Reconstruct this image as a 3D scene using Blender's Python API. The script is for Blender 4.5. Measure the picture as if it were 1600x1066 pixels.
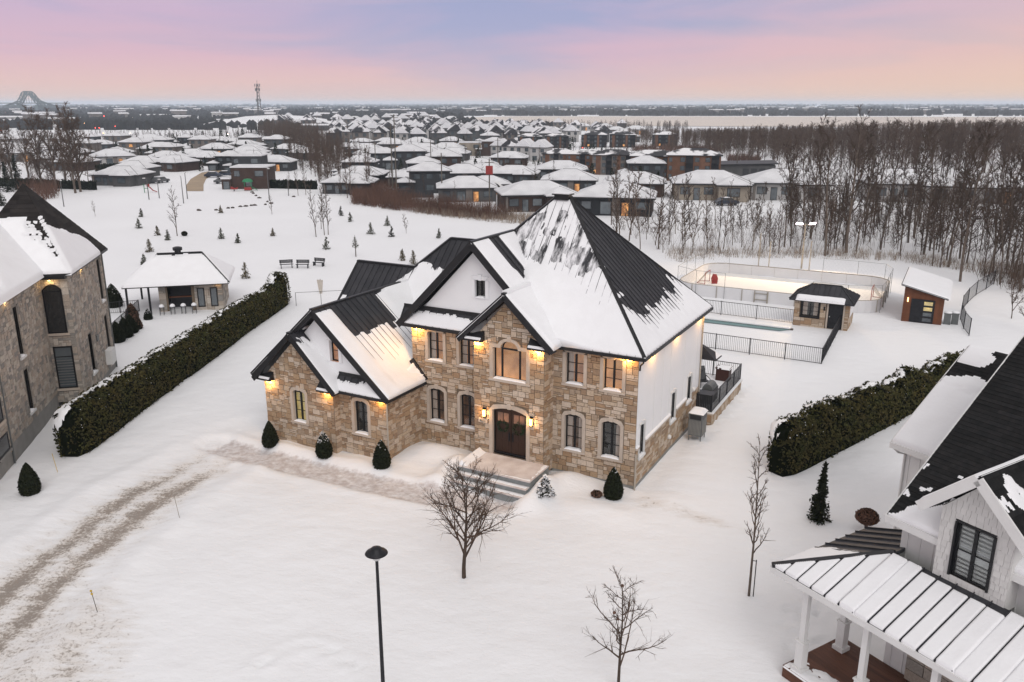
import bpy, bmesh, math, random
import numpy as np
from mathutils import Vector, Matrix

for o in list(bpy.data.objects):
    bpy.data.objects.remove(o)
SC = bpy.context.scene
COL = SC.collection
R = math.radians

# ------------------------------------------------------------------ camera
CAM_H = 18.0
FPX, CX, CY, HY = 1290.0, 800.0, 533.0, 162.5      # photograph is 1600 x 1066
PITCH = math.atan((CY - HY) / FPX)
cd = bpy.data.cameras.new('camera')
cd.sensor_width = 36.0
cd.lens = FPX / 1600 * 36.0
cd.clip_start = 0.5
cd.clip_end = 60000
cam = bpy.data.objects.new('camera', cd)
COL.objects.link(cam)
cam.location = (0, 0, CAM_H)
cam.rotation_euler = (math.pi / 2 - PITCH, 0, 0)
SC.camera = cam

# ------------------------------------------------------------------ world: dusk sky with thin pink cloud
SUN_AZ, SUN_EL = R(168), R(40)                     # soft light from behind the camera
W = bpy.data.worlds.new('World')
SC.world = W
W.use_nodes = True
wn, wl = W.node_tree.nodes, W.node_tree.links
wn.clear()
out = wn.new('ShaderNodeOutputWorld')
bg = wn.new('ShaderNodeBackground')
wl.new(bg.outputs[0], out.inputs[0])
tc = wn.new('ShaderNodeTexCoord')
sep = wn.new('ShaderNodeSeparateXYZ')
wl.new(tc.outputs['Generated'], sep.inputs[0])


def wmath(op, a, b=None):
    n = wn.new('ShaderNodeMath'); n.operation = op
    for i, q in enumerate((a, b)):
        if q is None: continue
        if isinstance(q, (int, float)): n.inputs[i].default_value = q
        else: wl.new(q, n.inputs[i])
    return n.outputs[0]


def wramp(fac, stops):
    n = wn.new('ShaderNodeValToRGB')
    e = n.color_ramp.elements
    while len(e) < len(stops): e.new(0.5)
    for el, (p, c) in zip(e, stops):
        el.position = p; el.color = (*c, 1)
    wl.new(fac, n.inputs[0])
    return n.outputs[0]


def wmix(fac, a, b, mode='MIX'):
    n = wn.new('ShaderNodeMix'); n.data_type = 'RGBA'; n.blend_type = mode
    for s, q in ((n.inputs[0], fac), (n.inputs[6], a), (n.inputs[7], b)):
        if isinstance(q, (int, float)): s.default_value = q
        elif isinstance(q, tuple): s.default_value = (*q, 1)
        else: wl.new(q, s)
    return n.outputs[2]


def srgb(r, g, b):
    f = lambda c: (c / 255 / 12.92) if c / 255 <= 0.04045 else ((c / 255 + 0.055) / 1.055) ** 2.4
    return (f(r), f(g), f(b))


el = wmath('MULTIPLY', sep.outputs[2], 1.0)
elr = wmath('MULTIPLY', el, 2.5)                   # 0..1 over 0..24 degrees
blue = wramp(elr, [(0.0, srgb(238, 205, 192)), (0.05, srgb(218, 192, 200)), (0.12, srgb(190, 180, 205)),
                   (0.21, srgb(170, 172, 207)), (0.34, srgb(160, 167, 206)), (1.0, srgb(220, 217, 219))])
pink = wramp(elr, [(0.0, srgb(240, 207, 190)), (0.05, srgb(236, 198, 192)), (0.13, srgb(224, 185, 200)),
                   (0.24, srgb(208, 181, 207)), (0.4, srgb(214, 196, 212)), (1.0, srgb(224, 219, 217))])
mp = wn.new('ShaderNodeMapping')
mp.inputs['Scale'].default_value = (1.3, 1.3, 9.0)
mp.inputs['Location'].default_value = (0.37, 0.0, 0.25)
mp.inputs['Rotation'].default_value = (0.0, R(7), 0.0)
wl.new(tc.outputs['Generated'], mp.inputs[0])
nz = wn.new('ShaderNodeTexNoise')
nz.inputs['Scale'].default_value = 2.6; nz.inputs['Detail'].default_value = 7; nz.inputs['Roughness'].default_value = 0.5
nz.inputs['Distortion'].default_value = 0.6
wl.new(mp.outputs[0], nz.inputs['Vector'])
# side of the sky: the break in the cloud lies ahead, pinker to either side
ax = wmath('ABSOLUTE', wmath('ADD', sep.outputs[0], 0.02))
side = wmath('MULTIPLY', ax, 1.9)
cl = wmath('ADD', wmath('MULTIPLY', wmath('SUBTRACT', nz.outputs[0], 0.5), 2.6), wmath('MINIMUM', side, 0.75))
cln = wn.new('ShaderNodeMapRange'); cln.inputs[1].default_value = -0.1; cln.inputs[2].default_value = 0.8
wl.new(cl, cln.inputs[0])
skyc = wmix(cln.outputs[0], blue, pink)
# warmer towards the right, where the sun went down
warm = wn.new('ShaderNodeMapRange'); warm.inputs[1].default_value = 0.12; warm.inputs[2].default_value = 0.7
wl.new(sep.outputs[0], warm.inputs[0])
low = wn.new('ShaderNodeMapRange'); low.inputs[1].default_value = 0.16; low.inputs[2].default_value = 0.0
wl.new(sep.outputs[2], low.inputs[0])
skyc = wmix(wmath('MULTIPLY', wmath('MULTIPLY', warm.outputs[0], low.outputs[0]), 0.95), skyc, srgb(248, 210, 176))
nish = wn.new('ShaderNodeTexSky')
nish.sky_type = 'NISHITA'; nish.sun_disc = False
nish.sun_elevation = SUN_EL; nish.sun_rotation = SUN_AZ
nsc = wmix(1.0, nish.outputs[0], (0.05, 0.05, 0.05), 'MULTIPLY')
skyc = wmix(0.1, skyc, nsc)
wl.new(skyc, bg.inputs[0])
bg.inputs[1].default_value = 1.0

# ------------------------------------------------------------------ sun: very soft, through cloud
sd = bpy.data.lights.new('sun', 'SUN')
sd.energy = 1.2; sd.angle = R(40); sd.color = (1.0, 0.975, 0.95)
sun = bpy.data.objects.new('sun', sd)
COL.objects.link(sun)
sdir = Vector((math.sin(SUN_AZ) * math.cos(SUN_EL), math.cos(SUN_AZ) * math.cos(SUN_EL), math.sin(SUN_EL)))
sun.rotation_euler = (-sdir).to_track_quat('-Z', 'Y').to_euler()

SC.view_settings.view_transform = 'Standard'
SC.view_settings.look = 'None'
SC.view_settings.exposure = 0.04
SC.view_settings.gamma = 1.0
SC.cycles.use_denoising = True
SC.cycles.max_bounces = 6
SC.cycles.diffuse_bounces = 3
SC.cycles.glossy_bounces = 2
SC.cycles.transmission_bounces = 4
SC.cycles.transparent_max_bounces = 12
SC.cycles.volume_bounces = 1
SC.cycles.sample_clamp_indirect = 4.0


# ------------------------------------------------------------------ geometry of the place
def ray(px, py):
    X = (px - CX) / FPX; v = (py - CY) / FPX
    sp, cp = math.sin(PITCH), math.cos(PITCH)
    return (X, cp - v * sp, -(sp + v * cp))


def at(px, py, z=0.0):
    """the point of the level z that a survey mark in the photograph stands on"""
    d = ray(px, py); t = (z - CAM_H) / d[2]
    return Vector((d[0] * t, d[1] * t, z))


TH = R(28.5)
HO = Vector((5.896, 36.480, 0))                    # front right corner of the stone house
RU = Vector((math.cos(TH), -math.sin(TH), 0)); RV = Vector((math.sin(TH), math.cos(TH), 0))


def hw(u, v, z=0.0):
    return HO + RU * u + RV * v + Vector((0, 0, z))


# ------------------------------------------------------------------ materials
MATS = {}


def mk(name, c1, c2=None, scale=4.0, rough=0.75, bump=0.0, bscale=30.0, metal=0.0, rnd=0.0, emit=None, es=0.0, spec=0.3, stretch=None, detail=4):
    m = bpy.data.materials.new(name); m.use_nodes = True
    n, l = m.node_tree.nodes, m.node_tree.links
    b = n['Principled BSDF']
    b.inputs['Roughness'].default_value = rough
    b.inputs['Metallic'].default_value = metal
    b.inputs['Specular IOR Level'].default_value = spec
    tcn = n.new('ShaderNodeTexCoord')
    vec = tcn.outputs['Object']
    if stretch:
        mpn = n.new('ShaderNodeMapping'); mpn.inputs['Scale'].default_value = stretch
        l.new(vec, mpn.inputs[0]); vec = mpn.outputs[0]
    c2 = c2 or tuple(q * 0.82 for q in c1)
    tx = n.new('ShaderNodeTexNoise'); tx.inputs['Scale'].default_value = scale; tx.inputs['Detail'].default_value = detail
    l.new(vec, tx.inputs['Vector'])
    mr = n.new('ShaderNodeMapRange'); mr.inputs[1].default_value = 0.3; mr.inputs[2].default_value = 0.7
    l.new(tx.outputs[0], mr.inputs[0])
    mx = n.new('ShaderNodeMix'); mx.data_type = 'RGBA'
    l.new(mr.outputs[0], mx.inputs[0])
    mx.inputs[6].default_value = (*c1, 1); mx.inputs[7].default_value = (*c2, 1)
    col = mx.outputs[2]
    if rnd:
        oi = n.new('ShaderNodeObjectInfo'); ge = n.new('ShaderNodeNewGeometry')
        ad = n.new('ShaderNodeMath'); ad.operation = 'ADD'
        l.new(oi.outputs['Random'], ad.inputs[0]); l.new(ge.outputs['Random Per Island'], ad.inputs[1])
        fr = n.new('ShaderNodeMath'); fr.operation = 'FRACT'; l.new(ad.outputs[0], fr.inputs[0])
        m2 = n.new('ShaderNodeMapRange'); m2.inputs[3].default_value = 1 - rnd; m2.inputs[4].default_value = 1 + rnd
        l.new(fr.outputs[0], m2.inputs[0])
        hs = n.new('ShaderNodeHueSaturation'); l.new(m2.outputs[0], hs.inputs['Value']); l.new(col, hs.inputs['Color'])
        col = hs.outputs[0]
    l.new(col, b.inputs['Base Color'])
    if bump:
        bt = n.new('ShaderNodeTexNoise'); bt.inputs['Scale'].default_value = bscale; bt.inputs['Detail'].default_value = 4
        l.new(vec, bt.inputs['Vector'])
        bp = n.new('ShaderNodeBump'); bp.inputs['Strength'].default_value = bump; bp.inputs['Distance'].default_value = 0.05
        l.new(bt.outputs[0], bp.inputs['Height']); l.new(bp.outputs[0], b.inputs['Normal'])
    if emit:
        b.inputs['Emission Color'].default_value = (*emit, 1); b.inputs['Emission Strength'].default_value = es
    MATS[name] = m
    return m


def stone_mat(name, cols, grain=14):
    m = bpy.data.materials.new(name); m.use_nodes = True
    n, l = m.node_tree.nodes, m.node_tree.links
    b = n['Principled BSDF']; b.inputs['Roughness'].default_value = 0.85; b.inputs['Specular IOR Level'].default_value = 0.2
    oi = n.new('ShaderNodeObjectInfo'); ge = n.new('ShaderNodeNewGeometry')
    ad = n.new('ShaderNodeMath'); ad.operation = 'ADD'
    l.new(oi.outputs['Random'], ad.inputs[0]); l.new(ge.outputs['Random Per Island'], ad.inputs[1])
    fr = n.new('ShaderNodeMath'); fr.operation = 'FRACT'; l.new(ad.outputs[0], fr.inputs[0])
    rp = n.new('ShaderNodeValToRGB'); rp.color_ramp.interpolation = 'CONSTANT'
    e = rp.color_ramp.elements
    while len(e) < len(cols): e.new(0.5)
    for i, (q, c) in enumerate(zip(e, cols)):
        q.position = i / len(cols); q.color = (*c, 1)
    l.new(fr.outputs[0], rp.inputs[0])
    tcn = n.new('ShaderNodeNewGeometry')
    tx = n.new('ShaderNodeTexNoise'); tx.inputs['Scale'].default_value = grain; tx.inputs['Detail'].default_value = 5
    l.new(tcn.outputs['Position'], tx.inputs['Vector'])
    mr = n.new('ShaderNodeMapRange'); mr.inputs[1].default_value = 0.3; mr.inputs[2].default_value = 0.7; mr.inputs[3].default_value = 0.82; mr.inputs[4].default_value = 1.14
    l.new(tx.outputs[0], mr.inputs[0])
    hs = n.new('ShaderNodeHueSaturation'); l.new(rp.outputs[0], hs.inputs['Color']); l.new(mr.outputs[0], hs.inputs['Value'])
    l.new(hs.outputs[0], b.inputs['Base Color'])
    bp = n.new('ShaderNodeBump'); bp.inputs['Strength'].default_value = 0.5; bp.inputs['Distance'].default_value = 0.02
    l.new(tx.outputs[0], bp.inputs['Height']); l.new(bp.outputs[0], b.inputs['Normal'])
    MATS[name] = m


mk('snow', (0.86, 0.868, 0.885), (0.825, 0.83, 0.845), 1.5, 0.55, 0.25, 9, spec=0.25)
mk('roof_metal', (0.030, 0.031, 0.036), (0.045, 0.045, 0.05), 1.2, 0.55, 0.06, 3, rnd=0.12, spec=0.22)
mk('trim_black', (0.012, 0.012, 0.014), (0.018, 0.018, 0.02), 3, 0.45)
mk('frame_black', (0.006, 0.0065, 0.008), (0.01, 0.01, 0.012), 3, 0.35)
mk('siding_white', (0.83, 0.835, 0.845), (0.79, 0.795, 0.81), 0.8, 0.6, 0.05, 4)
mk('trim_stone', (0.50, 0.43, 0.365), (0.45, 0.385, 0.32), 6, 0.85, 0.2, 25, rnd=0.06)
mk('mortar', (0.17, 0.13, 0.092), (0.14, 0.108, 0.078), 10, 0.95)
mk('concrete', (0.27, 0.265, 0.25), (0.22, 0.215, 0.205), 2, 0.9, 0.15, 15)
stone_mat('stone_tan', [(0.479, 0.382, 0.286), (0.347, 0.233, 0.145), (0.53, 0.441, 0.355), (0.409, 0.302, 0.206), (0.296, 0.208, 0.14), (0.469, 0.382, 0.3), (0.377, 0.267, 0.171), (0.511, 0.411, 0.316), (0.347, 0.267, 0.196)])
stone_mat('stone_grey', [(0.37, 0.333, 0.288), (0.29, 0.269, 0.24), (0.436, 0.387, 0.336), (0.356, 0.307, 0.258), (0.244, 0.232, 0.216), (0.462, 0.419, 0.366), (0.396, 0.337, 0.282)])
mk('mortar_grey', (0.26, 0.24, 0.21), (0.21, 0.195, 0.175), 8, 0.95)
mk('door_wood', (0.040, 0.018, 0.010), (0.025, 0.011, 0.007), 3, 0.5, stretch=(12, 12, 1))
mk('metal_grey', (0.16, 0.17, 0.17), (0.13, 0.14, 0.14), 5, 0.45, metal=0.4)
mk('metal_black', (0.012, 0.013, 0.016), (0.02, 0.02, 0.024), 5, 0.45, metal=0.2)
mk('downpipe', (0.42, 0.38, 0.32), (0.38, 0.34, 0.29), 3, 0.5)
mk('cedar', (0.034, 0.040, 0.013), (0.062, 0.050, 0.018), 1.1, 0.85, rnd=0.45, detail=6, spec=0.1)
mk('cedar_dark', (0.012, 0.017, 0.008), (0.019, 0.021, 0.010), 2.0, 0.85, rnd=0.4, spec=0.1)
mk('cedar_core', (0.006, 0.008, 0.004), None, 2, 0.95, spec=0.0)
mk('spruce', (0.060, 0.070, 0.045), (0.085, 0.085, 0.055), 3, 0.85, rnd=0.4, spec=0.1)
mk('pine_rust', (0.13, 0.095, 0.05), (0.085, 0.08, 0.045), 3, 0.85, rnd=0.4, spec=0.1)
mk('bark', (0.085, 0.064, 0.050), (0.055, 0.042, 0.034), 8, 0.9, spec=0.1)
mk('bark_grey', (0.150, 0.120, 0.098), (0.095, 0.076, 0.063), 3, 0.9, rnd=0.15, spec=0.1)
mk('bark_pale', (0.26, 0.235, 0.20), (0.16, 0.14, 0.12), 2, 0.9, spec=0.1)
mk('twig', (0.115, 0.080, 0.060), (0.076, 0.054, 0.042), 0.6, 0.95, rnd=0.25, spec=0.05)
mk('twig_grey', (0.088, 0.066, 0.053), (0.060, 0.045, 0.038), 0.5, 0.95, rnd=0.25, spec=0.05)
mk('brush_red', (0.15, 0.082, 0.058), (0.10, 0.062, 0.048), 0.3, 0.95, rnd=0.3, spec=0.05)
mk('reed', (0.30, 0.235, 0.175), (0.20, 0.16, 0.13), 0.4, 0.95, rnd=0.3, spec=0.05)
mk('shingle_black', (0.012, 0.013, 0.014), (0.022, 0.021, 0.021), 6, 0.8, 0.2, 40, rnd=0.25, spec=0.12)
mk('shingle_brown', (0.030, 0.026, 0.024), (0.019, 0.017, 0.017), 1.5, 0.9, 0.3, 40, rnd=0.3, spec=0.2)
mk('paint_white', (0.72, 0.72, 0.71), (0.67, 0.67, 0.66), 2, 0.55)
mk('shake_white', (0.62, 0.615, 0.60), (0.57, 0.565, 0.55), 3, 0.65, rnd=0.05)
mk('deck_wood', (0.115, 0.048, 0.028), (0.085, 0.036, 0.022), 2, 0.6, rnd=0.2, stretch=(1, 8, 8))
mk('shed_wood', (0.16, 0.058, 0.026), (0.12, 0.044, 0.02), 2, 0.6, rnd=0.12)
mk('pool_tile', (0.13, 0.23, 0.235), (0.17, 0.28, 0.28), 3, 0.4)
mk('ice', (0.82, 0.80, 0.77), (0.77, 0.75, 0.72), 0.35, 0.85, 0.05, 3, spec=0.1)
mk('board_white', (0.68, 0.68, 0.69), (0.63, 0.63, 0.64), 0.8, 0.5)
mk('red_paint', (0.30, 0.035, 0.03), None, 3, 0.5)
mk('green_paint', (0.03, 0.22, 0.10), None, 3, 0.5)
mk('yellow_paint', (0.55, 0.36, 0.03), None, 3, 0.5)
mk('pole_grey', (0.10, 0.10, 0.10), None, 3, 0.6)
mk('pole_wood', (0.13, 0.115, 0.095), None, 3, 0.9)
mk('pole_pale', (0.34, 0.31, 0.26), None, 3, 0.7)
mk('rock', (0.12, 0.10, 0.09), (0.07, 0.06, 0.055), 4, 0.95)
mk('plastic_dark', (0.02, 0.022, 0.026), (0.03, 0.032, 0.036), 6, 0.4)
mk('plastic_brown', (0.055, 0.018, 0.012), (0.04, 0.014, 0.01), 4, 0.5)
mk('net', (0.55, 0.5, 0.44), None, 4, 0.9)
mk('lamp_amber', (1, 0.7, 0.3), None, 1, 0.4, emit=(1.0, 0.5, 0.12), es=9.0)
mk('lamp_white', (1, 0.9, 0.9), None, 1, 0.4, emit=(1.0, 0.86, 0.95), es=12.0)
mk('lamp_down', (1, 0.8, 0.5), None, 1, 0.4, emit=(1.0, 0.6, 0.2), es=5.0)
mk('lens_clear', (0.6, 0.6, 0.6), None, 1, 0.2)
mk('wreath', (0.012, 0.032, 0.014), (0.02, 0.045, 0.018), 6, 0.8, rnd=0.3)


def glass_mat():
    m = bpy.data.materials.new('glass'); m.use_nodes = True
    n, l = m.node_tree.nodes, m.node_tree.links
    n.clear()
    o = n.new('ShaderNodeOutputMaterial'); mx = n.new('ShaderNodeMixShader')
    t = n.new('ShaderNodeBsdfTransparent'); g = n.new('ShaderNodeBsdfGlossy'); fz = n.new('ShaderNodeLayerWeight')
    t.inputs[0].default_value = (0.88, 0.9, 0.9, 1); g.inputs['Roughness'].default_value = 0.03
    fz.inputs[0].default_value = 0.5
    pw_ = n.new('ShaderNodeMath'); pw_.operation = 'POWER'; pw_.inputs[1].default_value = 3.0; l.new(fz.outputs['Facing'], pw_.inputs[0])
    mr_ = n.new('ShaderNodeMapRange'); mr_.inputs[3].default_value = 0.05; mr_.inputs[4].default_value = 0.75; l.new(pw_.outputs[0], mr_.inputs[0])
    l.new(mr_.outputs[0], mx.inputs[0]); l.new(t.outputs[0], mx.inputs[1]); l.new(g.outputs[0], mx.inputs[2]); l.new(mx.outputs[0], o.inputs[0])
    MATS['glass'] = m


glass_mat()
mk('glass_dark', (0.012, 0.014, 0.016), None, 1, 0.06, spec=0.9)
mk('glass_pale', (0.10, 0.12, 0.13), (0.05, 0.06, 0.07), 0.7, 0.08, spec=0.9)


def room_mat(name, c1, c2, strength, scale=1.1):
    """a lit room seen through a window: mottled walls that glow themselves in place of lamps"""
    m = mk(name, c1, c2, scale, 0.9)
    n, l = m.node_tree.nodes, m.node_tree.links
    b = n['Principled BSDF']
    src = b.inputs['Base Color'].links[0].from_socket
    l.new(src, b.inputs['Emission Color']); b.inputs['Emission Strength'].default_value = strength  # wall colour itself emits, standing in for lamps in the room


room_mat('room_warm', (0.80, 0.44, 0.22), (0.32, 0.17, 0.11), 0.40, 1.3)
room_mat('room_amber', (0.88, 0.52, 0.26), (0.42, 0.22, 0.12), 0.48, 1.1)
room_mat('room_gold', (0.72, 0.55, 0.20), (0.30, 0.26, 0.16), 0.5, 2.2)
room_mat('room_dim', (0.30, 0.15, 0.09), (0.05, 0.045, 0.045), 0.35, 1.5)
room_mat('room_dark', (0.10, 0.085, 0.075), (0.02, 0.02, 0.022), 0.25, 1.5)
room_mat('room_lit', (0.95, 0.48, 0.16), (0.25, 0.11, 0.05), 0.5, 1.2)
mk('curtain', (0.62, 0.54, 0.50), (0.5, 0.43, 0.40), 6, 0.9, stretch=(6, 6, 0.3), emit=(0.5, 0.3, 0.2), es=0.12)  # faint emission in the cloth stands in for room light behind it


# ------------------------------------------------------------------ mesh helpers
class MB:
    def __init__(s):
        s.v = []; s.f = []

    def add(s, vs, fs):
        b = len(s.v); s.v += [tuple(q) for q in vs]; s.f += [tuple(i + b for i in q) for q in fs]; return s

    def box(s, x0, x1, y0, y1, z0, z1, M=None):
        vs = [(x, y, z) for z in (z0, z1) for y in (y0, y1) for x in (x0, x1)]
        if M is not None: vs = [M @ Vector(q) for q in vs]
        return s.add(vs, [(0, 2, 3, 1), (4, 5, 7, 6), (0, 1, 5, 4), (2, 6, 7, 3), (0, 4, 6, 2), (1, 3, 7, 5)])

    def bar(s, a, b, w, h=None, up=(0, 0, 1)):
        """a beam of section w x h from a to b"""
        a = Vector(a); b = Vector(b); h = h or w
        d = (b - a)
        if d.length < 1e-6: return s
        d.normalize(); up = Vector(up)
        if abs(d.dot(up)) > 0.98: up = Vector((0, 1, 0))
        x = d.cross(up).normalized() * (w / 2); y = x.cross(d).normalized() * (h / 2)
        vs = [p + sx * x + sy * y for p in (a, b) for sx, sy in ((-1, -1), (1, -1), (1, 1), (-1, 1))]
        return s.add(vs, [(3, 2, 1, 0), (4, 5, 6, 7), (0, 1, 5, 4), (1, 2, 6, 5), (2, 3, 7, 6), (3, 0, 4, 7)])

    def tube(s, pts, rad, n=6, cap=True):
        pts = [Vector(p) for p in pts]
        if not hasattr(rad, '__len__'): rad = [rad] * len(pts)
        base = len(s.v); ref = Vector((0.31, 0.17, 0.93))
        for i, p in enumerate(pts):
            d = (pts[min(i + 1, len(pts) - 1)] - pts[max(i - 1, 0)]).normalized()
            r = ref if abs(d.dot(ref)) < 0.95 else Vector((1, 0, 0))
            x = d.cross(r).normalized(); y = d.cross(x)
            for k in range(n):
                a = 2 * math.pi * k / n
                s.v.append(tuple(p + rad[i] * (math.cos(a) * x + math.sin(a) * y)))
        for i in range(len(pts) - 1):
            for k in range(n):
                a = base + i * n + k; b = base + i * n + (k + 1) % n
                s.f.append((a, b, b + n, a + n))
        if cap:
            s.f.append(tuple(base + k for k in range(n))[::-1])
            s.f.append(tuple(base + (len(pts) - 1) * n + k for k in range(n)))
        return s

    def lathe(s, prof, n=14, c=(0, 0, 0)):
        base = len(s.v)
        for r, z in prof:
            for k in range(n):
                a = 2 * math.pi * k / n
                s.v.append((c[0] + r * math.cos(a), c[1] + r * math.sin(a), c[2] + z))
        for i in range(len(prof) - 1):
            for k in range(n):
                a = base + i * n + k; b = base + i * n + (k + 1) % n
                s.f.append((a, b, b + n, a + n))
        s.f.append(tuple(base + k for k in range(n))[::-1])
        s.f.append(tuple(base + (len(prof) - 1) * n + k for k in range(n)))
        return s

    def prism(s, poly, off):
        """a planar polygon (3d points) pushed out by vector off, closed"""
        n = len(poly); off = Vector(off)
        vs = [Vector(p) for p in poly] + [Vector(p) + off for p in poly]
        return s.add(vs, [tuple(range(n))[::-1], tuple(range(n, 2 * n))] + [(i, (i + 1) % n, (i + 1) % n + n, i + n) for i in range(n)])

    def mesh(s, name):
        me = bpy.data.meshes.new(name)
        me.from_pydata(s.v, [], s.f)
        me.update()
        return me

    def build(s, name, mat, parent=None, loc=None, rot=None, smooth=False):
        me = s.mesh(name)
        if smooth: me.polygons.foreach_set('use_smooth', [True] * len(me.polygons))
        return link(name, me, mat, parent, loc, rot)


def link(name, me, mat, parent=None, loc=None, rot=None):
    if mat and not me.materials: me.materials.append(MATS[mat])
    o = bpy.data.objects.new(name, me); COL.objects.link(o)
    if parent: o.parent = parent
    if loc is not None: o.location = loc
    if rot is not None: o.rotation_euler = rot
    return o


def tag(o, label, cat, group=None, kind=None):
    if label: o['label'] = label
    if cat: o['category'] = cat
    if group: o['group'] = group
    if kind: o['kind'] = kind
    return o


def thing(name, label, cat, loc=(0, 0, 0), rz=0.0, group=None):
    o = bpy.data.objects.new(name, None); COL.objects.link(o)
    o.location = loc; o.rotation_euler = (0, 0, rz)
    o.empty_display_size = 0.3
    return tag(o, label, cat, group)


def copy_tree(o, parent=None):
    c = o.copy(); COL.objects.link(c); c.parent = parent
    for ch in list(o.children): copy_tree(ch, c)
    return c


def fast_mesh(name, verts, tris, smooth=False):
    """numpy arrays of vertices and triangles to a mesh"""
    me = bpy.data.meshes.new(name)
    verts = np.asarray(verts, np.float32); tris = np.asarray(tris, np.int32)
    me.vertices.add(len(verts)); me.vertices.foreach_set('co', verts.ravel())
    k = tris.shape[1]
    me.loops.add(tris.size); me.loops.foreach_set('vertex_index', tris.ravel())
    me.polygons.add(len(tris)); me.polygons.foreach_set('loop_start', np.arange(0, tris.size, k, dtype=np.int32))
    if smooth: me.polygons.foreach_set('use_smooth', np.ones(len(tris), bool))
    me.update(calc_edges=True)
    return me


def clip(poly, a, b, c):
    """keep the part of a 2d convex polygon where a*x + b*y <= c"""
    out_ = []
    n = len(poly)
    for i in range(n):
        p, q = poly[i], poly[(i + 1) % n]
        dp = a * p[0] + b * p[1] - c; dq = a * q[0] + b * q[1] - c
        if dp <= 0: out_.append(p)
        if (dp < 0 < dq) or (dq < 0 < dp):
            t = dp / (dp - dq); out_.append((p[0] + t * (q[0] - p[0]), p[1] + t * (q[1] - p[1])))
    return out_


def clip_convex(poly, win):
    """clip poly by the convex counter-clockwise window"""
    for i in range(len(win)):
        p, q = win[i], win[(i + 1) % len(win)]
        nx, ny = q[1] - p[1], -(q[0] - p[0])
        poly = clip(poly, nx, ny, nx * p[0] + ny * p[1])
        if len(poly) < 3: return []
    return poly


def parea(p):
    return 0.5 * sum(p[i][0] * p[(i + 1) % len(p)][1] - p[(i + 1) % len(p)][0] * p[i][1] for i in range(len(p)))


def vnoise(x, y, seed=0):
    """smooth value noise on numpy arrays, 0..1"""
    xi = np.floor(x).astype(np.int64); yi = np.floor(y).astype(np.int64)
    xf = x - xi; yf = y - yi
    xf = xf * xf * (3 - 2 * xf); yf = yf * yf * (3 - 2 * yf)

    def hsh(a, b):
        h = (a * 374761393 + b * 668265263 + seed * 1442695041) & 0xffffffff
        h = ((h ^ (h >> 13)) * 1274126177) & 0xffffffff
        return ((h ^ (h >> 16)) & 0xffff) / 65535.0
    return (hsh(xi, yi) * (1 - xf) + hsh(xi + 1, yi) * xf) * (1 - yf) + (hsh(xi, yi + 1) * (1 - xf) + hsh(xi + 1, yi + 1) * xf) * yf


def fbm(x, y, seed=0, n=4):
    s = 0; a = 0.5
    for i in range(n):
        s = s + a * vnoise(x * 2 ** i, y * 2 ** i, seed + i); a *= 0.5
    return s / (1 - 0.5 ** n)


def sstep(a, b, x):
    t = np.clip((x - a) / (b - a), 0, 1); return t * t * (3 - 2 * t)
# ------------------------------------------------------------------ the ground: one sheet of snow to the horizon
def polydist(x, y, pts):
    """distance to a polyline, and the run along it"""
    best = np.full(x.shape, 1e9); run = np.zeros(x.shape); side = np.zeros(x.shape); acc = 0.0
    for (x0, y0), (x1, y1) in zip(pts[:-1], pts[1:]):
        dx, dy = x1 - x0, y1 - y0; L = math.hypot(dx, dy)
        t = np.clip(((x - x0) * dx + (y - y0) * dy) / L ** 2, 0, 1)
        d = np.hypot(x - x0 - t * dx, y - y0 - t * dy)
        k = d < best
        best = np.where(k, d, best); run = np.where(k, acc + t * L, run)
        side = np.where(k, (x - x0) * dy / L - (y - y0) * dx / L, side)
        acc += L
    return best, run, side, acc


DRIVE = [tuple(at(px, py)[:2]) for px, py in ((-200, 1140), (-20, 985), (75, 893), (228, 774), (310, 730), (360, 700), (395, 672))]
WALK = [tuple(hw(u, v)[:2]) for u, v in ((-22.4, -5.4), (-19, -5.6), (-12, -5.5), (-8.2, -5.2), (-6.2, -4.7), (-5.2, -4.4))]


rf = random.Random(4)
FEET = []                                          # footprints: by the white porch, beside the heat pump, across the lawn to the steps
for _ in range(16): q = at(rf.uniform(1218, 1290), rf.uniform(945, 1015)); FEET.append((q.x, q.y))
for i in range(26):
    f = i / 25; q = at(1090 + 75 * f + rf.uniform(-2, 2), 700 - 95 * f); FEET.append((q.x + (0.16 if i % 2 else -0.16), q.y))
for i in range(30):
    f = i / 29; q = at(395 + 165 * f, 1050 - 40 * math.sin(f * 3) + rf.uniform(-3, 3)); FEET.append((q.x, q.y + (0.16 if i % 2 else -0.16)))


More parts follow.
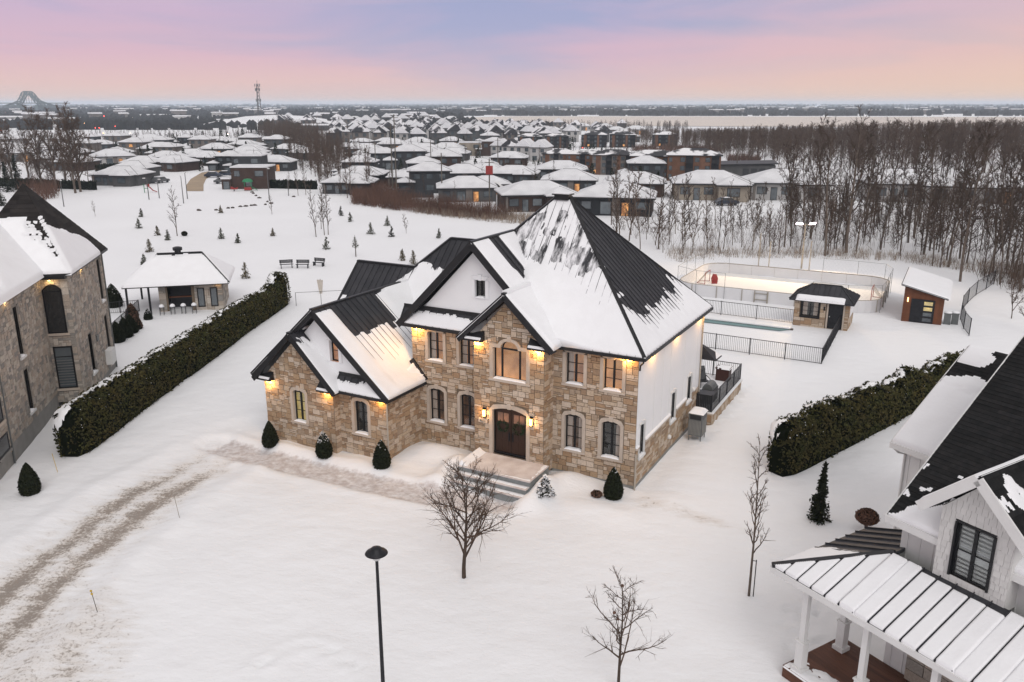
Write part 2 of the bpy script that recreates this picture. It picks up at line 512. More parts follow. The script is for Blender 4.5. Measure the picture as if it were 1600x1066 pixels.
def ground_z(x, y):
    x = np.asarray(x, float); y = np.asarray(y, float)
    near = sstep(140, 60, np.hypot(x, y - 35))
    h = near * (0.30 * (fbm(x / 8, y / 8, 3) - 0.5) + 0.10 * (fbm(x / 2.2, y / 2.2, 9) - 0.5) + 0.035 * (fbm(x / 0.7, y / 0.7, 19, 2) - 0.5))
    d, run, side, L = polydist(x, y, DRIVE)
    on = sstep(2.6, 1.7, d)
    h = h * (1 - 0.5 * on) - 0.10 * on + on * 0.09 * (fbm(x * 1.8, y * 1.8, 21) - 0.5) - 0.06 * np.exp(-((np.abs(side) - 0.85) / 0.28) ** 2) * on
    h = h + 0.13 * np.exp(-((d - 3.1) / 0.55) ** 2) * (0.5 + fbm(x / 1.1, y / 1.1, 5)) * sstep(L, L - 6, run)
    d2, run2, s2, L2 = polydist(x, y, WALK)
    h = h - 0.14 * sstep(1.15, 0.75, d2) + 0.10 * np.exp(-((d2 - 1.35) / 0.3) ** 2) * fbm(x / 0.8, y / 0.8, 8)
    u = (x - HO.x) * RU.x + (y - HO.y) * RU.y; v = (x - HO.x) * RV.x + (y - HO.y) * RV.y
    for cu, cv, a, su, sv in ((-10.4, -1.0, 0.48, 1.5, 0.9), (-8.75, -2.3, 0.72, 0.65, 1.1), (-8.8, -4.0, 0.30, 0.7, 0.7), (-3.62, -2.5, 0.80, 0.50, 1.0), (-3.7, -4.0, 0.32, 0.6, 0.7), (-11.6, -2.0, 0.22, 1.0, 1.6), (-3.3, -1.1, 0.34, 0.9, 1.1), (-2.6, -0.5, 0.18, 1.4, 0.8),
                              (-17.8, -4.1, 0.16, 3.2, 0.35), (-13.8, -3.8, 0.16, 1.3, 0.45), (-1.0, -2.8, 0.22, 2.6, 0.8)):
        h = h + a * np.exp(-((u - cu) / su) ** 2 - ((v - cv) / sv) ** 2)
    h = h * (1 - 0.9 * sstep(-15, -12.5, u) * sstep(15, 13, u) * sstep(28, 31, v) * sstep(60, 57, v))
    # a scoured hollow along the side wall, and the bank it leaves
    h = h - 0.10 * np.exp(-((u - 0.4) / 0.7) ** 2) * sstep(-0.5, 0.5, v) * sstep(11, 9, v)
    h = h + 0.16 * np.exp(-((u - 2.0) / 1.1) ** 2 - ((v + 0.4) / 0.8) ** 2)
    for fx, fy in FEET:
        m_ = (np.abs(x - fx) < 0.8) & (np.abs(y - fy) < 0.8)
        if m_.any(): h = h - m_ * 0.10 * np.exp(-((x - fx) ** 2 + (y - fy) ** 2) / 0.16 ** 2) + m_ * 0.03 * np.exp(-((np.hypot(x - fx, y - fy) - 0.32) / 0.12) ** 2)
    # berm behind the right hand fence, and banks round the rink
    h = h + 1.1 * np.exp(-((x - 50) / 4.5) ** 2 - ((y - 72) / 8.0) ** 2)
    h = h + 0.5 * np.exp(-((v - 57.5) / 1.3) ** 2) * sstep(-9, -5, u) * sstep(9, 5, u)
    return h


def gz(x, y):
    return float(ground_z(np.array([x]), np.array([y]))[0])


def gp(px, py, dz=0.0):
    p = at(px, py); p.z = gz(p.x, p.y) + dz; return p


def axis(lo, hi, step, far_lo, far_hi, g):
    a = list(np.arange(lo, hi + 1e-6, step)); s = step; q = hi
    while q < far_hi:
        s *= g; q += s; a.append(q)
    s = step; q = lo; b = []
    while q > far_lo:
        s *= g; q -= s; b.append(q)
    return np.array(b[::-1] + a)


gx = axis(-32, 26, 0.2, -16000, 16000, 1.085)
gy = axis(18, 52, 0.2, -400, 16000, 1.06)
GX, GY = np.meshgrid(gx, gy)
GZ = ground_z(GX, GY)
nxg, nyg = len(gx), len(gy)
idx = np.arange(nxg * nyg).reshape(nyg, nxg)
quads = np.stack([idx[:-1, :-1], idx[:-1, 1:], idx[1:, 1:], idx[1:, :-1]], -1).reshape(-1, 4)
gme = fast_mesh('ground', np.stack([GX, GY, GZ], -1).reshape(-1, 3), quads, True)
d, run, side, L = polydist(GX, GY, DRIVE)
wob = (fbm(run * 0.25, side * 0 + 2, 4) - 0.5) * 0.9
track = np.exp(-((np.abs(side + wob * 0.6) - 0.85) / 0.5) ** 2) * (0.35 + 1.0 * fbm(run * 0.35, side * 0.4, 7)) + 0.48 * sstep(3.6, 1.0, d) * (0.4 + fbm(run * 0.5, side, 17))
dirt = track * sstep(L - 0.5, L - 9, run) * (d < 4)
dirt = np.maximum(dirt, 0.62 * sstep(30.5, 26.0, GY + 0.35 * (GX + 17)) * sstep(-12, -15.5, GX + 0.25 * (GY - 26)))
wd, wrun, ws, wL = polydist(GX, GY, WALK)
walk = sstep(1.15, 0.8, wd) * sstep(-0.3, 0.4, wrun)
U_ = (GX - HO.x) * RU.x + (GY - HO.y) * RU.y; V_ = (GX - HO.x) * RV.x + (GY - HO.y) * RV.y
grit = np.exp(-((V_ + 0.9 + 0.12 * U_) / 0.55) ** 2) * sstep(-0.6, 1.0, U_) * sstep(7.5, 3.5, U_) * 0.55
dirt = np.maximum(dirt, grit)
for nm, arr in (('dirt', dirt), ('walk', walk)):
    a = gme.attributes.new(nm, 'FLOAT', 'POINT'); a.data.foreach_set('value', arr.astype(np.float32).ravel())


def ground_mat():
    m = bpy.data.materials.new('snow_ground'); m.use_nodes = True
    n, l = m.node_tree.nodes, m.node_tree.links
    b = n['Principled BSDF']; b.inputs['Roughness'].default_value = 0.6; b.inputs['Specular IOR Level'].default_value = 0.25
    g = n.new('ShaderNodeNewGeometry')

    def noise(scale, detail=4, rough=0.5, stretch=None, rot=0.0):
        v = g.outputs['Position']
        if stretch:
            mp_ = n.new('ShaderNodeMapping'); mp_.inputs['Scale'].default_value = stretch; mp_.inputs['Rotation'].default_value = (0, 0, rot)
            l.new(v, mp_.inputs[0]); v = mp_.outputs[0]
        t = n.new('ShaderNodeTexNoise'); t.inputs['Scale'].default_value = scale; t.inputs['Detail'].default_value = detail; t.inputs['Roughness'].default_value = rough
        l.new(v, t.inputs['Vector']); return t.outputs[0]

    def ma(op, a, b_):
        q = n.new('ShaderNodeMath'); q.operation = op
        for i, w in enumerate((a, b_)):
            if isinstance(w, (int, float)): q.inputs[i].default_value = w
            else: l.new(w, q.inputs[i])
        return q.outputs[0]

    def rng(x, a, b_, c=0.0, d_=1.0):
        q = n.new('ShaderNodeMapRange'); q.inputs[1].default_value = a; q.inputs[2].default_value = b_; q.inputs[3].default_value = c; q.inputs[4].default_value = d_
        l.new(x, q.inputs[0]); return q.outputs[0]

    def mix(fac, a, b_):
        q = n.new('ShaderNodeMix'); q.data_type = 'RGBA'
        for s, w in ((q.inputs[0], fac), (q.inputs[6], a), (q.inputs[7], b_)):
            if isinstance(w, tuple): s.default_value = (*w, 1)
            elif isinstance(w, (int, float)): s.default_value = w
            else: l.new(w, s)
        return q.outputs[2]

    def attr(nm):
        q = n.new('ShaderNodeAttribute'); q.attribute_name = nm; return q.outputs['Fac']
    big = rng(noise(0.06, 3), 0.35, 0.65)
    c = mix(big, (0.86, 0.868, 0.885), (0.83, 0.836, 0.852))
    # wheel grit: speckles that follow the ruts
    sp1 = noise(7.5, 8, 0.75, (1, 1, 1), 0.0)
    sp2 = noise(1.1, 5, 0.6)
    ang = math.atan2(DRIVE[3][1] - DRIVE[1][1], DRIVE[3][0] - DRIVE[1][0])
    st = noise(2.0, 6, 0.6, (0.45, 1.7, 1), -ang)
    dirtv = attr('dirt')
    dens = ma('ADD', ma('MULTIPLY', dirtv, 0.50), ma('MULTIPLY', ma('SUBTRACT', st, 0.5), 0.8))
    dens = ma('ADD', dens, ma('MULTIPLY', ma('SUBTRACT', sp2, 0.5), 0.6))
    k = rng(ma('ADD', dens, ma('MULTIPLY', ma('SUBTRACT', sp1, 0.5), 2.2)), 0.36, 0.66)
    k = ma('MULTIPLY', k, rng(dirtv, 0.03, 0.25))
    stain = ma('MULTIPLY', rng(dens, 0.05, 0.5), rng(dirtv, 0.03, 0.3))
    c = mix(ma('MULTIPLY', stain, 0.55), c, (0.60, 0.52, 0.43))
    c = mix(ma('MULTIPLY', k, 0.74), c, mix(sp2, (0.23, 0.16, 0.105), (0.15, 0.13, 0.115)))
    # swept pavers of the walk under a film of trodden snow
    wv = attr('walk')
    wk = rng(ma('ADD', ma('MULTIPLY', wv, 0.75), ma('MULTIPLY', ma('SUBTRACT', noise(3.2, 6, 0.65), 0.5), 1.5)), 0.35, 0.95)
    wk = ma('MULTIPLY', wk, rng(wv, 0.05, 0.5))
    c = mix(ma('MULTIPLY', wk, 0.68), c, mix(noise(7, 3), (0.42, 0.33, 0.30), (0.25, 0.195, 0.175)))
    l.new(c, b.inputs['Base Color'])
    bp = n.new('ShaderNodeBump'); bp.inputs['Strength'].default_value = 0.8; bp.inputs['Distance'].default_value = 0.10
    hb = ma('ADD', ma('ADD', ma('MULTIPLY', noise(0.9, 5, 0.5, (1, 1.6, 1), 0.5), 1.0), ma('MULTIPLY', noise(3.6, 6, 0.65, (1, 2.2, 1), 0.9), 0.22)), ma('MULTIPLY', sp1, ma('ADD', 0.06, ma('MULTIPLY', dirtv, 0.5))))
    l.new(hb, bp.inputs['Height']); l.new(bp.outputs[0], b.inputs['Normal'])
    MATS['snow_ground'] = m


ground_mat()
g_o = link('ground', gme, 'snow_ground')
g_o['kind'] = 'structure'

# the frozen river far off, and the sanded street by the bungalows
mk('river_ice', (0.70, 0.62, 0.54), (0.62, 0.55, 0.49), 0.004, 0.6)  # beige of the sunset reflected on the ice is put into its colour
mk('sand_road', (0.40, 0.305, 0.21), (0.32, 0.25, 0.18), 0.25, 0.9)
pts = [at(700, 192.5), at(745, 195), at(800, 196.5), at(900, 197), at(1100, 198), at(1400, 199), at(1900, 200), at(2200, 184.0), at(1600, 183.2), at(1100, 182.4), at(800, 182.2), at(735, 184), at(680, 187)]
o = MB().add([(p.x, p.y, 0.25) for p in pts], [tuple(range(len(pts)))]).build('river', 'river_ice'); o['kind'] = 'structure'
pts = [at(292, 299), at(318, 299), at(318, 289), at(322, 280), at(335, 273), at(352, 268), at(345, 265), at(315, 270), at(298, 280), at(291, 290)]
o = MB().add([(p.x, p.y, 0.05) for p in pts], [tuple(range(len(pts)))]).build('road', 'sand_road'); o['kind'] = 'structure'
# ------------------------------------------------------------------ builders shared by the stone buildings
RNG = random.Random(7)
SIZES = [(5, 2), (4, 2), (6, 2), (3, 2), (5, 3), (4, 3), (3, 3), (7, 2), (4, 1), (5, 1), (6, 1), (3, 1), (2, 2), (4, 3), (3, 3), (5, 2)]


def ashlar(L, z0, z1, holes, win, mod, rng, sizes=SIZES):
    """random coursed stones as 2d convex polygons on a wall of length L; win clips gables"""
    nx, nz = max(1, int(round(L / mod))), max(1, int(round((z1 - z0) / mod)))
    mx, mz = L / nx, (z1 - z0) / nz
    occ = [[False] * nx for _ in range(nz)]
    for j in range(nz):
        for i in range(nx):
            s, z = (i + 0.5) * mx, z0 + (j + 0.5) * mz
            if any(a <= s <= b and c <= z <= d for a, b, c, d in holes): occ[j][i] = True
    res = []
    for j in range(nz):
        for i in range(nx):
            if occ[j][i]: continue
            for k in range(7):
                w, h = rng.choice(sizes) if k < 5 else ((2, 1) if k == 5 else (1, 1))
                if i + w > nx or j + h > nz: continue
                if any(occ[j + b][i + a] for b in range(h) for a in range(w)): continue
                if i + w + 1 == nx and not occ[j][i + w]: w += 1
                if any(occ[j + b][i + a] for b in range(h) for a in range(w)): continue
                break
            for b in range(h):
                for a in range(w): occ[j + b][i + a] = True
            g = 0.013
            res.append((i * mx + g, (i + w) * mx - g, z0 + j * mz + g, z0 + (j + h) * mz - g))
    return [q for q in (clip_convex([(a, c), (b, c), (b, d), (a, d)], win) for a, b, c, d in res) if len(q) >= 3 and abs(parea(q)) > 0.003]


UNIT = {}


def unit_box(mat):
    if mat not in UNIT:
        b = MB().box(0, 1, 0, 1, 0, 1); UNIT[mat] = b.mesh('stone'); UNIT[mat].materials.append(MATS[mat])
    return UNIT[mat]


class Building:
    """a house in its own frame: x to its right along the front, y into it"""

    def __init__(s, name, label, cat, loc, rz, seed=1):
        s.root = thing(name, label, cat, loc, rz); s.rng = random.Random(seed); s.stones = []

    def wallframe(s, p0, p1):
        ang = math.atan2(p1[1] - p0[1], p1[0] - p0[0])
        return ang, math.hypot(p1[0] - p0[0], p1[1] - p0[1])

    def wall(s, p0, p1, z0, z1, holes=(), poly=None, mat='mortar', stone=None, mod=0.1, name='wall', sizes=SIZES, marks=()):
        """a wall face from p0 to p1 with openings (s0,s1,z0,z1); its outside is on the right of p0->p1"""
        ang, L = s.wallframe(p0, p1)
        win = poly or [(0, z0), (L, z0), (L, z1), (0, z1)]
        zt = max(q[1] for q in win)
        xs = sorted({0, L, *[h[0] for h in holes], *[h[1] for h in holes], *[q[0] for q in win]})
        zs = sorted({z0, zt, *[h[2] for h in holes], *[h[3] for h in holes], *[q[1] for q in win]})
        b = MB()
        for xa, xb in zip(xs, xs[1:]):
            for za, zb in zip(zs, zs[1:]):
                xm, zm = (xa + xb) / 2, (za + zb) / 2
                if any(h[0] < xm < h[1] and h[2] < zm < h[3] for h in holes): continue
                q = clip_convex([(xa, za), (xb, za), (xb, zb), (xa, zb)], win)
                if len(q) >= 3: b.add([(a, 0, c) for a, c in q], [tuple(range(len(q)))])
        w = b.build(name, mat, s.root, (p0[0], p0[1], 0), (0, 0, ang))
        if stone:
            hm = [(h[0] - m_, h[1] + m_, h[2] - m2, h[3] + m_) for h, m_, m2 in [(h[:4], h[4] if len(h) > 4 else 0.16, h[5] if len(h) > 5 else 0.12) for h in list(holes) + list(marks)]]
            for q in ashlar(L, z0, zt, hm, win, mod, s.rng, sizes):
                s.stones.append((abs(parea(q)), w, q, s.rng.uniform(0.02, 0.045), stone, ang, p0))
        return w

    def lay_stones(s, n=300):
        s.stones.sort(key=lambda q: -q[0])
        rest = MB(); mt = None; cnt = 0
        for area, w, q, dep, stone, ang, p0 in s.stones:
            mt = stone
            if cnt < n and len(q) == 4 and abs(q[0][0] - q[3][0]) < 1e-4 and abs(q[0][1] - q[1][1]) < 1e-4 and abs(q[1][0] - q[2][0]) < 1e-4:
                o = link('stone', unit_box(stone), None, w, (q[0][0], -dep, q[0][1]))
                o.scale = (q[1][0] - q[0][0], dep, q[2][1] - q[0][1]); cnt += 1
                continue
            ca, sa = math.cos(ang), math.sin(ang)
            f = lambda a, y, z: (p0[0] + a * ca - y * sa, p0[1] + a * sa + y * ca, z)
            k = len(q)
            rest.add([f(a, -dep, z) for a, z in q] + [f(a, 0.0, z) for a, z in q], [tuple(range(k))] + [((i + 1) % k, i, i + k, (i + 1) % k + k) for i in range(k)])
        if rest.v:
            o = rest.build('stonework', mt, s.root); o['kind'] = 'stuff'

    def window(s, p0, p1, sc, z0, w, h, rise=0.0, cols=2, rows=3, trim='trim_stone', tw=0.17, room='room_warm', snow=True, key=True, curtain=False, depth=0.14, fr=0.065, transom=True, blind=False, frame='frame_black', sill=True):
        """a window in the wall p0->p1 centred on sc: frame, panes, surround, keystone, sill, a snow pad and the room behind"""
        ang, L = s.wallframe(p0, p1)
        ca, sa = math.cos(ang), math.sin(ang)
        loc = (p0[0] + sc * ca, p0[1] + sc * sa, z0)
        hs = h - rise                                          # springing height
        n = 10 if rise else 1
        def arc(off, k, hw_):                                   # head curve at offset off outside the opening
            t = -1 + 2 * k / n
            return (t * (hw_ + off), hs + off + (rise * (1 - t * t) if rise else 0))
        hw_ = w / 2
        F = MB(); y0, y1 = depth, depth + 0.06
        F.box(-hw_, -hw_ + fr, y0, y1, 0, hs); F.box(hw_ - fr, hw_, y0, y1, 0, hs); F.box(-hw_ + fr, hw_ - fr, y0, y1, 0, fr)
        for k in range(n):
            a, b_ = arc(0, k, hw_), arc(0, k + 1, hw_)
            F.prism([(a[0], y0, a[1] - fr), (b_[0], y0, b_[1] - fr), (b_[0], y0, b_[1]), (a[0], y0, a[1])], (0, y1 - y0, 0))
        top = hs if (rise and transom) else hs - fr
        if rise and transom: F.box(-hw_ + fr, hw_ - fr, y0 + 0.002, y1, hs - fr * 0.6, hs + fr * 0.4)
        cw = (w - 2 * fr) / cols; rh = (top - fr) / rows
        for c in range(1, cols):
            x = -hw_ + fr + c * cw; F.box(x - fr * 0.75, x + fr * 0.75, y0 - 0.01, y1, fr, top)
        for r_ in range(1, rows):
            z = fr + r_ * rh
            F.box(-hw_ + fr, hw_ - fr, y0 + 0.012, y1 - 0.01, z - 0.014, z + 0.014)
        fo = F.build('window', frame, s.root, loc, (0, 0, ang))
        pm = UNIT.setdefault('pane', MB().box(-0.5, 0.5, 0, 0.008, -0.5, 0.5).mesh('pane'))
        if not pm.materials: pm.materials.append(MATS['glass'])
        for c in range(cols):
            for r_ in range(rows):
                o = link('pane', pm, None, fo, (-hw_ + fr + (c + 0.5) * cw, y0 + 0.03, fr + (r_ + 0.5) * rh)); o.scale = (cw, 1, rh)
        if rise and transom:
            g = MB(); g.prism([(arc(0, k, hw_)[0], y0 + 0.03, arc(0, k, hw_)[1] - 0.02) for k in range(n, -1, -1)][::-1] + [(hw_, y0 + 0.03, hs), (-hw_, y0 + 0.03, hs)], (0, 0.006, 0))
            g.build('pane', 'glass', fo)
        # the room
        rm = MB(); a, b_, dd = -hw_ - 0.25, hw_ + 0.25, depth + 0.75
        rm.add([(a, dd, -0.3), (b_, dd, -0.3), (b_, dd, h + 0.25), (a, dd, h + 0.25), (a, y1, -0.3), (b_, y1, -0.3), (b_, y1, h + 0.25), (a, y1, h + 0.25)],
               [(0, 1, 2, 3), (4, 0, 3, 7), (1, 5, 6, 2), (4, 5, 1, 0), (3, 2, 6, 7)])
        rm.build('room', room, fo)
        if curtain:
            cm = MB()
            for sx in curtain:
                pts_ = [(sx * (hw_ - 0.02) - sx * t * w * 0.30, y1 + 0.06 + 0.03 * math.sin(t * 22), 0) for t in np.linspace(0, 1, 9)]
                cm.add([(p[0], p[1], 0.02) for p in pts_] + [(p[0], p[1], h - 0.02) for p in pts_], [(i, i + 1, i + 10, i + 9) for i in range(8)])
            cm.build('curtain', 'curtain', fo)
        if blind:
            bm_ = MB()
            for i in range(int(h / 0.13)): bm_.box(-hw_ + fr, hw_ - fr, y1 + 0.04, y1 + 0.055, 0.05 + i * 0.13, 0.05 + i * 0.13 + 0.07)
            bm_.build('blind', 'shake_white', fo)
        if trim:
            T = MB(); pr = -0.055
            T.box(-hw_ - tw, -hw_, pr, depth, -0.01, hs); T.box(hw_, hw_ + tw, pr, depth, -0.01, hs)
            for k in range(n):
                a, b_ = arc(0, k, hw_), arc(0, k + 1, hw_); c_, d_ = arc(tw, k, hw_), arc(tw, k + 1, hw_)
                if rise:
                    if k == 0: c_ = (-hw_ - tw, hs)
                    if k == n - 1: d_ = (hw_ + tw, hs)
                T.prism([(a[0], pr, a[1]), (b_[0], pr, b_[1]), (d_[0], pr, d_[1]), (c_[0], pr, c_[1])], (0, depth - pr, 0))
            T.build('surround', trim, fo)
            if key:
                zt = hs + rise
                MB().prism([(-0.085, -0.085, zt - 0.02), (0.085, -0.085, zt - 0.02), (0.11, -0.085, zt + tw + 0.09), (-0.11, -0.085, zt + tw + 0.09)], (0, 0.085 - 0.002, 0)).build('keystone', trim, fo)
        if sill:
            MB().box(-hw_ - tw - 0.02, hw_ + tw + 0.02, -0.10, depth, -0.13, -0.012).build('sill', trim or 'paint_white', fo)
        if snow:
            sm = MB(); N = 10; prof = []
            for k in range(N + 1):
                x = -hw_ + 0.02 + (w - 0.04) * k / N; e = min(k, N - k) / 2.0
                prof.append((x, 0.015 + min(1, e) * (0.055 + s.rng.uniform(0, 0.025))))
            for k in range(N):
                (xa, ha), (xb, hb) = prof[k], prof[k + 1]
                sm.prism([(xa, -0.085, -0.01), (xb, -0.085, -0.01), (xb, -0.06, hb), (xa, -0.06, ha)], (0, 0.19, 0.0))
            sm.build('snow_pad', 'snow', fo)
        return fo


class Face:
    """a planar roof face given by 3d points; s runs level across it, t runs down it"""

    def __init__(f, pts):
        f.p = [Vector(q) for q in pts]
        n = Vector((0, 0, 0))
        for i in range(len(f.p)):
            n += (f.p[i] - f.p[0]).cross(f.p[(i + 1) % len(f.p)] - f.p[0])
        n.normalize()
        if n.z < 0: n = -n
        f.n = n
        f.T = (Vector((0, 0, -1)) - n * (-n.z)).normalized()
        f.S = f.n.cross(f.T).normalized()
        f.o = f.p[0]
        P2 = [((q - f.o).dot(f.S), (q - f.o).dot(f.T)) for q in f.p]
        if parea(P2) < 0: P2 = P2[::-1]
        f.P2 = P2
        f.s0, f.s1 = min(q[0] for q in P2), max(q[0] for q in P2)
        f.t0, f.t1 = min(q[1] for q in P2), max(q[1] for q in P2)

    def to3(f, s, t, h=0.0):
        return f.o + f.S * s + f.T * t + f.n * h

    def inside(f, s, t):
        d = np.full(s.shape, 1e9)
        for i in range(len(f.P2)):
            p, q = f.P2[i], f.P2[(i + 1) % len(f.P2)]
            L = math.hypot(q[0] - p[0], q[1] - p[1])
            if L < 1e-6: continue
            d = np.minimum(d, ((q[0] - p[0]) * (t - p[1]) - (q[1] - p[1]) * (s - p[0])) / L)
        return d


def roof_panels(f, parent, mat='roof_metal', w=0.42, rib=0.045, off=0.0, name='roof_panel', thick=0.03):
    """standing-seam pans: each its own strip with the upstand along one edge"""
    n = max(1, int(round((f.s1 - f.s0) / w))); w = (f.s1 - f.s0) / n
    for k in range(n):
        a = f.s0 + k * w
        q = clip(clip(f.P2, 1, 0, a + w), -1, 0, -a)
        if len(q) < 3 or abs(parea(q)) < 0.01: continue
        b = MB(); b.prism([f.to3(x, y, 0) for x, y in q], f.n * thick)
        e = clip(clip(f.P2, 1, 0, a + 0.012), -1, 0, -(a - 0.012))
        if len(e) >= 3:
            t0, t1 = min(p[1] for p in e), max(p[1] for p in e)
            if t1 - t0 > 0.1: b.prism([f.to3(a - 0.012, t0, thick * 0.5), f.to3(a + 0.012, t0, thick * 0.5), f.to3(a + 0.012, t1, thick * 0.5), f.to3(a - 0.012, t1, thick * 0.5)], f.n * (rib + thick * 0.5))
        b.build(name, mat, parent)
    return w, n


def snow_on(f, parent, fn, res=0.09, base=0.03, taper=0.12, name='snow', over=0.02, smooth=True):
    """a blanket of snow of thickness fn(s,t,S,T) metres where positive"""
    s = np.arange(f.s0 - over, f.s1 + over + res, res); t = np.arange(f.t0 - over, f.t1 + over + res, res)
    S, T = np.meshgrid(s, t)
    d = f.inside(S, T) + over
    h = fn(S, T, (S - f.s0) / (f.s1 - f.s0), (T - f.t0) / (f.t1 - f.t0))
    h = np.minimum(h, np.clip(d, -0.05, taper) * (h / taper + 0.12))
    h = np.where(d <= 0, -0.06, np.maximum(h, -0.06))
    keep = np.zeros(h.shape, bool); keep[:] = h > 0
    kq = keep[:-1, :-1] | keep[1:, :-1] | keep[:-1, 1:] | keep[1:, 1:]
    if not kq.any(): return None
    idx_ = np.arange(h.size).reshape(h.shape)
    q = np.stack([idx_[:-1, :-1], idx_[:-1, 1:], idx_[1:, 1:], idx_[1:, :-1]], -1)[kq]
    used, inv = np.unique(q, return_inverse=True)
    P = (np.array(f.o)[None] + np.outer(S.ravel(), f.S) + np.outer(T.ravel(), f.T) + np.outer((h + base).ravel(), f.n))[used]
    me = fast_mesh(name, P, inv.reshape(q.shape), smooth)
    if Vector(me.polygons[0].normal).dot(f.n) < 0: me.flip_normals()
    o = link(name, me, 'snow', parent)
    if name == 'snow': o['kind'] = 'stuff'
    return o


def strips(seed, w, amp):
    """a per-pan random offset as a function of s"""
    rs = np.random.RandomState(seed).uniform(-amp, amp, 400)
    return lambda s: rs[(np.floor(s / w).astype(int)) % 400]


def edge_trim(B, parent, name, mat, pairs, w, h):
    for a, b in pairs:
        MB().bar(a, b, w, h).build(name, mat, parent)


LIGHTS = []


def lamp(name, parent, loc, energy, color=(1.0, 0.50, 0.13), radius=0.04, kind='POINT', spot=None, rot=None):
    ld = bpy.data.lights.new(name, kind); ld.energy = energy; ld.color = color
    if kind in ('POINT', 'SPOT'): ld.shadow_soft_size = radius
    if kind == 'SPOT':
        ld.spot_size = spot; ld.spot_blend = 0.6
    o = bpy.data.objects.new(name, ld); COL.objects.link(o); o.parent = parent; o.location = loc
    if rot: o.rotation_euler = rot
    return o


def downlight(B, u, v, z, energy=16, color=(1.0, 0.50, 0.12)):
    o = MB().lathe([(0.06, 0.0), (0.07, 0.03), (0.07, 0.05)], 10).build('soffit_light', 'lamp_down', B.root, (u, v, z - 0.05))
    lamp('soffit_glow', o, (0, 0, -0.08), energy, color, 0.05)


# ------------------------------------------------------------------ the stone house
H = Building('stone_house', 'tan stone house with black metal hip roof half under snow and lit arched windows', 'house', HO, -TH, 11)
EZ = 6.74
ZF = 0.22
# front, right of the door
P0, P1 = (-4.4, 0.0), (0.0, 0.0)
wins_up = [(0.68, 1.63), (2.65, 3.61)]
holes = [(a, b, 4.91, 6.47) for a, b in wins_up] + [(a, b, 1.45, 3.34) for a, b in wins_up]
H.wall(P0, P1, ZF, EZ, holes, stone='stone_tan')
for (a, b), rm, cu in zip(wins_up, ('room_warm', 'room_amber'), ((-1,), ())):
    H.window(P0, P1, (a + b) / 2, 4.91, b - a, 1.56, 0, room=rm, curtain=cu)
for (a, b), rm, cu in zip(wins_up, ('room_dim', 'room_dark'), ((-1, 1), (1,))):
    H.window(P0, P1, (a + b) / 2, 1.45, b - a, 1.89, 0.16, room=rm, curtain=cu)
# entrance bay
BV = -1.0
P0, P1 = (-8.33, BV), (-4.4, BV)
bh = [(1.11, 2.97, 4.9, 6.5), (1.60, 2.58, 6.5, 6.90), (1.07, 2.99, 0.84, 3.42)]
H.wall(P0, P1, 0.0, EZ, bh, poly=[(0, 0), (3.93, 0), (3.93, 6.8), (1.965, 8.95), (0, 6.8)], stone='stone_tan')
H.wall((-4.4, BV), (-4.4, 0.0), ZF, EZ, stone='stone_tan')
H.wall((-8.33, 0.0), (-8.33, BV), ZF, EZ, stone='stone_tan')
# left of the door
P0, P1 = (-12.8, 0.0), (-8.33, 0.0)
wl_ = [(1.03, 1.98), (2.98, 3.93)]
holes = [(a, b, 4.91, 6.47) for a, b in wl_] + [(a, b, 1.45, 3.34) for a, b in wl_]
H.wall(P0, P1, ZF - 0.2, EZ, holes, stone='stone_tan')
for (a, b), cu in zip(wl_, ((-1,), (-1, 1))):
    H.window(P0, P1, (a + b) / 2, 4.91, b - a, 1.56, 0, room='room_warm', curtain=cu)
for (a, b), cu in zip(wl_, ((-1,), ())):
    H.window(P0, P1, (a + b) / 2, 1.45, b - a, 1.89, 0.16, room='room_dim', curtain=cu)
# right side: stone below a ledge, white panels above
SP0, SP1 = (0.0, 0.0), (0.0, 10.55)
sw = [(0.46, 1.14, 1.55, 3.2), (5.25, 6.0, 1.7, 3.3), (8.1, 8.9, 1.85, 3.36)]
H.wall(SP0, SP1, 2.12, EZ, [(a, b, max(c, 2.12), d) for a, b, c, d in sw], mat='siding_white')
H.wall(SP0, SP1, ZF, 2.12, [(a, b, c, 2.12) for a, b, c, d in sw], stone='stone_tan')
for a, b, c, d in sw:
    H.window(SP0, SP1, (a + b) / 2, c, b - a, d - c, 0, cols=2, rows=3, room='room_dark', trim='paint_white', tw=0.08, depth=0.025, fr=0.07)
for a, b in ((0.0, 0.34), (1.26, 5.13), (6.12, 7.98)):
    MB().box(0.0, 0.10, a, b, 2.06, 2.16).build('ledge', 'trim_stone', H.root)
    MB().prism([(0.0, a, 2.165), (0.10, a, 2.165), (0.085, a, 2.225), (0.0, a, 2.25)], (0, b - a, 0)).build('ledge_snow', 'snow', H.root)
for vv in np.arange(1.2, 10.5, 1.22):
    if not any(a - 0.1 < vv < b + 0.1 for a, b, c, d in sw): MB().box(0.0, 0.006, vv - 0.006, vv + 0.006, 2.26, EZ).build('panel_joint', 'shake_white', H.root)
# rear and left sides
H.wall((0.0, 10.55), (-12.8, 10.55), ZF, EZ, mat='siding_white')
H.wall((-12.8, 10.55), (-12.8, 0.0), ZF, EZ, mat='siding_white')
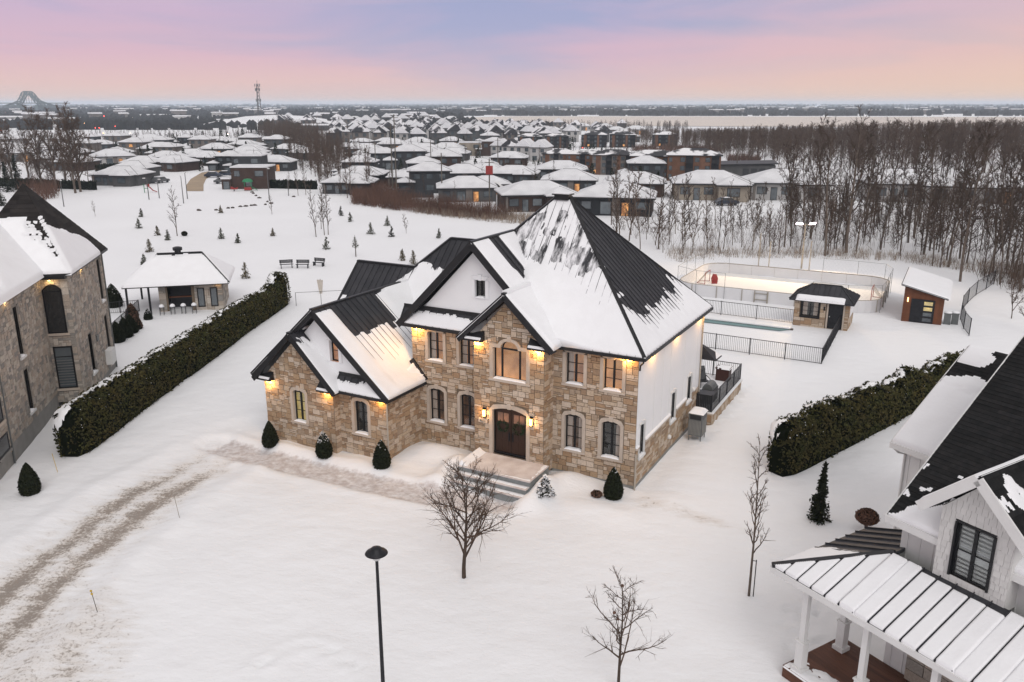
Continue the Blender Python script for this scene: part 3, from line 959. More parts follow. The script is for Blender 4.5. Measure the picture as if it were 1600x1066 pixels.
# the wing
WR, WB = -3.0, -3.45
P0, P1 = (-15.5, WR), (-12.4, WR)
H.wall(P0, P1, 0.0, 3.56, [(0.98, 1.88, 1.28, 3.12)], stone='stone_tan')
H.window(P0, P1, 1.43, 1.28, 0.90, 1.84, 0.16, room='room_dark', curtain=(1,))
H.wall((-12.4, WR), (-12.4, 0.0), 0.0, 3.56, stone='stone_tan')
P0, P1 = (-20.35, WB), (-15.5, WB)
H.wall(P0, P1, 0.0, 3.56, [(2.0, 2.88, 1.38, 3.2)], poly=[(0, 0), (4.85, 0), (4.85, 3.6), (2.42, 6.02), (0, 3.6)], stone='stone_tan')
H.window(P0, P1, 2.44, 1.38, 0.88, 1.82, 0.16, room='room_gold')
H.wall((-15.5, WB), (-15.5, WR), 0.0, 3.56, stone='stone_tan')
H.wall((-20.35, 10.3), (-20.35, WB), 0.0, 3.56, poly=[(0, 0), (13.75, 0), (13.75, 3.56), (9.4, 3.56), (4.55, 8.2), (0, 3.56)], mat='siding_white')
H.wall((-12.8, 10.3), (-20.35, 10.3), 0.0, 3.56, mat='siding_white')
# white gables with their little windows
WGV, MGV = -2.85, 0.12
ang0 = 0.0
H.wall((-20.6, WGV), (-12.7, WGV), 3.6, 7.6, [(4.55, 5.13, 4.95, 6.1)], poly=[(0.2, 3.6), (7.7, 3.6), (3.95, 7.42)], mat='siding_white')
H.window((-20.6, WGV), (-12.7, WGV), 4.84, 4.95, 0.58, 1.15, 0, cols=1, rows=2, trim='siding_white', tw=0.2, room='room_warm', sill=False, snow=False)
H.wall((-13.2, MGV), (-4.3, MGV), 6.8, 11.2, [(4.30, 4.92, 8.58, 9.50)], poly=[(0.3, 6.85), (8.6, 6.85), (4.45, 11.1)], mat='siding_white')
H.window((-13.2, MGV), (-4.3, MGV), 4.61, 8.58, 0.62, 0.92, 0, cols=2, rows=1, trim='siding_white', tw=0.2, room='room_dark', sill=False)
# footing that shows below the stone
for a, b in (((-4.4, 0), (0, 0)), ((0, 0), (0, 10.55)), ((-12.8, 0), (-8.33, 0))):
    H.wall(a, b, -0.6, ZF, mat='concrete', name='foundation')
MB().box(-12.7, -0.05, 0.9, 10.5, -0.5, 0.3).build('floor_slab', 'concrete', H.root)

# --- roofs
RZ = 6.82


def dusted_mat():
    # metal with wind-blown snow still clinging in streaks down the slope
    m = mk('roof_dusted', (0.034, 0.035, 0.04), (0.05, 0.05, 0.055), 1.2, 0.5, metal=0.0, spec=0.3)
    n, l = m.node_tree.nodes, m.node_tree.links
    b = n['Principled BSDF']; src = b.inputs['Base Color'].links[0].from_socket
    tcn = n.new('ShaderNodeTexCoord'); mp_ = n.new('ShaderNodeMapping'); mp_.inputs['Scale'].default_value = (2.6, 0.7, 0.7); l.new(tcn.outputs['Object'], mp_.inputs[0])
    tx = n.new('ShaderNodeTexNoise'); tx.inputs['Scale'].default_value = 1.4; tx.inputs['Detail'].default_value = 7; tx.inputs['Roughness'].default_value = 0.62; l.new(mp_.outputs[0], tx.inputs['Vector'])
    mr = n.new('ShaderNodeMapRange'); mr.inputs[1].default_value = 0.42; mr.inputs[2].default_value = 0.60; l.new(tx.outputs[0], mr.inputs[0])
    mx = n.new('ShaderNodeMix'); mx.data_type = 'RGBA'; mx.inputs[7].default_value = (0.78, 0.78, 0.80, 1)
    l.new(mr.outputs[0], mx.inputs[0]); l.new(src, mx.inputs[6]); l.new(mx.outputs[2], b.inputs['Base Color'])


dusted_mat()
FL, FR, BR, BL = (-13.15, -0.35, RZ), (0.35, -0.35, RZ), (0.35, 10.95, RZ), (-13.15, 10.95, RZ)
RA, RB = (-7.0, 5.4, 13.15), (-6.1, 5.4, 13.15)
main_roof = MB().add([FL, FR, BR, BL, RA, RB, (-13.15, -0.35, RZ - 0.1), (0.35, -0.35, RZ - 0.1), (0.35, 10.95, RZ - 0.1), (-13.15, 10.95, RZ - 0.1)],
                     [(0, 1, 5, 4), (1, 2, 5), (2, 3, 4, 5), (3, 0, 4), (6, 9, 8, 7), (0, 6, 7, 1), (1, 7, 8, 2), (2, 8, 9, 3), (3, 9, 6, 0)]).build('roof', 'roof_metal', H.root)
fFront, fRight = Face([FL, FR, RB, RA]), Face([FR, BR, RB])
roof_panels(fFront, main_roof, 'roof_dusted')
for fc in (fRight, Face([BR, BL, RA, RB]), Face([BL, FL, RA])):
    roof_panels(fc, main_roof)
pw = 0.42


def snow_front(s, t, S, T):
    # deep towards the eave; thin and streaky under the ridge, where strips have slid off between the seams
    k = np.floor((s - fFront.s0) / pwf)
    j = strips(3, 1.0, 1.0)(k); j2 = strips(4, 1.0, 1.0)(k)
    fr_ = np.mod((s - fFront.s0) / pwf, 1.0)
    n2 = fbm(s * 3.2, t * 1.1, 12); n3 = fbm(s * 6, t * 4, 19)
    deep = sstep(0.36, 0.72, T + (fbm(s * 0.5, t * 0.5, 31) - 0.5) * 0.25)
    h = 0.028 + 0.020 * deep + 0.018 * (n3 - 0.5) + 0.05 * (fbm(s * 0.45, t * 0.3, 71) - 0.40) * deep
    c1 = 0.40 + 0.07 * j + 0.15 * (S - 0.45); l1 = 0.07 + 0.05 * j2
    bare = sstep(l1, l1 * 0.3, np.abs(T - c1) + (n3 - 0.5) * 0.06) * sstep(-0.5, 0.1, j + 0.9 * (S - 0.35)) * sstep(0.52, 0.28, np.abs(fr_ - 0.5) + (n3 - 0.5) * 0.4)
    c2 = 0.20 + 0.05 * j2
    bare2 = sstep(0.09, 0.04, np.abs(T - c2)) * sstep(0.35, 0.6, j2) * sstep(0.5, 0.3, np.abs(fr_ - 0.5))
    thin = sstep(0.05, 0.12, T) * sstep(0.56, 0.40, T)
    # the dark fan against the hip above the gable
    left = sstep(0.40, 0.36, S) * sstep(0.56, 0.44, T) * sstep(0.12, 0.2, T)
    P = np.array(fFront.o) + s[..., None] * np.array(fFront.S) + t[..., None] * np.array(fFront.T)
    u, v = P[..., 0], P[..., 1]
    # drifts fill the valleys beside the entrance gable and the white gable
    dv = np.abs((u + 6.4) * 2.23 + (v - 1.9) * 2.58) / 3.41; h = h + 0.34 * np.exp(-(dv / 0.75) ** 2) * sstep(2.6, 1.4, v)
    dv = np.abs((u + 8.75) * 4.21 + (v - 3.86) * 4.63) / 6.26; h = h + 0.20 * np.exp(-(dv / 0.6) ** 2) * sstep(3.0, 1.8, v)
    return h - 0.11 * bare * (0.4 + 1.2 * n2) - 0.09 * bare2 * n2 * 1.6 - thin * 0.050 * sstep(0.42, 0.72, n2) - 0.07 * left * sstep(0.40, 0.55, n2 + 0.25 * j)


pwf = (fFront.s1 - fFront.s0) / round((fFront.s1 - fFront.s0) / 0.42)


def snow_right(s, t, S, T):
    j = strips(8, pw, 0.035)(s)
    # S runs from one end of the eave to the other; the rear third keeps more
    back = (S if fRight.to3(fRight.s1, 0).y > fRight.to3(fRight.s0, 0).y else 1 - S)
    edge = 0.78 - 0.15 * sstep(0.62, 0.92, back) - 0.24 * sstep(0.30, 0.06, back)
    n2 = fbm(s * 3, t * 3, 41)
    h = 0.09 * sstep(edge - 0.02, edge + 0.20, T + j + (n2 - 0.5) * 0.06) - 0.012 + 0.03 * (n2 - 0.5) * sstep(edge - 0.05, edge, T + j)
    spot = (fbm(s * 2.2, t * 2.2, 90) > 0.735) * sstep(0.30, 0.2, back)
    return np.maximum(h, spot * 0.03)


snow_on(fFront, main_roof, snow_front, 0.07)
snow_on(fRight, main_roof, snow_right, 0.07)
for a, b in ((FR, RB), (FL, RA), (BR, RB), (BL, RA), (RA, RB)):
    MB().bar(Vector(a) + Vector((0, 0, 0.05)), Vector(b) + Vector((0, 0, 0.05)), 0.17, 0.10).build('hip_cap', 'trim_black', main_roof)
for a, b in ((( -4.3, -0.38), (0.38, -0.38)), ((0.38, -0.38), (0.38, 10.98)), ((-13.2, -0.40), (-8.9, -0.40))):
    MB().bar((a[0], a[1], RZ - 0.07), (b[0], b[1], RZ - 0.07), 0.11, 0.15).build('gutter', 'trim_black', main_roof)
v_ = MB().box(-6.95, -6.15, 5.15, 5.65, 13.1, 13.36).box(-7.05, -6.05, 5.05, 5.75, 13.36, 13.42)
v_.build('roof_vent', 'trim_black', main_roof)
MB().box(-7.0, -6.1, 5.1, 5.7, 13.42, 13.47).build('vent_snow', 'snow', main_roof)


def gable_roof(name, ridge_u, ridge_z, el, er, ez, vf, vb, snowl, snowr, rake=0.30, vbl=None, vbr=None, res=0.08, cap=True):
    """a roof with its ridge running back from the front at vf to vb"""
    L = [(ridge_u, vf, ridge_z), (el, vf, ez), (el, vbl if vbl is not None else vb, ez), (ridge_u, vb, ridge_z)]
    Rr = [(ridge_u, vf, ridge_z), (er, vf, ez), (er, vbr if vbr is not None else vb, ez), (ridge_u, vb, ridge_z)]
    th = Vector((0, 0, -0.07))
    b = MB()
    b.prism(L, th); b.prism(Rr, th)
    ro = b.build(name, 'roof_metal', H.root)
    fl, fr_ = Face(L), Face(Rr)
    roof_panels(fl, ro); roof_panels(fr_, ro)
    if snowl: snow_on(fl, ro, snowl, res)
    if snowr: snow_on(fr_, ro, snowr, res)
    for e in (el, er):
        a, c = Vector((ridge_u, vf - 0.02, ridge_z - rake * 0.36)), Vector((e, vf - 0.02, ez - rake * 0.36))
        MB().bar(a, c, 0.06, rake).build('rake_board', 'trim_black', ro)
        MB().bar(a + Vector((0, 0.3, -0.06)), c + Vector((0, 0.3, -0.06)), 0.56, 0.05, up=(0, 0, 1)).build('soffit', 'trim_black', ro)
    if cap is not True: MB().bar((ridge_u, cap, ridge_z + 0.09), (ridge_u, vb - 0.3, ridge_z + 0.09), 0.34, 0.12).build('ridge_snow', 'snow', ro)
    if cap: MB().bar((ridge_u, vf - 0.05, ridge_z + 0.05), (ridge_u, vb if cap is True else cap, ridge_z + 0.05), 0.20, 0.09).build('ridge_cap', 'trim_black', ro)
    return ro, fl, fr_


def full(seed, th=0.09):
    return lambda s, t, S, T: th * (0.75 + 0.5 * fbm(s * 0.8, t * 0.8, seed))


def s_main_gable(s, t, S, T):
    j = strips(5, pw, 0.05)(s)
    h = 0.085 + 0.03 * (fbm(s, t, 4) - 0.5)
    f_ = S if fmr.to3(fmr.s1, 0).y > fmr.to3(fmr.s0, 0).y else 1 - S
    bare = sstep(0.34, 0.38, f_) * sstep(0.62, 0.56, f_) * sstep(0.46, 0.36, T + j * 2.5)
    return h - 0.2 * bare


class _Dummy:
    pass


fmr = Face([(-8.75, -0.45, 11.45), (-4.12, -0.45, 6.82), (-4.12, -0.35, 6.82), (-8.75, 4.1, 11.45)])
mg, _, fmr = gable_roof('roof', -8.75, 11.45, -13.38, -4.12, 6.82, -0.45, 4.0, None, s_main_gable, 0.34, vbr=-0.35)
bay, _, _ = gable_roof('roof', -6.4, 9.28, -9.02, -3.82, 6.86, -1.42, 2.0, full(2, 0.08), lambda s, t, S, T: 0.10 + 0.10 * sstep(0.1, 0.6, T) + 0.03 * fbm(s, t, 3), 0.30, vbl=0.2, vbr=0.2, cap=-1.25)


def s_wing_r(s, t, S, T):
    f_ = S if fwr.to3(fwr.s1, 0).y > fwr.to3(fwr.s0, 0).y else 1 - S     # 0 at the front, 1 at the back
    j = strips(15, pw, 0.05)(s)
    n2 = fbm(s * 2.2, t * 1.5, 51)
    edge = 0.36 + j + 0.05 * (n2 - 0.5)
    bare = sstep(0.135, 0.15, f_) * sstep(0.56, 0.53, f_ + j * 0.4) * sstep(edge + 0.03, edge - 0.03, T)
    top = sstep(0.05, 0.015, T) * sstep(0.7, 0.6, f_)
    h = 0.026 + 0.030 * sstep(edge, edge + 0.55, T) + 0.10 * sstep(0.56, 0.64, f_) + 0.06 * sstep(0.15, 0.10, f_) * sstep(0.02, 0.10, T) + 0.03 * (n2 - 0.5)
    h = h + 0.12 * sstep(0.86, 0.97, T) * sstep(0.05, 0.15, f_)
    return h - 0.25 * bare - 0.2 * top


fwr = Face([(-16.65, -3.42, 7.75), (-12.0, -3.42, 3.62), (-12.0, 0.05, 3.62), (-16.65, 5.0, 7.75)])
wing, _, fwr = gable_roof('roof', -16.65, 7.75, -21.3, -12.0, 3.62, -3.42, 5.6, full(6), s_wing_r, 0.32, vbl=1.0, vbr=0.6, res=0.07, cap=4.3)
def s_wbay_r(s, t, S, T):
    return 0.075 * sstep(0.12, 0.3, T + (fbm(s * 3, t * 3, 2) - 0.5) * 0.4) - 0.01
wbay, _, _ = gable_roof('roof', -17.95, 6.42, -20.78, -15.12, 3.60, -3.86, -1.2, full(8), s_wbay_r, 0.28, vbl=-2.0, vbr=-2.9, cap=-2.9)

# the tall cross roof behind the wing: two ridge heights on one slope
fcA = Face([(-20.8, 0.9, 3.6), (-16.55, 0.9, 3.6), (-16.55, 5.75, 8.45), (-20.8, 5.75, 8.45)])
fcB = Face([(-16.55, 0.9, 3.6), (-10.0, 0.9, 3.6), (-10.0, 7.4, 10.1), (-14.95, 7.4, 10.1), (-16.55, 5.75, 8.45)])
xr = MB()
for fc in (fcA, fcB): xr.prism(fc.p, (0, 0, -0.08))
xr.add([(-20.8, 5.75, 8.45), (-16.55, 5.75, 8.45), (-16.55, 10.7, 3.5), (-20.8, 10.7, 3.5)], [(0, 1, 2, 3)])
xr.add([(-16.55, 5.75, 8.45), (-14.95, 7.4, 10.1), (-10, 7.4, 10.1), (-10, 12.0, 5.5), (-16.55, 12.0, 4.2)], [(0, 1, 2, 3, 4)])
cross = xr.build('roof', 'roof_metal', H.root)
roof_panels(fcA, cross); roof_panels(fcB, cross)


def s_cross(s, t, S, T, f=None):
    P = np.array(f.o)[None, None] + s[..., None] * np.array(f.S) + t[..., None] * np.array(f.T)
    u = P[..., 0]; v = P[..., 1]
    j = strips(25, pw, 0.25)(s)
    n2 = fbm(s * 2, t * 2, 66)
    # snow lies in the hollow between the wing and the main roof
    lim = np.where(u < -16.3, 1.0, np.where(u < -15.0, 6.2 - np.abs(u + 16.1) * 0.2, 6.15 - (u + 15.0) * 0.30)) + j * 0.7 + (n2 - 0.5) * 0.5
    lim = np.where((u > -17.9) & (u < -16.3), 4.6 + (u + 17.9) * 0.9 + (n2 - 0.5) * 0.3, lim)
    lim = np.where(u < -20.2, 3.9 + j, lim)
    return 0.13 * sstep(0.0, 0.7, lim - v) - 0.012 + 0.02 * (n2 - 0.5)


snow_on(fcA, cross, lambda s, t, S, T: s_cross(s, t, S, T, fcA), 0.07)
snow_on(fcB, cross, lambda s, t, S, T: s_cross(s, t, S, T, fcB), 0.07)
for a, b in (((-20.9, 5.75, 8.5), (-16.55, 5.75, 8.5)), ((-16.55, 5.75, 8.5), (-14.95, 7.4, 10.15)), ((-14.95, 7.4, 10.15), (-10, 7.4, 10.15)), ((-20.85, 5.75, 8.42), (-20.85, 0.9, 3.58))):
    MB().bar(a, b, 0.22, 0.10).build('ridge_cap', 'trim_black', cross)


# pent roofs under the white gables and the boxed eave returns
def pent(u0, u1, v0, z0, v1, z1, snowfn, ut_=0.0):
    ut = u1 - ut_
    f = Face([(u0, v0, z0), (u1, v0, z0), (ut, v1, z1), (u0, v1, z1)])
    b = MB().add([(u0, v0, z0), (u1, v0, z0), (ut, v1, z1), (u0, v1, z1), (u0, v0, z0 - 0.1), (u1, v0, z0 - 0.1), (ut, v1, z0 - 0.1), (u0, v1, z0 - 0.1)], [(0, 1, 2, 3), (4, 7, 6, 5), (0, 4, 5, 1), (1, 5, 6, 2), (3, 7, 4, 0)])
    o = b.build('pent_roof', 'roof_metal', H.root)
    roof_panels(f, o, thick=0.02)
    if snowfn: snow_on(f, o, snowfn, 0.06, taper=0.08)
    MB().bar((u0, v1 - 0.03, z1 + 0.06), (ut, v1 - 0.03, z1 + 0.06), 0.06, 0.2).build('flashing', 'trim_black', o)
    MB().bar((u0, v0 - 0.03, z0 - 0.05), (u1, v0 - 0.03, z0 - 0.05), 0.10, 0.14).build('gutter', 'trim_black', o)
    return o


pent(-13.3, -8.2, -0.40, 6.84, MGV, 7.62, lambda s, t, S, T: 0.07 * sstep(0.2, 0.34, T + (fbm(s * 2.5, t, 5) - 0.5) * 0.4 - 0.5 * sstep(1.0, 0.3, np.abs(s - (s.min() if fFront.S.x > 0 else s.max())))) - 0.01)
pent(-15.5, -12.05, -3.42, 3.60, WGV, 4.30, lambda s, t, S, T: 0.07 * sstep(0.25, 0.4, T + (fbm(s * 2.5, t, 9) - 0.5) * 0.6) - 0.01, 0.95)
for u0, u1, vf, z, out_ in ((-8.98, -7.68, -1.40, 6.80, -1), (-5.15, -3.86, -1.40, 6.80, 1), (-20.72, -19.6, -3.84, 3.56, -1), (-16.35, -15.18, -3.84, 3.56, 1)):
    vw_ = vf + 0.44
    ha, hb = (0.04, 0.50) if out_ < 0 else (0.50, 0.04)
    b = MB().add([(u, v, zz) for u, h_ in ((u0, ha), (u1, hb)) for v, zz in ((vf, z - 0.06), (vf, z + 0.05), (vw_, z + max(0.05, h_)), (vw_, z - 0.06))],
                 [(0, 1, 2, 3), (7, 6, 5, 4), (0, 4, 5, 1), (1, 5, 6, 2), (3, 2, 6, 7), (0, 3, 7, 4)])
    o = b.build('eave_return', 'trim_black', H.root)
    ua, ub = (u0 + 0.35, u1 - 0.05) if out_ < 0 else (u0 + 0.05, u1 - 0.35)
    MB().prism([(ua, vf - 0.02, z + 0.05), (ua, vf + 0.08, z + 0.12), (ua, vf + 0.06, z + 0.16), (ua, vf - 0.02, z + 0.09)], (ub - ua, 0, 0)).build('return_snow', 'snow', o)
# snow banked where the wing roof meets the house wall
bank = MB()
bn = 9
for i in range(bn):
    t_ = i / (bn - 1)
    u_ = -12.75 + 0.7 * t_; zr = 3.62 + (-12.0 - u_) * 0.888
    bank.v += [(u_, -0.75, zr + 0.08), (u_, -0.3, zr + 0.22 + 0.06 * math.sin(i)), (u_, 0.0, zr + 0.34 + 0.08 * math.sin(i * 1.7))]
for i in range(bn - 1):
    for k in range(2): bank.f.append((i * 3 + k, i * 3 + 3 + k, i * 3 + 4 + k, i * 3 + 1 + k))
bank.build('snow', 'snow', wing, smooth=True)
MB().bar((-12.85, -0.06, 4.75), (-11.95, -0.06, 3.70), 0.12, 0.30).build('flashing', 'trim_black', wing)
MB().bar((-11.97, -3.4, 3.55), (-11.97, 0.0, 3.55), 0.11, 0.14).build('gutter', 'trim_black', wing)

# --- the arched window over the door
F = MB(); y0, y1 = 0.14, 0.20; x0, x1 = -0.93, 0.93
F.box(x0, x0 + 0.06, y0, y1, 0, 1.6); F.box(x1 - 0.06, x1, y0, y1, 0, 1.6); F.box(x0 + 0.06, x1 - 0.06, y0, y1, 0, 0.06)
F.box(-0.55, -0.46, y0, y1, 0.06, 1.6); F.box(0.44, 0.53, y0, y1, 0.06, 1.6); F.box(-0.46, 0.44, y0 + 0.002, y1, 1.50, 1.58)
F.box(x0 + 0.06, -0.55, y0, y1, 1.54, 1.6); F.box(0.53, x1 - 0.06, y0, y1, 1.54, 1.6)
N = 12
arc = lambda r_, k: (-0.01 + r_ * math.cos(math.pi * k / N), 1.6 + r_ * 0.80 * math.sin(math.pi * k / N))
for k in range(N):
    a, b, c, d_ = arc(0.49, k), arc(0.49, k + 1), arc(0.43, k + 1), arc(0.43, k)
    F.prism([(q[0], y0, q[1]) for q in (a, b, c, d_)], (0, y1 - y0, 0))
aw = F.build('window', 'frame_black', H.root, (-8.33 + 2.04, BV, 4.9))
for xa, xb, za, zb in ((x0 + 0.06, -0.55, 0.06, 1.54), (-0.46, 0.44, 0.06, 1.50), (0.53, x1 - 0.06, 0.06, 1.54)):
    o = link('pane', UNIT['pane'], None, aw, ((xa + xb) / 2, y0 + 0.03, (za + zb) / 2)); o.scale = (xb - xa, 1, zb - za)
MB().prism([(arc(0.45, k)[0], y0 + 0.03, arc(0.45, k)[1]) for k in range(N + 1)], (0, 0.006, 0)).build('pane', 'glass', aw)
T = MB()
T.box(x0 - 0.2, x0, -0.055, y0, -0.01, 1.6); T.box(x1, x1 + 0.2, -0.055, y0, -0.01, 1.6)
T.box(x0 - 0.2, -0.5, -0.055, y0, 1.6, 1.78); T.box(0.48, x1 + 0.2, -0.055, y0, 1.6, 1.78)
for k in range(N):
    a, b, c, d_ = arc(0.67, k), arc(0.67, k + 1), arc(0.49, k + 1), arc(0.49, k)
    T.prism([(q[0], -0.07, q[1]) for q in (a, b, c, d_)], (0, y0 + 0.07, 0))
T.build('surround', 'trim_stone', aw)
MB().prism([(-0.10, -0.09, 1.98), (0.08, -0.09, 1.98), (0.11, -0.09, 2.26), (-0.13, -0.09, 2.26)], (0, 0.088, 0)).build('keystone', 'trim_stone', aw)
MB().box(x0 - 0.22, x1 + 0.22, -0.1, y0, -0.14, -0.012).build('sill', 'trim_stone', aw)
MB().prism([(x0 + 0.02, -0.09, -0.01), (x1 - 0.02, -0.09, -0.01), (x1 - 0.1, -0.06, 0.06), (x0 + 0.1, -0.06, 0.07)], (0, 0.19, 0)).build('snow_pad', 'snow', aw)
rm = MB(); rm.add([(-1.2, 1.2, -0.3), (1.2, 1.2, -0.3), (1.2, 1.2, 2.3), (-1.2, 1.2, 2.3), (-1.2, 0.2, -0.3), (1.2, 0.2, -0.3), (1.2, 0.2, 2.3), (-1.2, 0.2, 2.3)], [(0, 1, 2, 3), (4, 0, 3, 7), (1, 5, 6, 2), (4, 5, 1, 0), (3, 2, 6, 7)])
rm.build('room', 'room_amber', aw)

# --- the double door
dl = (-8.33 + 2.03, BV, 0.84)
W2, DH, DR = 0.96, 2.36, 0.20
dk = 10
darc = lambda k, o_=0.0: ((-1 + 2 * k / dk) * (W2 + o_), DH + o_ + DR * (1 - (-1 + 2 * k / dk) ** 2))
fm = MB()
fm.box(-W2, -W2 + 0.06, 0.1, 0.2, 0, DH); fm.box(W2 - 0.06, W2, 0.1, 0.2, 0, DH); fm.box(-W2, W2, 0.08, 0.2, -0.02, 0.10)
for k in range(dk):
    a, b = darc(k), darc(k + 1); fm.prism([(a[0], 0.1, a[1] - 0.07), (b[0], 0.1, b[1] - 0.07), (b[0], 0.1, b[1]), (a[0], 0.1, a[1])], (0, 0.1, 0))
dfr = fm.build('door_frame', 'frame_black', H.root, dl)
for sgn in (-1, 1):
    lf = MB(); xa, xb = (-W2 + 0.06, -0.012) if sgn < 0 else (0.012, W2 - 0.06)
    ks = [k for k in range(dk + 1) if (darc(k)[0] <= 0) == (sgn < 0) or k == dk // 2]
    top = [(min(max(darc(k)[0], xa), xb), darc(k)[1] - 0.07) for k in ks]
    lf.prism([(xa, 0.16, 0.10), (xb, 0.16, 0.10)] + [(x, 0.16, z) for x, z in top[::-1]], (0, 0.05, 0))
    door = lf.build('door', 'door_wood', dfr)
    for i in range(2):
        wx = (xb - xa) * 0.32; cx_ = xa + (xb - xa) * (0.32 + 0.38 * i)
        MB().box(cx_ - wx / 2, cx_ + wx / 2, 0.148, 0.158, 1.75, 2.22).build('door_light', 'room_dim', dfr)
    for z0_, z1_ in ((0.2, 0.75), (0.85, 1.6)):
        for i in range(2):
            cx_ = xa + (xb - xa) * (0.3 + 0.4 * i); MB().box(cx_ - 0.13, cx_ + 0.13, 0.150, 0.16, z0_, z1_).build('door_panel', 'door_wood', dfr)
    hx = -0.10 if sgn < 0 else 0.10
    MB().box(hx - 0.02, hx + 0.02, 0.08, 0.11, 0.78, 1.18).box(hx - 0.035, hx + 0.035, 0.14, 0.155, 0.72, 1.24).build('handle', 'metal_black', dfr)
T = MB()
T.box(-W2 - 0.2, -W2, -0.07, 0.1, -0.04, DH); T.box(W2, W2 + 0.2, -0.07, 0.1, -0.04, DH)
for k in range(dk):
    a, b, c, d_ = darc(k), darc(k + 1), darc(k + 1, 0.2), darc(k, 0.2)
    if k == 0: d_ = (-W2 - 0.2, DH)
    if k == dk - 1: c = (W2 + 0.2, DH)
    T.prism([(q[0], -0.07, q[1]) for q in (a, b, c, d_)], (0, 0.17, 0))
T.build('surround', 'trim_stone', dfr)
MB().prism([(-0.09, -0.10, DH + DR - 0.02), (0.09, -0.10, DH + DR - 0.02), (0.12, -0.10, DH + DR + 0.28), (-0.12, -0.10, DH + DR + 0.28)], (0, 0.098, 0)).build('keystone', 'trim_stone', dfr)
wr = np.random.RandomState(4)
for sgn in (-1, 1):                                                # two wreaths hung on the leaves
    b = MB()
    for i in range(260):
        a = wr.uniform(0, 2 * math.pi); rr = 0.27 + wr.normal(0, 0.05); c = Vector((rr * math.cos(a), wr.uniform(-0.07, 0.0), rr * math.sin(a)))
        d1 = Vector(wr.normal(0, 1, 3)).normalized() * 0.07; d2 = Vector(wr.normal(0, 1, 3)).normalized() * 0.025
        b.add([c - d1, c + d2, c + d1], [(0, 1, 2)])
    o = b.build('wreath', 'wreath', None, H.root.matrix_basis @ Vector((dl[0] + sgn * 0.47, dl[1] + 0.13, dl[2] + 1.52)), (0, 0, -TH))
    o.location = hw(dl[0] + sgn * 0.47, dl[1] + 0.13, dl[2] + 1.52)
    tag(o, 'round green wreath hung on the %s leaf of the front door' % ('left' if sgn < 0 else 'right'), 'wreath', 'front door wreaths')
for u_ in (-7.72, -5.05):                                          # wall lanterns
    b = MB().box(-0.055, 0.055, -0.13, -0.045, 0.0, 0.36)
    so = MB().box(-0.085, 0.085, -0.045, 0.0, -0.05, 0.44).box(-0.07, 0.07, -0.145, -0.035, 0.361, 0.385).box(-0.07, 0.07, -0.145, -0.035, -0.025, -0.001)
    s_o = so.build('wall_lantern', 'metal_black', H.root, (u_, BV - 0.03, 2.78))
    b.build('lantern_glass', 'lamp_amber', s_o)
    for sx in (-0.06, 0.06): MB().box(sx - 0.006, sx + 0.006, -0.138, -0.126, 0, 0.36).build('lantern_bar', 'metal_black', s_o)
    lamp('lantern_glow', s_o, (0, -0.24, 0.2), 20, (1.0, 0.52, 0.16), 0.06)
# house number plate
np_ = MB().box(-0.26, 0.26, -0.065, -0.002, 0, 0.22).build('number_plate', 'trim_stone', H.root, (-7.80, BV - 0.045, 2.42))
fc_ = bpy.data.curves.new('house_number', 'FONT'); fc_.body = '4011'; fc_.size = 0.17; fc_.extrude = 0.006; fc_.align_x = 'CENTER'
fo_ = bpy.data.objects.new('tmp_number', fc_); COL.objects.link(fo_)
dg = bpy.context.evaluated_depsgraph_get(); nm_ = bpy.data.meshes.new_from_object(fo_.evaluated_get(dg)); bpy.data.objects.remove(fo_)
nm_.materials.clear(); link('house_number', nm_, 'metal_black', np_, (0, -0.07, 0.05), (math.pi / 2, 0, 0))

# --- lights under the eaves
for u_, v_2, z_, e_ in ((-0.55, -0.22, 6.68, 15), (-8.08, -1.22, 6.68, 15), (-4.72, -1.22, 6.68, 14), (-12.45, -0.25, 6.68, 30), (-19.95, -3.66, 3.44, 15), (-15.85, -3.68, 3.46, 11), (-12.72, -3.2, 3.46, 12)):
    downlight(H, u_, v_2, z_, e_ * 3.6)
for v_2 in (1.9, 5.72, 9.9): downlight(H, 0.22, v_2, 6.70, 55)

# --- downpipes
for u_, v_2, zt in ((-12.33, -3.08, 3.5), (0.06, -0.06, 1.9), (0.06, 10.45, 6.6)):
    MB().tube([(u_, v_2, -0.1), (u_, v_2, zt)], 0.045, 6).build('downpipe', 'downpipe', H.root)
MB().tube([(0.34, -0.36, 6.7), (0.30, -0.30, 6.58), (0.08, -0.04, 6.35), (0.06, -0.03, 6.1)], 0.045, 6).build('downpipe', 'trim_black', H.root)
# small metal canopy over the terrace door, round the rear corner
cf = Face([(-2.2, 10.6, 4.75), (-0.1, 10.6, 4.75), (0.25, 12.0, 3.75), (-2.4, 12.0, 3.75)])
co = MB().prism(cf.p, (0, 0, -0.06)).build('door_canopy', 'roof_metal', H.root)
MB().add([(-0.1, 10.6, 4.75), (0.25, 12.0, 3.75), (-0.1, 10.6, 3.75), (0.9, 10.6, 3.75), (0.9, 12.0, 3.70)], [(0, 1, 2), (0, 3, 4, 1), (0, 2, 3)]).build('canopy_side', 'roof_metal', co)
MB().add([(0.30, 11.2, 4.31), (0.84, 10.9, 3.80), (0.86, 11.95, 3.76), (0.30, 12.0, 3.82)], [(0, 1, 2, 3)]).build('canopy_snow', 'snow', co)
# dryer vents and a meter on the side wall
for v_2, z_ in ((5.05, 0.95), (9.2, 2.35)):
    MB().lathe([(0.11, 0), (0.13, 0.04), (0.10, 0.14), (0.05, 0.16)], 10).build('vent_hood', 'paint_white', H.root, (0.03, v_2, z_), (0, math.pi / 2, 0))
H.lay_stones(300)

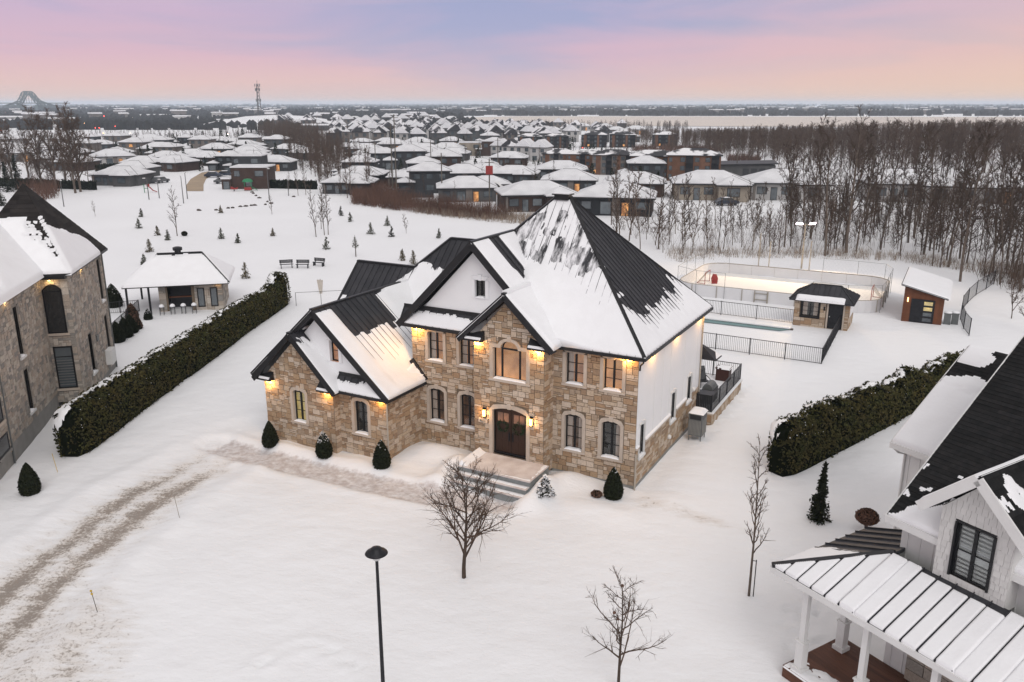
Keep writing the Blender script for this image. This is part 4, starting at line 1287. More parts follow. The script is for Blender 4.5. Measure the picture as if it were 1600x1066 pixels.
# --- the entrance steps
st = thing('entrance_steps', 'snow-dusted stone landing with three steps at the front door', 'steps', hw(-6.1, -1.0), -TH)
mk('landing', (0.52, 0.46, 0.44), (0.70, 0.665, 0.65), 1.6, 0.85, 0.15, 10, detail=7)
mk('riser', (0.17, 0.185, 0.185), (0.25, 0.265, 0.265), 3, 0.85, 0.1, 12)
for k, (vf, zt) in enumerate(((-2.08, 0.80), (-2.42, 0.53), (-2.76, 0.26))):
    b = MB().box(-1.97 - 0.02 * k, 2.0 - 0.03 * k, vf, 0.0 if k == 0 else vf + 0.36, -0.3, zt - 0.05).build('riser', 'riser', st)
    o = MB().box(-2.0 - 0.02 * k, 2.03 - 0.03 * k, vf - 0.03, -0.02 if k == 0 else vf + 0.34, zt - 0.05, zt).build('tread', 'landing', st)
    if k:
        f_ = Face([(-1.98, vf + 0.05, zt), (1.97, vf + 0.05, zt), (1.97, vf + 0.33, zt + 0.01), (-1.98, vf + 0.33, zt + 0.01)])
        snow_on(f_, o, lambda s, t, S, T: 0.04 * (fbm(s * 2, t * 5, 3 + k) - 0.28), 0.06, base=0.0, taper=0.06, over=0.0)
    else:
        f_ = Face([(-2.0, -2.05, zt), (2.0, -2.05, zt), (2.0, -0.03, zt + 0.02), (-2.0, -0.03, zt + 0.02)])
        snow_on(f_, o, lambda s, t, S, T: -0.03 + 0.30 * sstep(0.14, 0.0, S) + 0.10 * sstep(0.90, 1.0, S) * (fbm(s * 3, t * 3, 5) - 0.2) + 0.07 * sstep(0.14, 0.0, 1 - T) * (fbm(s * 2.2, t, 6)), 0.06, base=0.0, taper=0.12, over=0.0)
# ------------------------------------------------------------------ the grey stone house on the left
LSIZES = [(3, 2), (2, 2), (4, 2), (2, 1), (3, 1), (4, 1), (3, 2), (2, 3)]
LH = Vector((at(38, 722).x - 0.46, at(38, 722).y - 0.10, 0))
LT = R(-13)
N1 = Building('neighbour_house', 'grey stone two-storey house with steep dark shingled peak at the left edge', 'house', LH, -LT, 21)
LE = 8.35
# walls: A is the nearer block, B steps out behind it
A0, A1 = (0.0, -6.0), (0.0, 8.2)
ha = [(9.35, 9.85, 4.75, 7.5), (9.4, 9.95, 1.55, 3.95)]
N1.wall(A0, A1, 1.0, LE, ha, stone='stone_grey', mat='mortar_grey', mod=0.125, sizes=LSIZES)
N1.wall((-5.8, -6.0), A0, -0.5, LE, mat='mortar_grey', stone='stone_grey', mod=0.2, sizes=LSIZES)
N1.wall(A0, A1, -1.0, 1.0, mat='concrete', name='foundation')
for (a, b, c, d), sl in zip(ha, (1, 1)):
    N1.window(A0, A1, (a + b) / 2, c, b - a, d - c, 0, cols=1, rows=1, trim=None, room='room_dark', depth=0.08)
C0, C1 = (-2.0, 8.2), (1.5, 8.2)
hc = [(0.55, 1.75, 4.72, 7.75), (0.75, 1.95, 1.25, 3.95)]
N1.wall(C0, C1, 0.4, LE, [], stone='stone_grey', mat='mortar_grey', mod=0.14, sizes=LSIZES)
B0, B1 = (1.5, 8.2), (1.5, 16.5)
hb = [(2.55, 3.2, 1.35, 3.9), (6.95, 7.5, 1.3, 4.0), (6.95, 7.5, 5.1, 7.9)]
N1.wall(B0, B1, 0.4, LE, hb, stone='stone_grey', mat='mortar_grey', mod=0.125, sizes=LSIZES)
for a, b, c, d in hb:
    N1.window(B0, B1, (a + b) / 2, c, b - a, d - c, 0, cols=1, rows=1, trim=None, room='room_dark', depth=0.08)
N1.wall(B0, B1, -1.0, 0.4, mat='concrete', name='foundation')
N1.wall((1.5, 16.5), (-4.2, 16.5), -1, LE, mat='mortar_grey')
N1.wall((-4.2, 16.5), (-4.2, 8.2), -1, LE, mat='mortar_grey')
N1.wall((-5.8, 8.2), (-5.8, -6.0), -1, LE, mat='mortar_grey')
N1.wall((-2.0, 8.2), (-5.8, 8.2), -1, LE, mat='mortar_grey')


def flush_window(B, p0, p1, sc, z0, w, h, rise=0.0, frame=0.09, glass='glass_dark', rails=(), muntins=0, sill='trim_stone', warm=None):
    """a window set on the face of a solid wall: casing, pane, rails"""
    ang, L = B.wallframe(p0, p1)
    loc = (p0[0] + sc * math.cos(ang), p0[1] + sc * math.sin(ang), z0)
    n = 8 if rise else 1; hs = h - rise; hw_ = w / 2
    arc_ = lambda k: ((-1 + 2 * k / n) * hw_, hs + rise * (1 - (-1 + 2 * k / n) ** 2))
    F = MB(); y0, y1 = -0.075, 0.02
    F.box(-hw_, -hw_ + frame, y0, y1, 0, hs); F.box(hw_ - frame, hw_, y0, y1, 0, hs); F.box(-hw_ + frame, hw_ - frame, y0, y1, 0, frame)
    for k in range(n):
        a, b = arc_(k), arc_(k + 1); F.prism([(a[0], y0, a[1] - frame), (b[0], y0, b[1] - frame), (b[0], y0, b[1]), (a[0], y0, a[1])], (0, y1 - y0, 0))
    for z in rails: F.box(-hw_ + frame, hw_ - frame, y0 + 0.01, y1, z - 0.03, z + 0.03)
    for k in range(muntins):
        x = -hw_ + w * (k + 1) / (muntins + 1); F.box(x - 0.02, x + 0.02, y0 + 0.012, y1, frame, hs)
    o = F.build('window', 'frame_black', B.root, loc, (0, 0, ang))
    g = MB().prism([(-hw_ + 0.02, -0.06, 0.02), (hw_ - 0.02, -0.06, 0.02)] + [(arc_(k)[0] * 0.97, -0.06, arc_(k)[1] - 0.02) for k in range(n, -1, -1)], (0, 0.012, 0))
    g.build('pane', glass, o)
    if sill: MB().box(-hw_ - 0.1, hw_ + 0.1, -0.13, 0.0, -0.14, -0.005).build('sill', sill, o)
    return o


flush_window(N1, C0, C1, 2.60, 4.78, 1.06, 3.0, 0.35, rails=(2.55,))
wb = flush_window(N1, C0, C1, 2.70, 1.3, 1.06, 2.65, 0.0, rails=(2.0,), glass='glass_pale')
for i in range(10):
    MB().box(-0.44, 0.44, -0.072, -0.063, 0.2 + i * 0.17, 0.2 + i * 0.17 + 0.07).build('blind_slat', 'metal_grey', wb)
flush_window(N1, A0, A1, 4.9, 0.95, 1.5, 0.55 + 0.4, 0.0, sill='concrete')
flush_window(N1, A0, A1, 5.0, 2.6, 1.0, 2.0, 0.0)
# roofs
LR = 8.45
Ar = [(-6.2, -6.4, LR), (0.35, -6.4, LR), (0.35, 9.2, LR), (-6.2, 9.2, LR)]
rA0, rA1 = (-2.9, -3.2, 11.6), (-2.9, 11.2, 11.6)
ra = MB().add([*Ar, rA0, rA1], [(0, 1, 4), (1, 2, 5, 4), (2, 3, 5), (3, 0, 4, 5), (0, 3, 2, 1)]).build('roof', 'shingle_brown', N1.root)
apex = (-1.34, 12.4, 13.32)
Br = [(-4.55, 7.8, LR), (1.85, 7.8, LR), (1.85, 16.9, LR), (-4.55, 16.9, LR)]
rb = MB().add([*Br, apex], [(0, 1, 4), (1, 2, 4), (2, 3, 4), (3, 0, 4), (0, 3, 2, 1)]).build('roof', 'shingle_brown', N1.root)


def shingles(f, parent, mat, course=0.30, w=0.95, seed=1, limit=None, name='shingle'):
    """laid courses of shingles, joined, as the small units they are"""
    rg = random.Random(seed); b = MB(); t = f.t0; row = 0
    while t < f.t1:
        s = f.s0 - rg.uniform(0, w)
        while s < f.s1:
            ww = w * rg.uniform(0.75, 1.15)
            q = clip_convex([(s + 0.006, t), (s + ww - 0.006, t), (s + ww - 0.006, t + course), (s + 0.006, t + course)], f.P2)
            if len(q) >= 3 and abs(parea(q)) > 0.01:
                th = rg.uniform(0.012, 0.022)
                b.add([f.to3(x, y, 0.006 + th * (y - t) / course * 1.0) for x, y in q], [tuple(range(len(q)))])
                lo = [p for p in q if abs(p[1] - t - course) < 1e-5]
                if len(lo) == 2: b.add([f.to3(lo[0][0], lo[0][1], 0.006 + th), f.to3(lo[1][0], lo[1][1], 0.006 + th), f.to3(lo[1][0], lo[1][1], -0.01), f.to3(lo[0][0], lo[0][1], -0.01)], [(0, 1, 2, 3)])
            s += ww
        t += course; row += 1
    o = b.build(name, mat, parent); o['kind'] = 'stuff'
    return o


fA = Face([Ar[1], Ar[2], rA1, rA0]); fA2 = Face([Ar[0], Ar[1], rA0])
fBf = Face([Br[0], Br[1], apex]); fBr = Face([Br[1], Br[2], apex])
for fc, pr in ((fA, ra), (fBf, rb), (fBr, rb)): shingles(fc, pr, 'shingle_brown', 0.32, 1.0, 3)


def s_A(s, t, S, T):
    n = fbm(s * 1.4, t * 1.4, 8)
    P = np.array(fA.o) + s[..., None] * np.array(fA.S) + t[..., None] * np.array(fA.T)
    d = np.hypot((P[..., 1] - 2.4) * 0.7, (P[..., 0] + 0.75))
    return 0.14 + 0.05 * (n - 0.5) - 0.3 * sstep(0.75, 0.5, d + (n - 0.5) * 1.1)


def s_Bf(s, t, S, T):
    # the front of the peak: bare above, snow below, with a comb of bare courses beside the hip
    P = np.array(fBf.o) + s[..., None] * np.array(fBf.S) + t[..., None] * np.array(fBf.T)
    n = fbm(s * 1.3, t * 1.3, 18); n4 = fbm(s * 4, t * 4, 9)
    x, z = P[..., 0], P[..., 2]
    hip = 1.85 - (z - LR) * 3.19 / 4.87
    h = 0.14 * sstep(0.0, 0.25, 11.5 - z + (n - 0.5) * 0.25) - 0.02
    w = 0.25 + 0.9 * sstep(9.2, 10.6, z) * sstep(11.9, 10.8, z)
    comb = (hip - x > 0.10) & (hip - x < w * (0.5 + n4)) & (z > 9.3) & (z < 11.7)
    return np.where(comb & (((np.mod(t + 0.3 * n, 0.30) < 0.16) & (n4 > 0.36)) | (fbm(s * 2.5, t * 2.5, 33) > 0.56) | (hip - x < 0.2)), -0.02, h)


def s_Br(s, t, S, T):
    P = np.array(fBr.o) + s[..., None] * np.array(fBr.S) + t[..., None] * np.array(fBr.T)
    n = fbm(s * 1.3, t * 1.3, 28)
    lim = 11.6 - (P[..., 1] - 9.0) * 0.36 - 1.3 * sstep(14.2, 15.2, P[..., 1])
    return 0.14 * sstep(0.0, 0.35, lim - P[..., 2] + (n - 0.5) * 0.5) - 0.02


snow_on(fA, ra, s_A, 0.14, over=0.05); snow_on(fA2, ra, full(4, 0.12), 0.25)
snow_on(fBf, rb, s_Bf, 0.12); snow_on(fBr, rb, s_Br, 0.10, over=0.05)
for a, b in ((Ar[1], Ar[2]), (Ar[0], Ar[1]), ((-0.2, 7.72, LR), Br[1]), (Br[1], Br[2])):
    MB().bar(Vector(a) - Vector((0, 0, 0.08)), Vector(b) - Vector((0, 0, 0.08)), 0.10, 0.16).build('gutter', 'trim_black', N1.root)
MB().box(-0.1, 1.5, 7.82, 8.2, LE - 0.25, LE + 0.05).build('fascia', 'trim_black', N1.root)
for u_, v_, z_, e_ in ((0.18, 2.3, 8.25, 9), (0.6, 7.95, 8.05, 10), (1.68, 11.2, 8.25, 9)): downlight(N1, u_, v_, z_, e_, (1.0, 0.62, 0.24))
for u_, v_ in ((0.05, -0.05), (1.56, 16.45)): MB().tube([(u_, v_, 0), (u_, v_, 8.3)], 0.05, 6).build('downpipe', 'metal_grey', N1.root)
MB().box(1.52, 1.95, 14.0, 15.0, 0.9, 1.9).build('heat_pump', 'paint_white', N1.root)
MB().box(1.52, 1.60, 12.4, 12.8, 3.0, 3.4).build('meter_box', 'metal_grey', N1.root)
N1.lay_stones(300)

# ------------------------------------------------------------------ the pool pavilion behind it
PVO = Vector((-32.9, 70.9, 0)); PVT = R(-14)
PV = Building('garden_pavilion', 'low stone pavilion under a snowy hip roof beyond the left hedge', 'pavilion', PVO, -PVT, 5)
PV.wall((1.6, 0.6), (7.0, 0.6), 0.0, 2.55, [(0.75, 2.75, 0.0, 2.3)], mat='mortar', stone='stone_grey', mod=0.2)
PV.wall((7.0, 0.6), (7.0, 6.0), 0.0, 2.55, mat='mortar', stone='stone_grey', mod=0.2)
PV.wall((1.6, 6.0), (1.6, 0.6), 0.0, 2.55, mat='mortar')
PV.wall((7.0, 6.0), (1.6, 6.0), 0.0, 2.55, mat='mortar')
MB().box(2.3, 4.4, 2.2, 2.4, 0.0, 2.3).build('bar_back', 'plastic_dark', PV.root)
MB().box(2.4, 4.3, 0.9, 1.2, 1.25, 1.33).build('bar_shelf', 'shed_wood', PV.root)
for x in (5.15, 6.25): flush_window(PV, (1.6, 0.6), (7.0, 0.6), x - 1.6, 0.35, 0.62, 1.75, 0, glass='glass_pale', sill=None)
pe = [(-1.2, -0.3, 2.65), (7.7, -0.3, 2.65), (7.7, 6.9, 2.65), (-1.2, 6.9, 2.65)]
pr0, pr1 = (1.4, 3.3, 4.9), (5.2, 3.3, 4.9)
pro = MB().add([*pe, pr0, pr1, *[(x, y, z - 0.16) for x, y, z in pe]], [(0, 1, 5, 4), (1, 2, 5), (2, 3, 4, 5), (3, 0, 4), (6, 9, 8, 7), (0, 6, 7, 1), (1, 7, 8, 2), (2, 8, 9, 3), (3, 9, 6, 0)]).build('roof', 'shingle_black', PV.root)
for fc, sd_ in ((Face([pe[0], pe[1], pr1, pr0]), 1), (Face([pe[1], pe[2], pr1]), 2), (Face([pe[3], pe[0], pr0]), 3)):
    snow_on(fc, pro, lambda s, t, S, T: 0.12 * sstep(0.015, 0.12, T + (fbm(s * 0.7, t, 3) - 0.55) * 0.28) - 0.004, 0.14, taper=0.2)
for a, b in ((pr0, pr1), (pe[1], pr1)): MB().bar(a, b, 0.2, 0.1).build('hip_cap', 'trim_black', pro)
MB().lathe([(0.28, 0), (0.28, 0.25), (0.42, 0.3), (0.42, 0.55), (0.2, 0.62)], 12).build('roof_vent', 'metal_black', pro, (3.2, 3.3, 4.85))
for x, y in ((-0.9, -0.1), (-0.9, 6.5), (0.9, 0.0)): MB().box(x - 0.08, x + 0.08, y - 0.08, y + 0.08, 0, 2.6).build('post', 'metal_black', PV.root)
downlight(PV, 6.7, 0.35, 2.5, 2.5, (1.0, 0.6, 0.22))
PV.lay_stones(150)
for i, x in enumerate((1.9, 2.8, 3.7, 4.6)):
    p = PV.root.matrix_basis
    c = PVO + Vector((math.cos(-PVT) * x - math.sin(-PVT) * -0.5, math.sin(-PVT) * x + math.cos(-PVT) * -0.5, 0))
    t = thing('bar_stool', 'snow-capped bar stool, number %s from the left at the pavilion counter' % ('one', 'two', 'three', 'four')[i], 'stool', c, -PVT, 'stools at the pavilion counter')
    for sx, sy in ((-1, -1), (1, -1), (1, 1), (-1, 1)): MB().box(sx * 0.16 - 0.015, sx * 0.16 + 0.015, sy * 0.16 - 0.015, sy * 0.16 + 0.015, 0, 0.7).build('leg', 'metal_black', t)
    MB().box(-0.2, 0.2, -0.2, 0.2, 0.7, 0.76).build('seat', 'plastic_dark', t)
    MB().lathe([(0.24, 0), (0.22, 0.12), (0.13, 0.22), (0.02, 0.26)], 10, (0, 0, 0.76)).build('snow', 'snow', t, smooth=True)


# ------------------------------------------------------------------ the white house on the right
RO = Vector((9.379, 22.794, 0)); RT = R(58.6)
N2 = Building('neighbour_house', 'white board-and-batten house with black shingle roof at the lower right', 'house', RO, -RT, 31)


def batten_wall(p0, p1, z0, z1, poly=None, step=0.42):
    w = N2.wall(p0, p1, z0, z1, mat='paint_white', poly=poly)
    ang, L = N2.wallframe(p0, p1); k = step / 2
    while k < L:
        MB().box(k - 0.02, k + 0.02, -0.022, 0.0, z0, z1).build('batten', 'paint_white', w); k += step
    return w


batten_wall((1.15, 2.6), (14.0, 2.6), 0.0, 5.6)
batten_wall((1.15, 12.0), (1.15, 2.6), 0.0, 5.6)
batten_wall((-2.35, 7.9), (3.0, 7.9), 0.0, 5.6)
batten_wall((-2.35, 15.5), (-2.35, 7.9), 0.0, 5.6)
N2.wall((14, 2.6), (14, 16.5), 0, 5.6, mat='paint_white'); N2.wall((14, 16.5), (-2.35, 16.5), 0, 5.6, mat='paint_white')
# main roof and the rear wing roof, black shingles
RE = 5.72


def shed_pair(u0, u1, ve, vr, zr, vb, snowfn, res):
    f1 = Face([(u0, ve, RE), (u1, ve, RE), (u1, vr, zr), (u0, vr, zr)])
    b = MB(); b.prism(f1.p, (0, 0, -0.12)); b.prism([(u0, vr, zr), (u1, vr, zr), (u1, vb, RE), (u0, vb, RE)], (0, 0, -0.12))
    b.add([(u0 + 0.3, ve + 0.4, RE - 0.1), (u0 + 0.3, vr, zr - 0.15), (u0 + 0.3, vb - 0.4, RE - 0.1)], [(0, 1, 2)])
    o = b.build('roof', 'shingle_black', N2.root)
    shingles(f1, o, 'shingle_black', 0.16, 0.9, 5)
    if snowfn: snow_on(f1, o, snowfn(f1), res)
    MB().bar((u0, ve - 0.03, RE - 0.12), (u1, ve - 0.03, RE - 0.12), 0.12, 0.22).build('fascia', 'paint_white', o)
    MB().bar((u0 - 0.02, ve, RE - 0.14), (u0 - 0.02, vr, zr - 0.14), 0.06, 0.22).build('rake_board', 'paint_white', o)
    return o


def s_rmain(f):
    def fn(s, t, S, T):
        P = np.array(f.o) + s[..., None] * np.array(f.S) + t[..., None] * np.array(f.T)
        u, v = P[..., 0], P[..., 1]
        n = fbm(s * 2.0, t * 2.0, 6)
        d = (v - 2.2) - 0.95 * sstep(0.9, 2.2, u) - 0.06
        spots = (fbm(s * 2.4, t * 4.0, 44) > 0.74) & (v < 3.9) & (u < 2.2)
        return np.maximum(0.12 * sstep(0.0, -0.8, d + (n - 0.5) * 0.8) - 0.004, spots * 0.03 - 0.002)
    return fn


def s_rback(f):
    def fn(s, t, S, T):
        n = fbm(s * 0.9, t * 3.5, 16)
        low = sstep(0.30, 0.46, T + (n - 0.5) * 0.22)
        f_ = np.array(f.o)[0] + s * f.S.x + t * f.T.x
        top = sstep(0.20, 0.08, T + (n - 0.5) * 0.2) * sstep(-1.5, -2.4, f_ + (n - 0.5))
        return 0.13 * low - 0.006 + 0.06 * top
    return fn


rmain = shed_pair(0.83, 15.0, 2.2, 9.4, 11.2, 16.6, s_rmain, 0.05)
rback = shed_pair(-2.7, 4.5, 7.5, 11.8, 8.86, 16.2, s_rback, 0.07)
MB().tube([(-2.6, 7.45, 5.55), (-2.5, 7.7, 5.3), (-2.32, 7.86, 5.25), (-2.32, 7.86, 0)], 0.045, 6).build('downpipe', 'paint_white', N2.root)
# the front gable with white shakes
GV = 2.0
gp0, gp1 = (2.62, GV), (4.72, GV)
gw = N2.wall(gp0, gp1, 4.5, 6.75, [(0.50, 1.55, 4.88, 6.58)], poly=[(0, 4.4), (2.1, 4.4), (2.1, 6.85), (1.05, 7.95), (0, 6.85)], mat='shake_white', name='gable_wall')
N2.wall((2.62, 5.5), gp0, 4.5, 6.9, mat='shake_white', name='gable_wall'); N2.wall(gp1, (4.72, 5.5), 4.5, 6.9, mat='shake_white', name='gable_wall')
rg = random.Random(3); zc = 4.45; row = 0
gpoly = [(0, 4.4), (2.1, 4.4), (2.1, 6.85), (1.05, 7.95), (0, 6.85)]
while zc < 7.95:
    xx = -rg.uniform(0, 0.15)
    while xx < 2.1:
        ww = rg.choice((0.13, 0.17, 0.21))
        q = clip_convex([(xx + 0.004, zc), (xx + ww - 0.004, zc), (xx + ww - 0.004, zc + 0.21), (xx + 0.004, zc + 0.21)], gpoly)
        if len(q) >= 3 and not any(0.38 < (xx + ww / 2) < 1.67 and 4.76 < zc + 0.1 < 6.7 for _ in (0,)):
            drop = rg.uniform(-0.006, 0.006)
            MB().prism([(x, 0.0 - 0.03 + 0.02 * (z - zc) / 0.21, z + (drop if abs(z - zc) < 1e-6 else 0)) for x, z in q], (0, 0.01, 0)).build('shake', 'shake_white', gw)
        xx += ww
    zc += 0.20; row += 1
gwin = N2.window(gp0, gp1, 1.025, 4.88, 1.05, 1.70, 0, cols=2, rows=2, trim='frame_black', tw=0.06, key=False, room='room_dark', blind=True, snow=False, sill=False, depth=0.05)
gl = [(3.67, 1.62, 8.3), (2.12, 1.62, 6.85), (2.12, 5.2, 6.85), (3.67, 6.6, 8.3)]; gr = [(3.67, 1.62, 8.3), (5.22, 1.62, 6.85), (5.22, 5.2, 6.85), (3.67, 6.6, 8.3)]
gro = MB().prism(gl, (0, 0, -0.08)).prism(gr, (0, 0, -0.08)).build('gable_roof', 'shingle_black', N2.root)
fgl, fgr = Face(gl), Face(gr)
shingles(fgr, gro, 'shingle_black', 0.16, 0.9, 8)
snow_on(fgl, gro, full(7, 0.07), 0.08)
snow_on(fgr, gro, lambda s, t, S, T: 0.05 * (fbm(s * 2.0, t * 1.2, 61) > 0.66) * sstep(0.6, 0.3, T) - 0.002, 0.05)
for e in (2.12, 5.22):
    MB().bar((3.67, 1.60, 8.18), (e, 1.60, 6.73), 0.06, 0.30).build('rake_board', 'paint_white', gro)
    MB().bar((3.67, 1.82, 8.10), (e, 1.82, 6.65), 0.40, 0.05).build('soffit', 'paint_white', gro)
# porch: hipped metal roof on white posts over a wooden deck
PE, PVf, PU0 = 3.70, -0.50, -1.15
ph = 4.65
fpf = Face([(PU0, PVf, PE), (16, PVf, PE), (16, 2.0, ph), (1.35, 2.0, ph)])
fpl = Face([(PU0, 4.2, PE), (PU0, PVf, PE), (1.35, 2.0, ph), (1.35, 4.2, ph)])
po = MB().prism(fpf.p, (0, 0, -0.10)).prism(fpl.p, (0, 0, -0.10)).build('porch_roof', 'roof_metal', N2.root)
pww, _ = roof_panels(fpf, po, w=0.50, rib=0.055); roof_panels(fpl, po, w=0.50, rib=0.055)


npan = int(round((fpf.s1 - fpf.s0) / pww)); rgp = random.Random(12)
for k in range(npan):
    a_ = fpf.s0 + k * pww
    bury = rgp.random() < 0.28
    q = clip(clip(fpf.P2, 1, 0, a_ + pww + (0.05 if bury else -0.004)), -1, 0, -(a_ + 0.004))
    if len(q) < 3: continue
    um = fpf.to3(a_ + pww / 2, fpf.t0).x
    top = fpf.t0 + (0.16 + 0.05 * (um - 2.7) if 2.6 < um < 4.95 else 0.03) + rgp.uniform(-0.02, 0.03)
    q = clip(q, 0, -1, -top)
    q = clip(q, -1 * (1 if fpf.S.x > 0 else -1), 0, 1e9)
    if len(q) < 3 or abs(parea(q)) < 0.02: continue
    slab = Face([fpf.to3(x, y) for x, y in q])
    th_ = rgp.uniform(0.07, 0.11) + (0.035 if bury else 0); thin = rgp.random() < 0.05; sd_ = k + 50
    ov = rgp.choice((0.0, 0.0, 0.06, 0.14))
    snow_on(slab, po, lambda s, t, S, T: (th_ * (0.8 + 0.4 * fbm(s * 1.5, t, sd_)) if not thin else 0.05 * (fbm(s * 3, t * 2, sd_) - 0.1)), 0.045, taper=0.03, over=0.0, name='snow_slab')
snow_on(fpl, po, lambda s, t, S, T: 0.09 * sstep(0.5, 0.62, (S if fpl.to3(fpl.s1, 0).y < fpl.to3(fpl.s0, 0).y else 1 - S) + (fbm(s * 2, t * 2, 4) - 0.5) * 0.1) - 0.004, 0.05)
MB().bar((PU0, PVf, PE + 0.06), (1.35, 2.0, ph + 0.06), 0.20, 0.10).build('hip_cap', 'trim_black', po)
MB().bar((PU0 - 0.02, PVf - 0.02, PE - 0.08), (16, PVf - 0.02, PE - 0.08), 0.06, 0.20).build('fascia', 'paint_white', po)
MB().bar((PU0 - 0.02, PVf, PE - 0.08), (PU0 - 0.02, 4.2, PE - 0.08), 0.06, 0.20).build('fascia', 'paint_white', po)
MB().add([(PU0, PVf, PE - 0.17), (16, PVf, PE - 0.17), (16, 2.6, PE - 0.17), (PU0, 4.2, PE - 0.17)], [(0, 1, 2, 3)]).build('porch_ceiling', 'paint_white', po)
DZ = 0.40
dk_ = MB().box(-0.45, 12.0, -0.35, 2.55, -0.2, DZ - 0.035).build('porch_deck', 'deck_wood', N2.root)
for i in range(20):
    v0_ = -0.35 + i * 0.146
    MB().box(-0.45, 12.0, v0_ + 0.003, v0_ + 0.140, DZ - 0.035, DZ).build('plank', 'deck_wood', dk_)
snf = Face([(-0.45, -0.35, DZ), (3.0, -0.35, DZ), (3.0, 2.5, DZ + 0.001), (-0.45, 2.5, DZ + 0.001)])
snow_on(snf, dk_, lambda s, t, S, T: 0.05 * sstep(1.1, 0.3, np.hypot((np.array(snf.o)[0] + s * snf.S.x + t * snf.T.x) - 0.6, ((np.array(snf.o)[1] + s * snf.S.y + t * snf.T.y) + 0.2) * 1.6) + (fbm(s * 4, t * 4, 3) - 0.5) * 1.2) - 0.006, 0.04, base=0, over=0.0)


def post(u, v):
    b = MB().box(u - 0.09, u + 0.09, v - 0.09, v + 0.09, DZ, PE - 0.15)
    o = b.build('porch_post', 'paint_white', N2.root)
    MB().box(u - 0.14, u + 0.14, v - 0.14, v + 0.14, DZ, DZ + 1.05).build('post_wrap', 'paint_white', o)
    MB().box(u - 0.17, u + 0.17, v - 0.17, v + 0.17, DZ + 1.05, DZ + 1.10).build('post_cap', 'paint_white', o)
    MB().box(u - 0.20, u + 0.20, v - 0.20, v + 0.20, DZ, DZ + 0.14).build('post_base', 'paint_white', o)


for u, v in ((0.0, -0.08), (0.0, 1.95), (2.15, -0.08), (4.3, -0.08), (6.4, -0.08)): post(u, v)
# fieldstone base and a door inside the porch
N2.wall((2.0, 2.45), (8.0, 2.45), DZ, 1.6, mat='mortar_grey', stone='stone_grey', mod=0.2)
flush_window(N2, (1.15, 2.6), (14.0, 2.6), 3.9, 1.2, 1.4, 1.7, 0)
N2.lay_stones(150)
# ------------------------------------------------------------------ foliage, clipped and grown
def leaf_soup(pts, nrm, size, rs, flat=0.6, aspect=0.55):
    """a small leaf-shaped triangle pair at each point, roughly facing nrm"""
    n = len(pts)
    a = rs.normal(0, 1, (n, 3)); d = nrm * flat + a * (1 - flat)
    d /= np.linalg.norm(d, axis=1, keepdims=True) + 1e-9
    t = np.cross(d, rs.normal(0, 1, (n, 3))); t /= np.linalg.norm(t, axis=1, keepdims=True) + 1e-9
    b = np.cross(d, t)
    s = size * rs.uniform(0.6, 1.4, (n, 1))
    v = np.stack([pts - t * s, pts + b * s * aspect, pts + t * s, pts - b * s * aspect], 1).reshape(-1, 3)
    q = np.arange(4 * n).reshape(n, 4)
    return v, q


